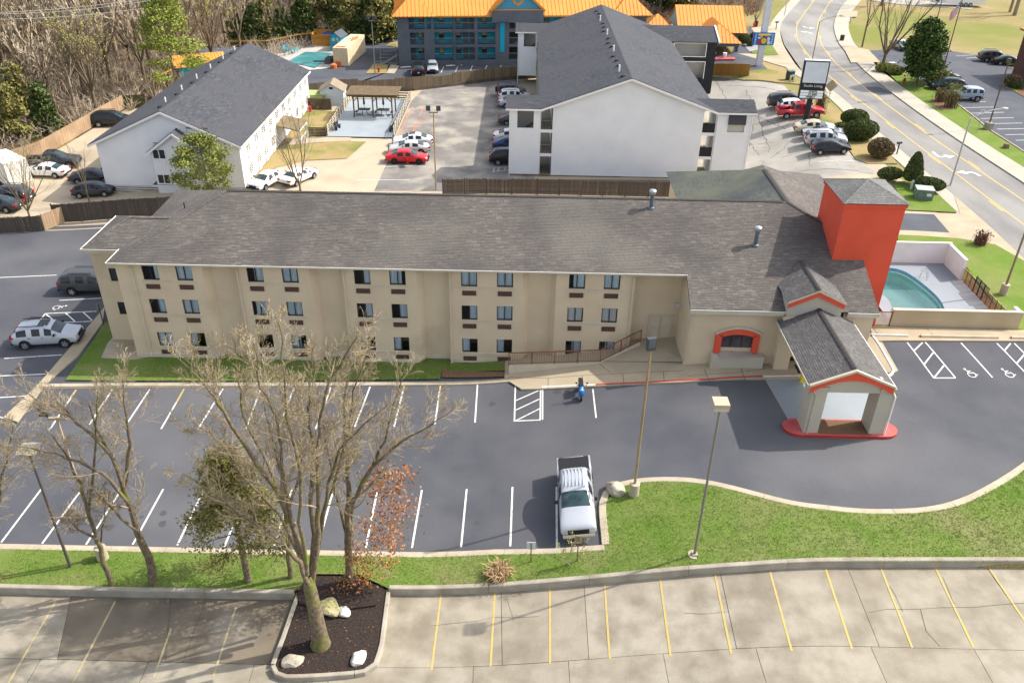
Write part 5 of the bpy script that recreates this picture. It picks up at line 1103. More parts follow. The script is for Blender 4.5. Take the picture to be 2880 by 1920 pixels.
# --- motel office with porte-cochere
OF = thing('motel_office', 'small motel office with orange gabled roof and entrance canopy', 'building', (28.5, 150.5, gz(28.5, 150.5)))
B0 = OF.location.z
m = MB(); m.box(-1.5, .5, -.3, 8.3, 10, 3.2); m.build('office_wall', mTeal, OF)
m = MB(); m.box(-1.6, .4, 2.6, 8.4, 10.1, 3.21); m.build('grey_fascia', mGreyW, OF)
strips(OF, [(-2.2, 0, 3.2), (9.6, 0, 3.2), (9.6, 6, 6.6), (-2.2, 6, 6.6)], (1, 0, 0)); strips(OF, [(9.6, 12, 3.2), (-2.2, 12, 3.2), (-2.2, 6, 6.6), (9.6, 6, 6.6)], (-1, 0, 0), 1.2)
m = MB(); m.q((-1.9, .2, 3.1), (-1.9, 11.8, 3.1), (-1.9, 6, 6.5)); m.build('gable_wall', M('pale_gable', (.35,.42,.48)), OF)
cc = [(.4, -7.0, 2.9), (7.0, -7.0, 2.9)]; 
strips(OF, [(.4, -7.0, 2.9), (7.2, -7.0, 2.9), (3.8, -3.6, 5.3)], (1, 0, 0)); strips(OF, [(7.2, -7.0, 2.9), (7.2, 2.5, 2.9), (3.8, 2.5, 5.3), (3.8, -3.6, 5.3)], (0, 1, 0)); strips(OF, [(.4, 2.5, 2.9), (.4, -7.0, 2.9), (3.8, -3.6, 5.3), (3.8, 2.5, 5.3)], (0, -1, 0))
m = MB(); m.box(.7, -6.7, 2.35, 6.9, 2, 2.85); m.build('grey_fascia', mGreyW, OF)
for x in (.9, 6.3):
    m = MB(); m.box(x, -6.5, 0, x+.22, -6.2, 2.4); m.box(x+.3, -6.5, 0, x+.52, -6.2, 2.4); m.build('canopy_post', mGreyW, OF)
    m = MB(); m.box(x-.25, -6.8, -.1, x+.85, -5.9, .7); m.build('post_base', mTeal, OF)
m = MB(); m.box(.3, .38, 0, 3.8, .46, 2.2); m.build('glass_door', mGlassD, OF)
strips(OF, [(-9, -1, 3.0), (-2.5, -1, 3.0), (-5.5, 3, 5.6)], (1, 0, 0)); strips(OF, [(-2.5, -1, 3.0), (-2.5, 7, 3.0), (-5.5, 3, 5.6)], (0, 1, 0)); strips(OF, [(-9, 7, 3.0), (-9, -1, 3.0), (-5.5, 3, 5.6)], (0, -1, 0))
m = MB(); m.box(-8.5, -.5, -.3, -3, 6.5, 2.95); m.build('annex_wall', mTeal, OF)
for b in [(33.07, 140.18)]: pass
sheet('traffic_island', [(30.34, 143.33), (34.01, 139.77), (33.74, 138.66), (30.08, 141.87)], .2, mRedL, kind='structure', side=.3, sidemat=mRedP)
for i, p in enumerate([(31.22, 142.86), (32.68, 141.34)]):
    m = MB(); m.tube([(0, 0, .2), (0, 0, .75), (0, 0, .8)], [.22, .32, .33], 10); m.build('planter_pot', mSidW, loc=g3(p), label='white planter pot on the red island, '+('nearer the wooden fence' if i == 0 else 'beside the canopy post'), cat='planter', group='white pots on the red island')

# ---------------------------------------------------------------- vehicles
def paint(name, c, rough=.3, metal=.0): return M('paint_'+name, c, rough=rough, metal=metal, spec=.4, coat=.3)
PA = dict(silver=paint('silver', (.52,.54,.57), .32, .35), white=paint('white', (.80,.80,.79)), black=paint('black', (.012,.012,.014)), red=paint('red', (.55,.015,.02)), dred=paint('deep_red', (.42,.02,.025)),
          beige=paint('beige', (.62,.54,.38), .3, .2), grey=paint('grey', (.075,.078,.085), .35, .3), dgrey=paint('dark_grey', (.045,.046,.052), .35, .2), blue=paint('blue', (.02,.05,.17)), dgreen=paint('dark_green', (.012,.03,.024)),
          lblue=paint('grey_blue', (.30,.36,.44), .35, .2), pale=paint('pale_silver', (.64,.62,.57), .32, .3), scoot=paint('scooter_blue', (.01,.20,.62)))
mTyre = M('tyre_rubber', (.018,.018,.019), rough=.85); mRim = M('alloy_rim', (.45,.46,.48), rough=.3, metal=.7); mRimB = M('black_rim', (.03,.03,.032), rough=.4)
mWhShade = M('wheel_shade', (.008,.008,.009)); mCarGl = M('car_glass', (.014,.018,.02), rough=.08, spec=.45); mWind = M('windscreen_glass', (.04,.075,.08), (.02,.035,.04), .06, 2.5, 3, spec=.55)
mHead = M('headlight_lens', (.62,.64,.64), rough=.12, spec=.6); mTail = M('tail_light_lens', (.42,.012,.012), rough=.15, spec=.6); mTrimB = M('black_plastic', (.02,.02,.022), rough=.6); mChr = M('chrome', (.55,.56,.58), rough=.2, metal=.9)
mPlate = M('licence_plate', (.65,.66,.66), rough=.5)
TYPES = {
 'sedan': dict(W=1.82, r=.33, ax=(-1.38, 1.42), st=[(-2.42,.42,.70,.76,.70,''),(-2.32,.30,.88,.96,.80,''),(-1.72,.24,.91,1.04,.82,'W'),(-1.08,.22,.91,1.38,.63,'S'),(-.27,.22,.90,1.45,.65,''),(-.17,.22,.90,1.455,.65,'S'),(.47,.22,.89,1.41,.64,'W'),(1.2,.22,.88,1.0,.80,''),(2.05,.26,.80,.87,.78,''),(2.34,.30,.68,.74,.72,''),(2.43,.42,.58,.62,.62,'')]),
 'suv': dict(W=1.92, r=.37, ax=(-1.40, 1.42), rails=1, st=[(-2.36,.50,.80,.92,.82,''),(-2.30,.36,1.0,1.14,.86,'W'),(-1.98,.28,1.03,1.62,.72,'S'),(-1.0,.26,1.03,1.73,.74,''),(-.88,.26,1.03,1.735,.74,'S'),(-.05,.26,1.02,1.75,.74,''),(.05,.26,1.02,1.75,.74,'S'),(.62,.26,1.01,1.67,.72,'W'),(1.28,.26,1.0,1.15,.83,''),(2.02,.3,.95,1.03,.81,''),(2.3,.36,.82,.88,.74,''),(2.39,.5,.66,.7,.66,'')]),
 'wagon': dict(W=2.0, r=.39, ax=(-1.62, 1.65), rails=1, st=[(-2.78,.52,.85,.95,.86,''),(-2.74,.42,1.05,1.18,.88,'W'),(-2.55,.34,1.08,1.78,.76,'S'),(-1.4,.32,1.08,1.87,.77,''),(-1.28,.32,1.08,1.87,.77,'S'),(-.35,.32,1.07,1.88,.77,''),(-.25,.32,1.07,1.88,.77,'S'),(.62,.32,1.06,1.80,.75,'W'),(1.28,.32,1.05,1.2,.85,''),(2.45,.36,1.0,1.08,.84,''),(2.75,.42,.88,.94,.78,''),(2.82,.52,.7,.74,.72,'')]),
 'hatch': dict(W=1.79, r=.33, ax=(-1.28, 1.33), st=[(-2.10,.45,.72,.82,.76,''),(-2.05,.30,.93,1.03,.82,'W'),(-1.62,.24,.95,1.38,.66,'S'),(-.85,.22,.95,1.47,.68,''),(-.75,.22,.95,1.47,.68,'S'),(-.12,.22,.94,1.48,.68,''),(-.03,.22,.94,1.48,.68,'S'),(.5,.22,.93,1.41,.66,'W'),(1.16,.22,.92,1.03,.80,''),(1.85,.26,.83,.89,.78,''),(2.07,.3,.7,.75,.72,''),(2.14,.42,.6,.64,.64,'')]),
 'pickup': dict(W=2.0, r=.40, ax=(-1.85, 1.85), bed=(-2.92, -1.0), st=[(-1.0,.46,1.13,1.2,.9,'W'),(-.92,.42,1.13,1.84,.76,'S'),(-.02,.42,1.12,1.91,.77,''),(.08,.42,1.12,1.91,.77,'S'),(.72,.42,1.11,1.83,.75,'W'),(1.45,.42,1.10,1.24,.86,''),(2.5,.42,1.06,1.13,.85,''),(2.84,.46,.9,.97,.8,''),(2.93,.52,.72,.78,.76,'')]),
 'long_pickup': dict(W=2.0, r=.40, ax=(-1.85, 1.85), bed=(-2.92, -1.43), st=[(-1.43,.46,1.15,1.22,.9,'W'),(-1.36,.42,1.15,1.86,.76,'S'),(-.25,.42,1.14,1.94,.77,''),(-.15,.42,1.14,1.94,.77,'S'),(.78,.42,1.13,1.85,.75,'W'),(1.55,.42,1.12,1.27,.86,''),(2.5,.42,1.09,1.17,.85,''),(2.82,.46,1.0,1.07,.82,''),(2.93,.52,.82,.9,.80,'')]),
 'jeep': dict(W=1.86, r=.41, ax=(-1.35, 1.45), spare=1, st=[(-2.12,.55,1.08,1.16,.92,''),(-2.08,.5,1.12,1.76,.88,'S'),(-1.25,.48,1.12,1.82,.88,''),(-1.13,.48,1.12,1.82,.88,'S'),(-.4,.48,1.12,1.83,.88,''),(-.3,.48,1.12,1.83,.88,'S'),(.38,.48,1.12,1.79,.87,'W'),(.72,.48,1.12,1.2,.84,''),(1.85,.52,1.08,1.15,.70,''),(1.98,.55,1.0,1.05,.68,'')]),
}
def subdivided(mb, mats):
    me = mb.mesh('car_shell', mats, True); o = bpy.data.objects.new('car_shell', me); COL.objects.link(o)
    md = o.modifiers.new('s', 'SUBSURF'); md.levels = md.render_levels = 2
    dg = bpy.context.evaluated_depsgraph_get(); e = o.evaluated_get(dg).to_mesh()
    vs = [tuple(v.co) for v in e.vertices]; fs = [(tuple(p.vertices), p.material_index) for p in e.polygons]
    bpy.data.objects.remove(o); out = []
    for k in range(len(mats)):
        b = MB(); mp = {}
        for f, mi in fs:
            if mi != k: continue
            for i in f:
                if i not in mp: mp[i] = len(b.v); b.v.append(vs[i])
            b.f.append(tuple(mp[i] for i in f)); b.m.append(0)
        out.append(b)
    return out
def islands(mb):
    """split into connected pieces"""
    par = list(range(len(mb.v)))
    def fd(i):
        while par[i] != i: par[i] = par[par[i]]; i = par[i]
        return i
    for f in mb.f:
        for i in f[1:]: par[fd(i)] = fd(f[0])
    g = {}
    for f in mb.f: g.setdefault(fd(f[0]), []).append(f)
    out = []
    for fs in g.values():
        b = MB(); mp = {}
        for f in fs:
            for i in f:
                if i not in mp: mp[i] = len(b.v); b.v.append(mb.v[i])
            b.f.append(tuple(mp[i] for i in f)); b.m.append(0)
        out.append(b)
    return out
WH = {}
def wheel_meshes(r):
    if r in WH: return WH[r]
    m = MB(); n = 20; w = .21; prof = [(r*.62, -.02), (r*.66, .0), (r*.93, .0), (r, .03), (r, w-.03), (r*.93, w), (0, w)]
    for (r0, y0), (r1, y1) in zip(prof, prof[1:]):
        for i in range(n):
            a, b = 2*pi*i/n, 2*pi*(i+1)/n; m.q((r0*cos(a), y0, r0*sin(a)), (r0*cos(b), y0, r0*sin(b)), (r1*cos(b), y1, r1*sin(b)), (r1*cos(a), y1, r1*sin(a)))
    t = m.mesh('tyre', mTyre); m = MB(); k = r*.63
    for i in range(n): a, b = 2*pi*i/n, 2*pi*(i+1)/n; m.q((0, .035, 0), (k*cos(b), .03, k*sin(b)), (k*cos(a), .03, k*sin(a)), m=1); m.q((k*.9*cos(a), .0, k*.9*sin(a)), (k*.9*cos(b), .0, k*.9*sin(b)), (k*cos(b), -.015, k*sin(b)), (k*cos(a), -.015, k*sin(a)))
    for s in range(5):
        a = 2*pi*s/5; d = V((cos(a), 0, sin(a))); m.beam(V((0, .0, 0)), d*k*.93+V((0, .005, 0)), .09, .04, up=(0, 1, 0))
    m.tube([(0, -.02, 0), (0, .02, 0)], .07, 8); WH[r] = (t, m.mesh('rim', [mRim, mWhShade])); return WH[r]
def build_car(kind, tail=True, sunroof=False, cover=False, opendoor=False):
    T_ = TYPES[kind]; Wd = T_['W']/2; st = T_['st']; parts = []
    mb = MB(); n = 8
    for (x, zl, zb, zt, wf, fl) in st:
        wb = Wd*(.86 if x in (st[0][0], st[-1][0]) and kind != 'jeep' and not T_.get('bed') else (.9 if x == st[-1][0] else 1)); wt = Wd*wf*(.96 if x == st[-1][0] else 1)
        half = [(0, zl), (wb*.84, zl), (wb*.99, zl+.13), (wb, (zl+zb)/2+.06), (wb*.97, zb), (min(wt, wb*.93), zt-.05), (min(wt, wb*.93)*.8, zt), (0, zt+.03)]
        for y, z in half: mb.v.append((x, -y, z))
        for y, z in half[-2:0:-1]: mb.v.append((x, y, z))
    k = 14
    for i in range(len(st)-1):
        fl = st[i][5]
        for j in range(k):
            a, b = i*k+j, i*k+(j+1) % k; mi = 0
            if fl == 'S' and j in (4, 9): mi = 1
            if fl == 'W' and j in (5, 6, 7, 8): mi = 2
            mb.f.append((a, b, b+k, a+k)); mb.m.append(mi)
    mb.f.append(tuple(range(k))[::-1]); mb.m.append(0); q = (len(st)-1)*k; mb.f.append(tuple(q+j for j in range(k))); mb.m.append(0)
    body, side, wind = subdivided(mb, [PA['silver'], mCarGl, mWind])
    xr, xf = st[0][0], st[-1][0]
    if T_.get('bed'):
        b0, b1 = T_['bed']; xr = b0
        body.box(b0, -Wd, .52, b1, -Wd+.13, 1.2); body.box(b0, Wd-.13, .52, b1, Wd, 1.2); body.box(b0, -Wd+.13, .6, b0+.09, Wd-.13, 1.18); body.box(b0+.09, -Wd+.13, .55, b1, Wd-.13, .72)
    P = lambda nm, m, mat: parts.append((nm, m.mesh(nm, mat, nm in ('windscreen',)), []))
    parts.append(('body', body.mesh('body', PA['silver'], True), []))
    for b in islands(side): parts.append(('side_window', b.mesh('side_window', mCarGl, True), []))
    for b in islands(wind):
        nm = 'windscreen' if sum(v[0] for v in b.v)/len(b.v) > 0 else 'rear_window'; parts.append((nm, b.mesh(nm, mWind, True), []))
    if T_.get('bed'):
        m = MB(); m.box(xr+.1, -Wd+.12, 1.19 if cover else .722, T_['bed'][1]-.02, Wd-.12, 1.225 if cover else .73); m.beam((xr+1.1, -Wd+.12, 1.23), (xr+1.1, Wd-.12, 1.23), .03, .02) if cover else None; P('bed_cover' if cover else 'bed_floor', m, mTrimB if cover else M('bed_liner', (.12,.1,.1)))
        m = MB(); [m.box(-1.0 if cover else -.5, y-.01, 1.90, .5, y+.01, (1.972 if cover else 1.942)-abs(y)*.03) for i in range(1) for y in (-.5, -.3, -.1, .1, .3, .5)]; P('roof_ribs', m, PA['silver'])
    r = T_['r']; t, rim = wheel_meshes(r)
    for ax in T_['ax']:
        for s in (1, -1):
            m = MB(); nn = 14
            P0 = [(ax+r*1.17*cos(2*pi*i/nn), r+.02+r*1.17*sin(2*pi*i/nn)) for i in range(nn)]
            m.q(*[(x, s*(Wd+.008), max(z, .12)) for x, z in (P0 if s < 0 else reversed(P0))]); P('wheel_well_shade', m, mWhShade)  # flat black disc stands in for the shade inside the wheel well
            parts.append(('wheel', t, [('rim', rim)], (ax, s*(Wd+.03), r), 0 if s < 0 else pi))
    zb = st[-2][2]; zh = .68 if kind in ('sedan', 'hatch') else (.82 if kind != 'jeep' else .86)
    for s in (1, -1):
        m = MB(); y0, y1 = s*Wd*.52, s*Wd*.93; x0 = xf-.03 if kind != 'jeep' else xf+.005; dx = -.16
        m.q((x0, y0, zh-.09), (x0+dx, y1, zh-.06), (x0+dx*1.25, y1, zh+.09), (x0-.06, y0, zh+.06)); m.q((x0-.06, y0, zh+.06), (x0+dx*1.25, y1, zh+.09), (x0+dx*1.5, y1*.96, zh+.13), (x0-.2, y0, zh+.10)); P('headlight', m, mHead)
        m = MB(); zt = .83 if kind in ('sedan', 'hatch') else .98; xt = xr-.012; m.box(xt, min(s*Wd*.6, s*Wd*.88), zt-.1, xt+.1, max(s*Wd*.6, s*Wd*.88), zt+(.08 if kind in ('sedan',) else .2)); m.box(xt+.1, min(s*Wd*.88, s*(Wd*.985)), zt-.08, xt+.26, max(s*Wd*.88, s*(Wd*.985)), zt+.08); P('tail_light', m, mTail)
        cw = [q for q in st if q[5] == 'W'][-1]; m = MB(); zz = cw[2]+.08; m.box(cw[0]+.18, min(s*(Wd+.02), s*(Wd+.2)), zz, cw[0]+.3, max(s*(Wd+.02), s*(Wd+.2)), zz+.16); P('wing_mirror', m, mTrimB)
        m = MB()
        for hx in (-.1, .0): m.box(cw[0]-.75+hx*9.5, s*(Wd-.0), cw[2]-.1, cw[0]-.6+hx*9.5, s*(Wd+.02), cw[2]-.07)
        P('door_handles', m, mChr if 'pickup' in kind else mTrimB)
        if T_.get('rails'): m = MB(); m.beam((-1.7, s*Wd*.66, 1.79 if kind == 'suv' else 1.93), (.2, s*Wd*.66, 1.81 if kind == 'suv' else 1.94), .04, .05); P('roof_rail', m, mTrimB)
    m = MB(); m.box(xf-.06, -Wd*(.58 if cover else .48), zh-.2, xf+.015, Wd*(.58 if cover else .48), zh+.07); [m.box(xf+.015, -Wd*.46, zh-.13+i*.06, xf+.03, Wd*.46, zh-.1+i*.06) for i in range(3)]; P('grille', m, mTrimB)
    m = MB(); m.box(xf-.12, -Wd*.88, .38, xf+.05, Wd*.88, .54 if 'pickup' not in kind else .62); P('front_bumper', m, mChr if 'pickup' in kind else mTrimB)
    m = MB(); m.box(xr-.05, -Wd*.88, .38, xr+.12, Wd*.88, .54); P('rear_bumper', m, mChr if 'pickup' in kind else mTrimB)
    m = MB(); m.box(xr-.065, -.16, .58, xr-.05, .16, .74); P('licence_plate', m, mPlate)
    if sunroof: m = MB(); zr_ = max(q[3] for q in st); m.box(-.35, -.42, zr_+.012, .35, .42, zr_+.034); P('sunroof', m, mCarGl)
    if T_.get('spare'): m = MB(); m.tube([(xr-.26, 0, 1.0), (xr-.03, 0, 1.0)], [.38, .38], 16); P('spare_wheel', m, mTyre)
    if T_.get('spare'):
        for s in (1, -1):
            for ax in T_['ax']: m = MB(); m.box(ax-.5, min(s*Wd*.9, s*(Wd+.14)), .86, ax+.5, max(s*Wd*.9, s*(Wd+.14)), .92); P('fender_flare', m, PA['silver'])
    return parts
MODELS = {}
def car(key, kind, color, px, ang, label, group=None, dz=None, **kw):
    mk = (kind, tuple(sorted(kw.items())))
    if mk not in MODELS: MODELS[mk] = build_car(kind, **kw)
    z = gz(*px)
    t = thing(key, label, {'sedan': 'car', 'suv': 'car', 'wagon': 'car', 'hatch': 'car', 'pickup': 'pickup truck', 'long_pickup': 'pickup truck', 'jeep': 'car'}[kind], (px[0], px[1], z+.02), radians(ang), group)
    e = .8; a = radians(ang); sl1 = (gz(px[0]+cos(a)*1.5, px[1]+sin(a)*1.5)-gz(px[0]-cos(a)*1.5, px[1]-sin(a)*1.5))/3; sl2 = (gz(px[0]-sin(a), px[1]+cos(a))-gz(px[0]+sin(a), px[1]-cos(a)))/2
    t.rotation_euler = (math.atan(sl2), -math.atan(sl1), a)
    for p in MODELS[mk]:
        o = obj(p[0], p[1], t)
        if len(p) > 3: o.location = p[3]; o.rotation_euler = (0, 0, p[4])
        for nm, me in p[2]: obj(nm, me, o)
        if p[0] in ('body', 'fender_flare', 'roof_ribs'):
            o.material_slots[0].link = 'OBJECT'; o.material_slots[0].material = PA[color]
    return t
B1 = 'cars parked along the white gabled hotel'; B2 = 'cars parked beside the street'; B3 = 'cars in the lot across the street'; B4 = 'cars in the middle lot'; B5 = 'cars in the lot left of the white hotel'
car('parked_pickup', 'long_pickup', 'silver', (3.62, 36.35), -90, 'silver pickup with black bed cover parked facing the front lawn', cover=True)
car('parked_suv', 'suv', 'silver', (-35.76, 54.24), 9, 'silver suv with sunroof nosed up to the walk left of the tan hotel', sunroof=True)
car('parked_wagon', 'wagon', 'grey', (-35.88, 62.68), 2, 'dark grey long suv with roof rack half hidden by the tan hotel')
car('parked_sedan', 'sedan', 'white', (-13.21, 99.13), 186, 'white sedan farthest from the camera of the trio in the middle lot', B4, sunroof=True)
car('parked_sedan', 'sedan', 'pale', (-13.28, 96.24), 186, 'pale silver sedan between the red and the white sedan', B4)
RC = car('parked_sedan', 'sedan', 'red', (-13.1, 92.96), 0, 'red sedan with black wheels and its front door open', B4)
m = MB(); m.box(0, -.03, .3, .95, .03, .9); m.build('open_door', PA['red'], RC, loc=(-.05, -1.0, 0), rz=radians(-68))
for ch in RC.children:
    if ch.name.startswith('wheel') and ch.children:
        for r_ in ch.children: r_.material_slots[0].link = 'OBJECT'; r_.material_slots[0].material = mRimB
car('parked_sedan', 'sedan', 'white', (-27.07, 84.84), -112, 'white sedan facing the camera beside the grass strip of the white hotel', B4)
car('parked_sedan', 'sedan', 'white', (-23.99, 86.2), 62, 'white sedan seen from behind through the bare tree', B4, opendoor=True)
car('parked_jeep', 'jeep', 'grey', (-1.61, 121.72), 6, 'grey boxy off-roader with spare wheel under the far stair tower', B1)
car('parked_suv', 'suv', 'white', (-1.15, 119.04), 4, 'white suv right behind the grey boxy off-roader', B1)
car('parked_sedan', 'sedan', 'silver', (-1.01, 116.38), 3, 'silver car half under the near stair tower roof', B1)
car('parked_sedan', 'sedan', 'grey', (-0.72, 108.48), 3, 'dark silver sedan whose tail sticks out behind the stair tower', B1)
car('parked_sedan', 'sedan', 'white', (-1.17, 101.58), 3, 'white sedan beside the blue one along the white gabled hotel', B1)
car('parked_sedan', 'sedan', 'blue', (-1.09, 98.61), 3, 'dark blue sedan between the white sedan and the black suv', B1)
car('parked_suv', 'suv', 'black', (-1.34, 93.32), 3, 'black suv beside the white hatched bay by the stair tower', B1)
car('parked_wagon', 'wagon', 'dgrey', (35.27, 111.8), -4, 'black long suv at the far end of the row by the pole sign', B2)
car('parked_hatch', 'hatch', 'white', (35.46, 110.23), -3, 'white hatchback between the black long suv and the red pickup', B2)
car('parked_pickup', 'pickup', 'dred', (35.4, 107.28), -2, 'red pickup with open bed behind the black sign post', B2)
car('parked_sedan', 'sedan', 'beige', (35.46, 101.01), -7, 'beige sedan nearest the foot of the black sign post', B2)
car('parked_sedan', 'sedan', 'silver', (35.79, 98.7), 172, 'silver white sedan with sunroof facing away from the round shrubs', B2, sunroof=True)
car('parked_suv', 'suv', 'silver', (35.3, 96.19), -10, 'silver suv between the sunroof sedan and the black hatchback', B2)
car('parked_hatch', 'hatch', 'black', (35.03, 93.44), -3, 'black hatchback with bright wheels nearest the camera in the street row', B2)
car('parked_suv', 'suv', 'black', (-16.4, 133.79), 97, 'black suv seen from behind before the grey and teal motel', 'cars at the motel')
car('parked_hatch', 'hatch', 'silver', (-14.4, 135.5), -83, 'silver small car facing the camera before the grey and teal motel', 'cars at the motel')
car('parked_suv', 'suv', 'dgrey', (75.68, 140.37), -8, 'dark suv with pale roof at the meadow edge across the street', B3)
car('parked_sedan', 'sedan', 'dgreen', (76.98, 138.37), -9, 'dark green sedan at the meadow edge across the street', B3)
car('parked_jeep', 'jeep', 'lblue', (60.52, 116.71), 179, 'grey blue boxy off-roader beside the twin brown shrubs', B3)
car('parked_suv', 'suv', 'dgreen', (60.29, 121.92), 174, 'dark green suv with roof rack behind the flag pole', B3)
car('parked_sedan', 'sedan', 'dgreen', (61.81, 127.11), 178, 'dark car mostly hidden behind the dense green tree', B3)
car('parked_sedan', 'sedan', 'silver', (63.84, 148.61), -82, 'silver car facing the camera at the meadow edge left of the dense tree', B3)
car('parked_wagon', 'wagon', 'black', (-53.37, 107.7), 8, 'black minivan by the pale fence behind the long white hotel', B5)
car('parked_pickup', 'pickup', 'dgrey', (-53.51, 91.75), 12, 'dark pickup with bright bumper by the pale wooden fence', B5)
car('parked_sedan', 'sedan', 'white', (-52.95, 88.98), 178, 'white sedan showing its red tail lights left of the white hotel', B5)
car('parked_sedan', 'sedan', 'dgrey', (-47.06, 87.44), 5, 'dark car upper of the two cut by the white hotel corner', B5)
car('parked_hatch', 'hatch', 'dgrey', (-44.99, 83.22), 4, 'dark hatchback lower of the two cut by the white hotel corner', B5)
car('parked_suv', 'suv', 'dgrey', (-53.07, 81.31), 176, 'dark suv behind the bare multi stemmed tree', B5)
car('parked_sedan', 'sedan', 'dgrey', (-53.08, 79.18), 176, 'dark car with red tail light cut by the left frame edge', B5)
# scooter
sp = ((4.37, 47.34))
SC = thing('scooter', 'blue motor scooter standing by the white kerb before the ramp', 'scooter', (sp[0], sp[1]-.1, gz(*sp)+.01), radians(-90))
for x in (-.62, .66):
    m = MB(); m.tube([(x, -.06, .23), (x, .06, .23)], .23, 16); w_ = m.build('wheel', mTyre, SC); m = MB(); m.tube([(x, -.07, .23), (x, .07, .23)], .12, 10); m.build('rim', mRim, w_)
m = MB(); m.tube([(.62, 0, .35), (.52, 0, .75), (.42, 0, 1.0)], [.16, .2, .1], 8); m.box(.1, -.17, .28, .5, .17, .34); m.tube([(-.75, 0, .62), (-.4, 0, .55), (-.05, 0, .5)], [.1, .19, .14], 8); m.build('body', PA['scoot'], SC, smooth=True)
m = MB(); m.box(-.72, -.16, .72, .05, .16, .84); m.build('seat', mTrimB, SC)
m = MB(); m.beam((.4, -.34, 1.05), (.4, .34, 1.05), .04, .04); m.build('handlebar', mTrimB, SC)
m = MB(); m.tube([(.62, 0, .83), (.7, 0, .82)], [.11, .09], 10); m.build('headlight', mHead, SC)
for s in (1, -1): m = MB(); m.beam((.4, s*.28, 1.05), (.38, s*.36, 1.2), .02, .02); m.box(.34, s*.36-.06, 1.18, .38, s*.36+.06, 1.28); m.build('wing_mirror', mTrimB, SC)
m = MB(); m.box(-.98, -.14, .72, -.7, .14, .76); m.beam((.66, 0, .3), (.5, 0, .8), .06, .06); m.build('rear_rack', mTrimB, SC)
# box trailer among the trees, race trailer on the meadow, storage container
bp = (-54.47, 85.34)
BT = thing('box_trailer', 'white box trailer behind the bare multi stemmed tree at the left edge', 'trailer', (bp[0]-1, bp[1]+1, gz(*bp)), radians(-38))
m = MB(); m.box(-2.4, -1.2, .6, 2.4, 1.2, 3.1); m.build('trailer_body', M('trailer_white', (.78,.74,.66), rough=.5), BT); m = MB(); m.box(2.4, -.05, .55, 3.4, .05, .65); m.build('hitch', mTrimB, BT)
for s in (1, -1): m = MB(); m.tube([(0, s*1.05, .35), (0, s*1.25, .35)], .35, 14); m.build('wheel', mTyre, BT)
rp = (92.53, 192.55)
RT = thing('race_trailer', 'long white enclosed trailer with three axles on the dry meadow', 'trailer', (rp[0], rp[1], gz(*rp)), radians(-4))
m = MB(); m.box(-5, -1.25, .5, 5.2, 1.25, 3.2); m.q((-5, -1.25, .5), (-5, -1.25, 3.2), (-5.9, 0, 2.9), (-5.9, 0, .7)); m.q((-5.9, 0, .7), (-5.9, 0, 2.9), (-5, 1.25, 3.2), (-5, 1.25, .5)); m.q((-5, -1.25, 3.2), (-5, 1.25, 3.2), (-5.9, 0, 2.9)); m.build('trailer_body', PA['white'], RT)
m = MB(); m.box(-5.1, -1.28, .9, -4.6, -1.26, 2.2); m.box(-2.6, -1.28, 2.2, -1.4, -1.26, 2.4); m.box(-1.1, -1.27, 2.28, .6, -1.255, 2.33); m.box(1.6, -1.27, 2.25, 3.4, -1.255, 2.3); m.box(-2, -1.27, 1.5, 2.6, -1.255, 1.54); m.build('side_graphics', M('graphic_navy', (.03,.05,.12)), RT)
for k in range(3): m = MB(); m.tube([(.3+k*.95, -1.36, .4), (.3+k*.95, -1.1, .4)], .4, 16); w_ = m.build('wheel', mTyre, RT); m = MB(); m.tube([(.3+k*.95, -1.375, .4), (.3+k*.95, -1.3, .4)], .22, 12); m.build('rim', mRim, w_)
q0, q1, q2 = (-30.35, 137.28), (-28.45, 137.05), (-27.4, 147.4)
CT = thing('storage_container', 'cream shipping container with orange straps on its roof by the covered pool', 'container', (q0[0], q0[1], gz(*q0)), radians(-5.5)); m = MB(); m.box(0, 0, .1, 2.4, 10.5, 2.9); m.build('container_body', M('container_cream', (.70,.58,.38), (.62,.5,.32), .7, 1, 4), CT)
for i in range(10): m = MB(); m.box(.06+i*.235, -.04, .2, .18+i*.235, 0, 2.8); m.build('end_rib', M('container_cream', (.7,.58,.38)), CT)
m = MB(); m.box(1.5, 5.2, 2.9, 1.75, 9.0, 3.0); m.box(.9, 6.4, 2.9, 2.2, 6.7, 2.98); m.box(1.1, 7.4, 2.9, 2.2, 7.65, 2.98); m.build('roof_straps', M('strap_orange', (.65,.2,.06)), CT); m = MB(); m.box(.4, .6, 2.9, 1.9, 1.0, 3.0); m.build('roof_tarp', M('strap_orange', (.65,.2,.06)), CT)
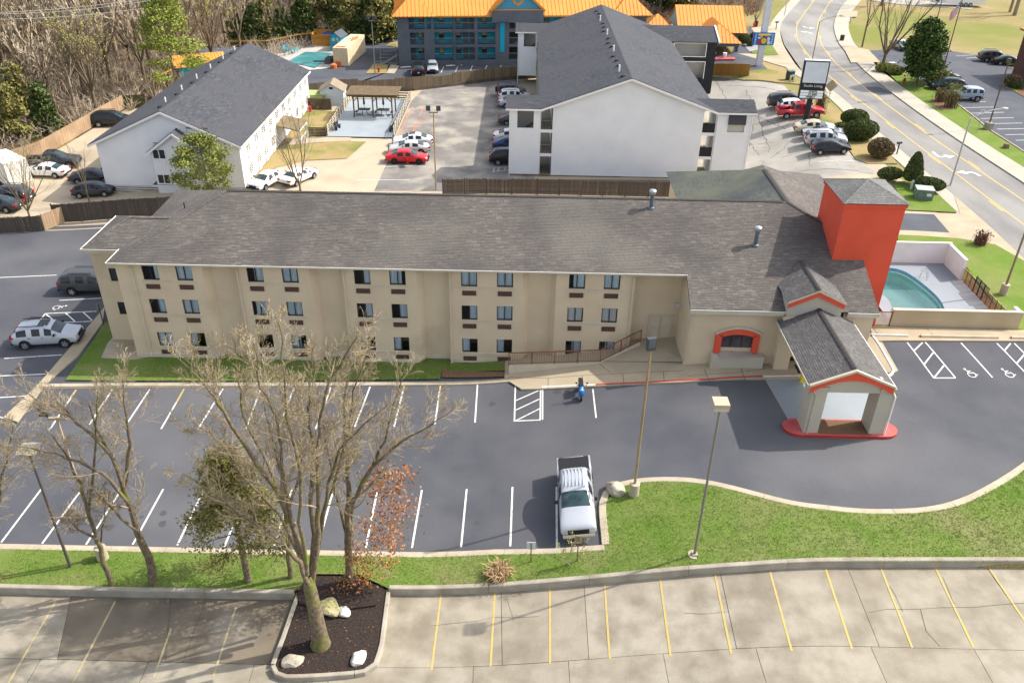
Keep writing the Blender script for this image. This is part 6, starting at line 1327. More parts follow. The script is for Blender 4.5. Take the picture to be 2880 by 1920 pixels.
# ---------------------------------------------------------------- poles, lamps, signs
mPoleT = M('tan_pole_paint', (.34,.25,.13), (.28,.2,.1), .6, 2, 4); mPoleG = M('olive_grey_pole', (.20,.19,.155), rough=.6); mPoleB = M('dark_brown_pole', (.09,.075,.065), rough=.6); mGalv = M('galvanised_pole', (.42,.43,.43), rough=.45, metal=.3)
def lamp_pole(name, label, base, top, mat, basekind=None, heads='box', r=.08, group='parking lot lamp posts', arm=None, rz=0):
    z = gz(*base); t = thing(name, label, 'lamp post', (base[0], base[1], z), rz, group); h = top-z; b = 0
    if basekind == 'drum': b = .95; m = MB(); m.tube([(0, 0, -.1), (0, 0, .93), (0, 0, .95)], [.30, .30, .27], 16); m.build('concrete_base', mKerb, t)
    elif basekind == 'disc': b = .12; m = MB(); m.tube([(0, 0, -.1), (0, 0, .12)], [.34, .34], 16); m.box(-.14, -.14, .12, .14, .14, .2); m.build('concrete_base', mKerb, t)
    elif basekind == 'block': b = .9; m = MB(); m.box(-.4, -.4, -.1, .4, .4, .9); m.build('concrete_base', mKerbD, t)
    m = MB(); m.tube([(0, 0, b), (0, 0, h-.15)], [r, r*.75], 8); m.build('pole', mat, t)
    if heads == 'box':
        m = MB(); m.box(-.36, -.3, h-.15, .36, .42, h+.05); hd = m.build('lamp_head', M('lamp_housing', (.42,.37,.27), rough=.6), t); m = MB(); m.q((-.3, -.25, h-.155), (-.3, .36, h-.155), (.3, .36, h-.155), (.3, -.25, h-.155)); m.box(-.34, -.28, h-.32, .34, .40, h-.152); m.build('lens', M('lamp_lens', (.50,.46,.36), rough=.3), hd)
    elif heads == 'flood':
        m = MB(); m.box(-.24, -.1, h-.2, .24, .14, h+.5); hd = m.build('lamp_head', M('dark_lamp_housing', (.06,.065,.075), rough=.4), t, rz=.25); m = MB(); m.box(-.2, -.125, h-.02, .2, -.101, h+.44); m.build('lens', M('led_panel', (.10,.11,.13), rough=.2), hd)
    elif heads == 'flat':
        m = MB(); m.q((-.55, -.3, h-.05), (.45, -.4, h+.02), (.55, .4, h+.18), (-.45, .45, h+.12)); m.box(-.4, -.3, h-.12, .4, .35, h-.03); m.build('lamp_head', M('lamp_housing', (.42,.37,.27)), t)
    elif heads == 'twin':
        m = MB(); m.beam((-.45, 0, h-.15), (.45, 0, h-.15), .1, .12); m.build('crossarm', mat, t)
        for s in (1, -1):
            m = MB(); m.beam((s*.42, 0, h-.1), (s*.42, 0, h+.05), .06, .06, up=(0, 1, 0)); m.box(s*.52-.22, -.12, h+.05, s*.52+.22, .1, h+.55); m.build('lamp_head', M('dark_lamp_housing', (.06,.065,.075), rough=.4), t)
    elif heads == 'shoe':
        m = MB(); m.box(-.2, -.2, h-.25, .2, .2, h+.25); m.build('lamp_head', mPoleB, t); m = MB(); m.beam((0, 0, h-.9), (.6, 0, h-.9), .06, .05); m.build('side_bracket', mPoleB, t)
    elif heads == 'cobra':
        m = MB(); m.tube([(0, 0, h-.3), (.6, 0, h+.1), (2.2, 0, h+.55), (3.2, 0, h+.62)], [.06, .05, .045, .04], 6); a_ = m.build('mast_arm', mat, t); m = MB(); m.tube([(3.1, 0, h+.62), (3.4, 0, h+.64), (3.9, 0, h+.6)], [.06, .14, .1], 8); m.build('lamp_head', mGalv, t)
    return t
lamp_pole('lamp_post', 'tan lamp post on a round concrete drum beside the rock', (6.84, 36.72), 11.5, mPoleT, 'drum', 'flood')
lamp_pole('lamp_post', 'olive grey lamp post with boxy head at the middle of the front lawn', (9.44, 31.75), 11.6, mPoleG, 'disc', 'box', .075)
lamp_pole('lamp_post', 'dark lamp post with a tilted flat head at the left end of the lawn', (-23.6, 31.6), 8.0, mPoleB, None, 'flat')
lamp_pole('lamp_post', 'tan lamp post with twin dark floodlights behind the left bare trees', (-22.13, 32.25), 9.6, M('pinkish_pole', (.44,.34,.25), rough=.6), 'drum', 'twin')
lamp_pole('lamp_post', 'tan lamp post with twin lamps rising behind the long shingle roof', (-9.02, 84.4), 9.6, mPoleT, None, 'twin')
lamp_pole('lamp_post', 'grey lamp post with twin lamps by the stepped fence of the motel', (-22.99, 132.47), 9.3, mPoleG, None, 'twin')
lamp_pole('lamp_post', 'brown lamp post on a thick drum by the pool lawn at the right edge', (38.22, 59.21), 12.5, M('brown_pole', (.25,.18,.125), rough=.6), 'drum', 'box', .09)
lamp_pole('lamp_post', 'dark lamp post on a square concrete block across the street', (57.46, 103.15), 11.5, mPoleB, 'block', 'shoe', .09)
lamp_pole('lamp_post', 'dark lamp post whose head shows above the dense green tree', (67.22, 145.35), 12.3, mPoleB, None, 'shoe', .09)
CG = 'street lamps along the curving street'
lamp_pole('street_lamp', 'silver street lamp nearest the camera with arm over the street', (44.45, 83.42), 10.4, mGalv, None, 'cobra', .1, CG, rz=radians(12))
lamp_pole('street_lamp', 'brownish street lamp half hidden behind the pole sign', (45.68, 137.49), 9.5, mPoleT, None, 'cobra', .09, CG, rz=radians(10))
lamp_pole('street_lamp', 'street lamp farthest up the street at the top frame edge', (51.84, 177.81), 10.5, mGalv, None, 'cobra', .08, CG, rz=radians(0))
mBoard = M('sign_white_face', (.62,.66,.69), (.55,.6,.64), .4, .8, 4); mSlot = M('sign_letter_slot', (.86,.87,.85), rough=.5)
def text(body, parent, loc, size, mat, rx=pi/2, ext=.004, name='lettering', sx=1, off=0):
    c = bpy.data.curves.new(name, 'FONT'); c.body = body; c.size = size; c.align_x = 'CENTER'; c.align_y = 'CENTER'; c.extrude = ext; c.resolution_u = 3; c.offset = off
    t = bpy.data.objects.new(name, c); COL.objects.link(t); me = bpy.data.meshes.new_from_object(t.evaluated_get(bpy.context.evaluated_depsgraph_get())); bpy.data.objects.remove(t)
    me.materials.clear(); me.materials.append(mat); o = obj(name, me, parent, loc); o.rotation_euler = (rx, 0, 0); o.scale = (sx, 1, 1); o['kind'] = 'stuff'; return o
SG = thing('pole_sign', 'black pole sign with blank grey panel and changeable letters beside the street', 'sign', ((35.62, 105.25)[0], (35.62, 105.25)[1], 3.2), radians(-6))
Hs = 7.45; pw = 1.5
m = MB(); m.tube([(0, 0, -.2), (0, 0, Hs-4.4)], .34, 14); m.build('post', mBlk, SG)
m = MB(); m.box(-pw, -.3, Hs-4.6, pw, .3, Hs); cab = m.build('sign_cabinet', mBlk, SG)
m = MB(); m.box(-pw, -.3, Hs+.001, pw, .3, Hs+.06); m.build('cabinet_top', mGutW, SG)
m = MB(); m.box(-pw+.14, -.33, Hs-2.62, pw-.14, -.301, Hs-.14); m.build('blank_panel', mBoard, SG)
text('Studio Living', SG, (0, -.315, Hs-2.98), .44, M('sign_letter_pale', (.62,.68,.68)), name='lettering')
for i, s_ in enumerate(('STARTS', 'AT $365', 'WEEKLY')):
    zz = Hs-3.68-i*.33; m = MB(); m.box(-pw+.14, -.33, zz-.14, pw-.14, -.301, zz+.14); m.build('letter_slot', mSlot, SG); text(s_, SG, (.12 if i < 2 else -.05, -.338, zz), .29, mBlk, sx=1.0, ext=.012, off=.012)
m = MB(); m.box(-.5, -.2, Hs-5.0, -.35, .2, Hs-4.6); m.build('bracket', mGutW, SG)
# tall pole with the small food sign
BS = thing('tall_pole_sign', 'tall square white sign pole with a small blue and yellow picture sign', 'sign', (36.53, 134.43, gz(36.53, 134.43)), radians(2)); hb = 15.2
m = MB(); m.box(-.42, -.42, -.2, .42, .42, hb); m.build('pole', M('blue_white_pole', (.62,.65,.69), (.56,.59,.64), .5, 1, 4), BS)
for x in (-.43, .4): m = MB(); m.box(x, -.45, 0, x+.03, -.42, hb); m.build('pole_edge', mGutW, BS)
z0, z1 = 3.25, 5.05
m = MB(); m.box(-1.75, -.75, z0, 1.55, -.46, z1); m.build('picture_sign', M('sign_blue', (.01,.10,.42), rough=.4), BS)
m = MB(); m.box(-1.0, -.765, z1-.42, .95, -.751, z1-.12); m.build('yellow_strip', M('sign_yellow', (.75,.6,.12)), BS)
for x in (-1.35, 1.2): m = MB(); m.box(x-.24, -.765, z0+.05, x+.24, -.751, z1-.1); m.build('blue_strip', M('sign_bright_blue', (.01,.22,.62)), BS)
for x in (-1.35, 1.2):
    m = MB()
    for i in range(6): m.box(x-.07, -.772, z0+.18+i*.26, x+.07, -.766, z0+.32+i*.26)
    m.build('white_dots', mGutW, BS)
m = MB(); m.tube([(-.05, -.78, z0+.62), (-.05, -.751, z0+.62)], .55, 20); m.build('plate_rim', mBlk, BS); m = MB(); m.tube([(-.05, -.79, z0+.62), (-.05, -.781, z0+.62)], .44, 20); m.build('plate_food', M('food_yellow', (.72,.52,.1), (.6,.38,.06), .7, 6, 4), BS)
for (x, z, r, c, n_) in ((-.75, .45, .3, (.45,.04,.05), 'food_red'), (-.5, 1.1, .28, (.62,.3,.2), 'food_pink'), (.55, .9, .34, (.55,.65,.75), 'food_pale'), (.75, .35, .28, (.6,.62,.7), 'food_white'), (.35, 1.2, .2, (.3,.12,.3), 'food_plum'), (-.85, 1.05, .16, (.7,.7,.7), 'food_cream')):
    m = MB(); m.tube([(x, -.775, z0+z), (x, -.751, z0+z)], r, 12); m.build('food_picture', M(n_, c), BS)
m = MB(); m.box(-2.4, -.6, hb, 2.4, .6, hb+2.6); m.build('top_sign', M('sign_navy', (.01,.03,.2), rough=.4), BS)
# small things
def simple(name, mb, mat, p, label, cat, rz=0, group=None, dz=0, smooth=False): return mb.build(name, mat, loc=g3(p, dz), rz=rz, label=label, cat=cat, group=group, smooth=smooth)
def post_sign(p, h, w, sh, mat, label, rz=0, tilt=0, post=mPoleT, group=None, cat='sign'):
    t = thing('post_sign', label, cat, g3(p, 0), rz, group); m = MB(); m.beam((0, 0, -.1), (0, 0, h), .06, .06, up=(0, 1, 0)); m.build('post', post, t)
    m = MB()
    if tilt: m.q((0, -.04, h-w*.95), (w*.68, -.04, h-w*.28), (0, -.04, h+w*.4), (-w*.68, -.04, h-w*.28)); m.q((0, -.03, h-w*.95), (-w*.68, -.03, h-w*.28), (0, -.03, h+w*.4), (w*.68, -.03, h-w*.28))
    else: m.box(-w/2, .031, h-sh, w/2, .055, h)
    m.build('sign_plate', mat, t)
post_sign((0.94, 32.19), 1.5, .46, .5, M('sign_back', (.55,.57,.6), rough=.5), 'small white sign on a wooden post left of the silver pickup', post=M('old_post', (.2,.15,.06)))
post_sign((3.38, 31.98), 1.9, .42, .55, M('sign_back_brown', (.3,.26,.2), rough=.6), 'small brown backed sign on a post before the silver pickup', post=M('old_post', (.1,.08,.05)))
post_sign((-32.8, 56.91), 2.0, .32, .45, M('sign_edge', (.35,.35,.36)), 'dark thin sign post on the grass by the left walk of the tan hotel', rz=1.3, post=mPoleB)
post_sign((39.91, 110.79), 3.4, 1.2, 0, M('sign_back_tan', (.36,.30,.2), rough=.5), 'diamond street sign seen from behind beside the street', tilt=1, post=mGalv)
post_sign((55.36, 101.53), 2.9, .5, .55, M('sign_back', (.55,.57,.6)), 'small pale sign on a thin post below the street lamp head', post=mGalv)
def mailbox(p, label):
    t = thing('mailbox', label, 'mailbox', g3(p), radians(20), 'black kerbside mailboxes'); m = MB(); m.beam((0, 0, -.1), (0, 0, 1.2), .1, .1, up=(0, 1, 0)); m.build('post', mBlk, t); m = MB(); m.tube([(-.3, 0, 1.3), (.3, 0, 1.3)], .14, 8); m.build('box', mBlk, t)
mailbox((42.56, 93.18), 'black mailbox on a post beside the round bronze shrub'); mailbox((46.4, 163.05), 'black mailbox on a post by the motel driveway')
def hydrant(p, label):
    t = thing('fire_hydrant', label, 'fire hydrant', g3(p), 0, 'red fire hydrants'); mt = M('hydrant_red', (.55,.03,.03), rough=.4)
    m = MB(); m.tube([(0, 0, 0), (0, 0, .08), (0, 0, .1), (0, 0, .62), (0, 0, .72), (0, 0, .84), (0, 0, .92)], [.2, .2, .14, .14, .18, .14, .04], 10); m.build('barrel', mt, t); m = MB(); m.tube([(-.28, 0, .55), (.28, 0, .55)], .08, 8); m.build('nozzles', mt, t)
hydrant((-22.63, 133.68), 'red fire hydrant on the dry grass island of the motel'); hydrant((-28.5, 111.78), 'red fire hydrant at the far corner of the long white hotel'); hydrant((55.38, 124.85), 'red fire hydrant on the grass before the dense green tree'); hydrant((42.72, 164.71), 'red fire hydrant beside the small tree by the motel driveway')
def utility(p, w, d, h, rz, label, mat, top=None):
    t = thing('utility_box', label, 'utility box', g3(p, .05), rz); m = MB(); m.box(-w/2, -d/2, 0, w/2, d/2, h); m.build('cabinet', mat, t); m = MB(); m.box(-w/2-.04, -d/2-.04, h, w/2+.04, d/2+.04, h+.06); m.build('lid', top or mat, t); m = MB(); m.box(-w/2-.1, -d/2-.1, -.1, w/2+.1, d/2+.1, .04); m.build('pad', mKerb, t)
    m = MB(); m.box(w*.1, -d/2-.012, h*.45, w*.38, -d/2-.001, h*.72); m.build('label_plate', mPlate, t)
mUt = M('utility_green', (.10,.15,.13), (.13,.18,.16), .6, 2, 4)
utility((39.98, 79.51), 1.6, 1.3, 1.05, radians(-12), 'grey green utility box on the lawn by the red tower', mUt, M('utility_lid', (.38,.42,.38)))
utility((39, 125.7), .9, .9, 1.3, .2, 'dark green utility box on the dry island by the street', M('utility_dark', (.05,.065,.055)), mUt)
utility((56.84, 133.82), .9, .7, .9, .3, 'pale utility box between the low shrubs across the street', M('utility_pale', (.55,.58,.55)))
for p, l in (((39.77, 81.87), 'pale green cable pedestal by the cone shaped shrub'), ((38.73, 124.43), 'yellow cable pedestal beside the dark green utility box'), ((39.25, 124.47), 'pale cable pedestal right of the yellow one'), ((62.61, 170.72), 'small pale pedestal on the verge across the street')):
    m = MB(); m.tube([(0, 0, -.1), (0, 0, .95), (0, 0, 1.02)], [.14, .14, .1], 8); simple('cable_pedestal', m, M('pedestal_yellow', (.6,.5,.2)) if 'yellow' in l.split()[0] else M('pedestal_pale', (.42,.52,.46)), p, l, 'utility box')
for p, l in (((55.6, 153.88), 'brown waste bin on the verge across the street'), ((43.24, 165.43), 'dark waste bin beside the small tree by the motel drive')):
    m = MB(); m.tube([(0, 0, 0), (0, 0, 1.0), (0, 0, 1.05)], [.33, .38, .3], 10); simple('waste_bin', m, M('bin_brown', (.06,.04,.03)), p, l, 'waste bin')
m = MB(); m.tube([(0, 0, 0), (0, 0, .5)], [.4, .32], 9); simple('tree_stump', m, M('stump_wood', (.2,.14,.08), rough=.9), (56.18, 95.88), 'low tree stump on the grass strip across the street', 'tree stump', dz=.1)
# flag pole with its flag
fp = (57.12, 117.82); FP = thing('flag_pole', 'dark flag pole beside the twin brown shrubs across the street', 'flag pole', g3(fp)); fh = 13.0
m = MB(); m.tube([(0, 0, 0), (0, 0, fh)], [.1, .06], 8); m.build('pole', mPoleB, FP); m = MB(); m.tube([(0, 0, fh), (0, 0, fh+.1), (0, 0, fh+.22)], [.02, .1, .02], 8); m.build('finial', M('gold_ball', (.6,.5,.3), rough=.3, metal=.5), FP)
FL = thing('flag', 'red white and blue striped flag hanging limp on the flag pole', 'flag', (fp[0], fp[1], gz(*fp)+fh-.3))
mFb, mFw, mFr = M('flag_blue', (.03,.05,.18), rough=.9), M('flag_white', (.72,.70,.70), rough=.9), M('flag_red', (.5,.05,.08), rough=.9)
def fpt(u, v): return (-.08-u*.95-.1*sin(v*2), .22*sin(u*9+v*2)*u, -v*1.75*(1-.25*u)-u*1.75)     # u along the fly, v down
stp = MB()
for i in range(13):
    for j in range(10):
        u0, u1 = j/10, (j+1)/10; v0, v1 = i/13, (i+1)/13
        stp.q(fpt(u0, v0), fpt(u1, v0), fpt(u1, v1), fpt(u0, v1), m=2 if (i < 7 and j < 4) else (0 if i % 2 == 0 else 1))
stp.build('cloth', [mFr, mFw, mFb], FL)
m = MB()
for i in range(4):
    for j in range(3): x, y, z = fpt(.06+j*.13, .06+i*.13); m.box(x-.05, y-.03, z-.05, x+.05, y-.015, z+.05)
m.build('stars', mFw, FL)
# rocks
def rock(p, s, label, seed, flat=.6, dz=.1, mat=None):
    r = random.Random(seed); bm = bmesh.new(); bmesh.ops.create_icosphere(bm, subdivisions=3, radius=1)
    for k in range(9):
        n = V((r.uniform(-1, 1), r.uniform(-1, 1), r.uniform(-.4, 1))).normalized(); d = r.uniform(.55, .85)
        for v in bm.verts:
            e = v.co.dot(n)-d
            if e > 0: v.co -= n*e*.92
    for v in bm.verts: v.co += V((r.uniform(-.03, .03) for _ in range(3))); v.co.z *= flat; v.co *= s; v.co.x *= 1.35
    me = bpy.data.meshes.new('boulder'); bm.to_mesh(me); bm.free(); me.materials.append(mat or M('limestone', (.50,.45,.35), (.30,.26,.19), .95, 3, 7, .35, .65, .2, 20, .8, 12))
    obj('boulder', me, None, g3(p, dz+s*flat*.45), r.uniform(0, 3), label, 'boulder')
rock((5.86, 37.21), .55, 'craggy tan boulder at the lawn corner behind the drum lamp base', 3, .75)
rock((-10.41, 26.15), .42, 'rounded pale boulder in the mulch left of the big tree trunk', 4, .6, -.12)
mWR = M('white_rock', (.66,.65,.62), (.48,.46,.43), .9, 4, 6)
rock((-7.31, 26.41), .38, 'angular white boulder in the lower right of the mulch bed', 5, .6, -.12, mWR)
rock((-8.54, 29.09), .32, 'white boulder beside the tree trunk in the mulch bed', 6, .6, -.05, mWR)
rock((-9.37, 29.25), .6, 'mossy flat boulder leaning by the big tree in the mulch bed', 8, .55, -.02, M('mossy_rock', (.30,.27,.12), (.38,.34,.2), .95, 2, 6))
# fences
mFenO = M('weathered_fence', (.085,.062,.045), rough=.95, rand=[(.125,.095,.07), (.065,.048,.036), (.10,.075,.055), (.16,.125,.095)], fine=.15, fscale=20, c2=(.09,.075,.06), scale=.5)
mFenP = M('pale_fence', (.42,.29,.17), rough=.95, rand=[(.48,.34,.21), (.36,.24,.14), (.43,.31,.2)], fine=.1, fscale=20, c2=(.3,.2,.12), scale=.4)
mFenH = M('honey_fence', (.42,.22,.05), rough=.9, rand=[(.46,.25,.06), (.37,.18,.04)]); mFenM = M('grey_brown_fence', (.17,.125,.075), rough=.95, rand=[(.21,.16,.10), (.13,.095,.055), (.24,.185,.115), (.155,.115,.07)], fine=.15, fscale=12)
mBase = M('fence_footing', (.09,.075,.055), (.15,.12,.09), .95, 1, 5)
def fence(label, pts, h, mat, sec=2.4, pl=.14, step=0, z0=.05, group='wooden board fences', foot=0, seed=1, topcap=False):
    r = random.Random(seed); t = thing('wooden_fence', label, 'fence', g3(pts[0]), 0, group); o = V(t.location); secs = []
    for a, b in zip(pts, pts[1:]):
        L = math.dist(a, b); n = max(1, round(L/sec)); secs += [((a[0]+(b[0]-a[0])*i/n, a[1]+(b[1]-a[1])*i/n), (a[0]+(b[0]-a[0])*(i+1)/n, a[1]+(b[1]-a[1])*(i+1)/n)) for i in range(n)]
    for k, (a, b) in enumerate(secs):
        A, B = V(g3(a))-o, V(g3(b))-o; zz = r.uniform(-step, step) if step else 0
        L = (B-A).length; n = max(2, int(L/pl)); d = (B-A)/n; s = V((-d.y, d.x, 0)).normalized()*.012; m = MB(); hz_ = None
        for i in range(n):
            p = A+d*i; q = A+d*(i+.93); w = r.uniform(-.012, .012); hh = h+zz+r.uniform(-.03, .03)
            off = s*(1+w*60); P = [p+off+V((0, 0, z0)), q+off+V((0, 0, z0)), q+off+V((0, 0, hh)), p+off+V((0, 0, hh))]; Q = [x-s*2 for x in P]
            m.q(*reversed(P)); m.q(*Q); m.q(P[3], P[2], Q[2], Q[3]); m.q(P[0], P[3], Q[3], Q[0])
        m.build('plank_panel', mat, t, kind='stuff')
        m = MB()
        for rz_ in (.35, h*.55, h-.3): m.beam(A+s*4+V((0, 0, rz_+zz)), B+s*4+V((0, 0, rz_+zz)), .04, .09)
        m.build('rail', mat, t)
        m = MB(); m.beam(A+s*3+V((0, 0, -.2)), A+s*3+V((0, 0, h+zz+.08)), .1, .1, up=(0, 1, 0)); m.build('post', mat, t)
        if topcap: m = MB(); m.beam(A+V((0, 0, h+zz+.02)), B+V((0, 0, h+zz+.02)), .12, .04); m.build('top_cap', mat, t)
        if foot: m = MB(); m.beam(A+V((0, 0, foot/2-.3)), B+V((0, 0, foot/2-.3)), .3, foot+.5); m.build('footing', mBase, t)
fence('dark weathered fence behind the left end of the tan hotel', [(-45.74, 75.9), (-35.25, 76.16), (-32.86, 76.69)], 1.95, mFenO, seed=2)
fence('low weathered fence run at the lower left beside the bare trees', [(-52.81, 72.54), (-49.96, 73.44), (-45.91, 74.21)], 1.6, mFenO, seed=3)
fence('short pale return fence joining the two dark weathered runs', [(-45.91, 74.21), (-44.79, 75.92)], 1.7, mFenP, seed=4)
fence('dark weathered fence behind the shingle ridge below the white gabled hotel', [(-8.16, 82.97), (-3.62, 83.5), (1.73, 83.63), (8.6, 83.59), (15.77, 83.56)], 1.7, mFenO, seed=5, step=.04)
fence('long pale wooden fence between the left lot and the woods', [(-58.45, 91.05), (-56.49, 95.15), (-56.07, 100.86), (-55.64, 108.11), (-55.08, 115.2)], 1.9, mFenP, seed=6, group='wooden board fences')
fence('short dark olive fence behind the long white hotel at the wood edge', [(-55.08, 115.2), (-52.44, 116.1)], 1.8, M('dark_olive_fence', (.06,.065,.025), rough=.95), seed=7)  # this run in one even dark olive tone
fence('long stepped fence between the motel and the middle lot', [(-30.6, 119.6), (-26.2, 121.6), (-16, 123.7), (-10.5, 126.6), (-5.6, 129.6), (-1.2, 131.5), (3, 132.5)], 1.85, mFenM, sec=2.5, step=.16, seed=8, foot=.5)
fence('new honey coloured fence by the motel canopy', [(28.57, 133.84), (33.72, 128.49)], 1.8, mFenH, seed=9, topcap=True)

# ---------------------------------------------------------------- pool beside the tower
sheet('lawn', [(34.22, 70.55), (39.36, 69.94), (42.13, 68.78), (43.05, 65.48), (43.61, 59.23), (45.14, 53.89), (39.28, 53.66), (36.61, 53.73), (36.77, 57.09), (37.88, 67.4), (38.08, 68.77), (33.63, 69)], .05, mGrassB, kind='structure')
sheet('driveway_apron', [(35.96, 76.02), (42.12, 75.8), (43.55, 80.36), (43.56, 74.4), (43.31, 66), (43.13, 58.35), (43.15, 57.79), (42.92, 65.22), (42, 68.5), (39.24, 69.66), (33.84, 70.28)], .03, mWalk, kind='structure')
sheet('sidewalk', [(25.43, 53.66), (25.62, 52.65), (25.69, 51.42), (25.74, 48.72), (25.5, 48.38), (25.1, 48.5), (24.8, 51.69)], .1, mWalk, kind='structure', side=.1)
sheet('gutter', [(25.89, 52.04), (26.11, 51.78), (26.21, 48.72), (25.83, 48.5), (25.84, 48.72), (25.77, 51.37)], .01, mWalk, kind='structure')
sheet('driveway_patch', [(36.01, 75.6), (39.48, 75.45), (39.15, 71.18), (34.54, 71.63)], .036, mAsphL, kind='structure')
sheet('lawn', [(38.48, 83.86), (39.87, 84.15), (42.04, 82.81), (41.94, 75.9), (37.1, 76.3), (37.77, 78.25)], .1, mGrassB, kind='structure')
dz_ = .06
pool_in = [(28.56, 62.39), (29.6, 63.32), (30.95, 63.54), (31.84, 63.02), (32.36, 61.62), (32.74, 59.51), (32.77, 57.93), (32.54, 56.66), (32.17, 55.7), (28.17, 55.53), (28.49, 56.49), (28.69, 57.47), (28.69, 58.32), (28.26, 59.02), (27.5, 59.28)]
deck = [(27.6, 55.0), (36.0, 55.0), (36.0, 64.8), (26.2, 64.8), (26.2, 58.2), (27.6, 58.2)]
PZ = 3.2+dz_
def hole_sheet(name, outer, inner, z, mat):
    bm = bmesh.new()
    es = []
    for L in (outer, inner):
        vs = [bm.verts.new((x, y, z)) for x, y in L]; es += [bm.edges.new((vs[i], vs[(i+1) % len(vs)])) for i in range(len(vs))]
    bmesh.ops.triangle_fill(bm, use_beauty=True, edges=es)
    for f in list(bm.faces):
        c = f.calc_center_median()
        if inpoly(c.x, c.y, inner): bm.faces.remove(f)
    bmesh.ops.recalc_face_normals(bm, faces=bm.faces[:])
    me = bpy.data.meshes.new(name); bm.to_mesh(me); bm.free(); me.materials.append(mat); return obj(name, me, None, kind='structure')
pin = smooth_path(pool_in+[pool_in[0]], .4)[:-1]
if area2(pin) < 0: pin.reverse()
hole_sheet('pool_deck', deck, pin, PZ, mDeck)
PW = obj('pool_shell', None, kind='structure'); m = MB(); m2 = MB()
for i in range(len(pin)):
    a, b = pin[i], pin[(i+1) % len(pin)]; m.q((*a, PZ), (*b, PZ), (*b, PZ-.3), (*a, PZ-.3)); m2.q((*a, PZ-.3), (*b, PZ-.3), (*b, PZ-1.5), (*a, PZ-1.5))
m.build('tile_band', M('pool_blue_tile', (.12,.36,.58), (.1,.31,.52), .4, 3, 4), PW); m2.q(*[(x, y, PZ-1.5) for x, y in pin]); m2.build('basin', M('pool_teal_basin', (.58,.90,.86), (.75,.92,.80), .6, .35, 3, .4, .65), PW)
m = MB(); m.q(*[(x, y, PZ-.36) for x, y in pin])
wm = glassmat('pool_water_surface', (.82, .97, .95), 1.0, .02); m.build('pool_water', wm, kind='structure')
# white walls and chain link fence round the pool
mWW = M('white_block_wall', (.76,.75,.74), (.68,.67,.66), .9, .7, 5, .35, .7, .05, 20); mTanW = M('tan_pool_wall', (.52,.42,.27), (.46,.36,.22), .92, .5, 6, .35, .7, .06, 30)
gq = 3.2
PWL = thing('pool_wall', 'white rear wall round the swimming pool behind the red tower', 'wall', (26.2, 64.6, gq)); m = MB(); m.box(0, 0, -.2, 9.6, .22, 1.85); m.build('wall_panel', mWW, PWL); m = MB(); m.box(9.6, -3.0, -.2, 9.85, .22, 1.85); m.build('wall_return', mWW, PWL)
m = MB(); m.box(0, -.03, 1.85, 9.88, .25, 1.92); m.build('wall_cap', M('pale_cap', (.66,.62,.52)), PWL)
PWF = thing('pool_wall', 'low tan front wall of the swimming pool by the walk', 'wall', (27.3, 53.75, gq)); m = MB(); m.box(0, 0, -.3, 9.4, .25, 1.38); m.build('wall_panel', mTanW, PWF); m = MB(); m.box(9.15, .25, -.3, 9.4, 1.0, 1.38); m.build('wall_return', mWW, PWF); m = MB(); m.box(-.02, -.03, 1.38, 9.43, .28, 1.44); m.build('wall_cap', mCream, PWF)
PG = thing('pool_gate', 'narrow metal gate between the red tower and the tan pool wall', 'gate', (26.15, 53.8, gq)); m = MB(); m.beam((0, 0, 0), (0, 0, 1.25), .06, .06, up=(0, 1, 0)); m.beam((1.1, 0, 0), (1.1, 0, 1.25), .06, .06, up=(0, 1, 0)); m.beam((0, 0, .1), (1.1, 0, .1), .05, .05); m.beam((0, 0, 1.22), (1.1, 0, 1.22), .05, .05); m.build('gate_frame', mRail, PG)
m = MB(); [m.beam((.1+i*.1, 0, .12), (.1+i*.1, 0, 1.2), .07, .03, up=(0, 1, 0)) for i in range(10)]; m.build('gate_bars', mGutW, PG, kind='stuff')
CF = thing('chain_link_fence', 'brown chain link fence with wooden top rail beside the pool', 'fence', (36.0, 61.7, gq)); n = 11; wire = glassmat('chain_link_wire', (.5, .42, .35), .82, .6)
for i in range(n):
    y = -.7*i; tall = i in (3, 4, 5); h = 1.35 if tall else 1.1
    m = MB(); m.beam((0, y, -.1), (0, y, h+.05), .07 if tall else .05, .07 if tall else .05, up=(0, 1, 0)); m.build('post', mBlk if tall else mRail, CF)
    if i < n-1: m = MB(); m.q((0, y, .05), (0, y-.7, .05), (0, y-.7, h), (0, y, h)); m.build('wire_mesh', wire, CF); m = MB(); m.beam((0, y, h), (0, y-.7, h), .05, .05); m.build('top_rail', M('old_wood_rail', (.42,.32,.16)) if not tall else mBlk, CF)
sheet('mulch_bed', [(36.05, 61.7), (36.75, 61.5), (36.7, 54.9), (36.05, 54.9)], .075, mBark, kind='structure')
lp = (33.19, 61.65); LD = thing('pool_ladder', 'chrome pool ladder at the curved rim of the swimming pool', 'ladder', (lp[0], lp[1], PZ), radians(150))
for s in (-.28, .28): m = MB(); m.tube([(.5, s, 0), (.5, s, .5), (.42, s, .68), (.25, s, .72), (.08, s, .55), (-.08, s, 0), (-.1, s, -.9)], .025, 6); m.build('handrail', mChr, LD)
for k in range(3): m = MB(); m.box(-.16, -.28, -.3-k*.25, -.02, .28, -.25-k*.25); m.build('step', mChr, LD)
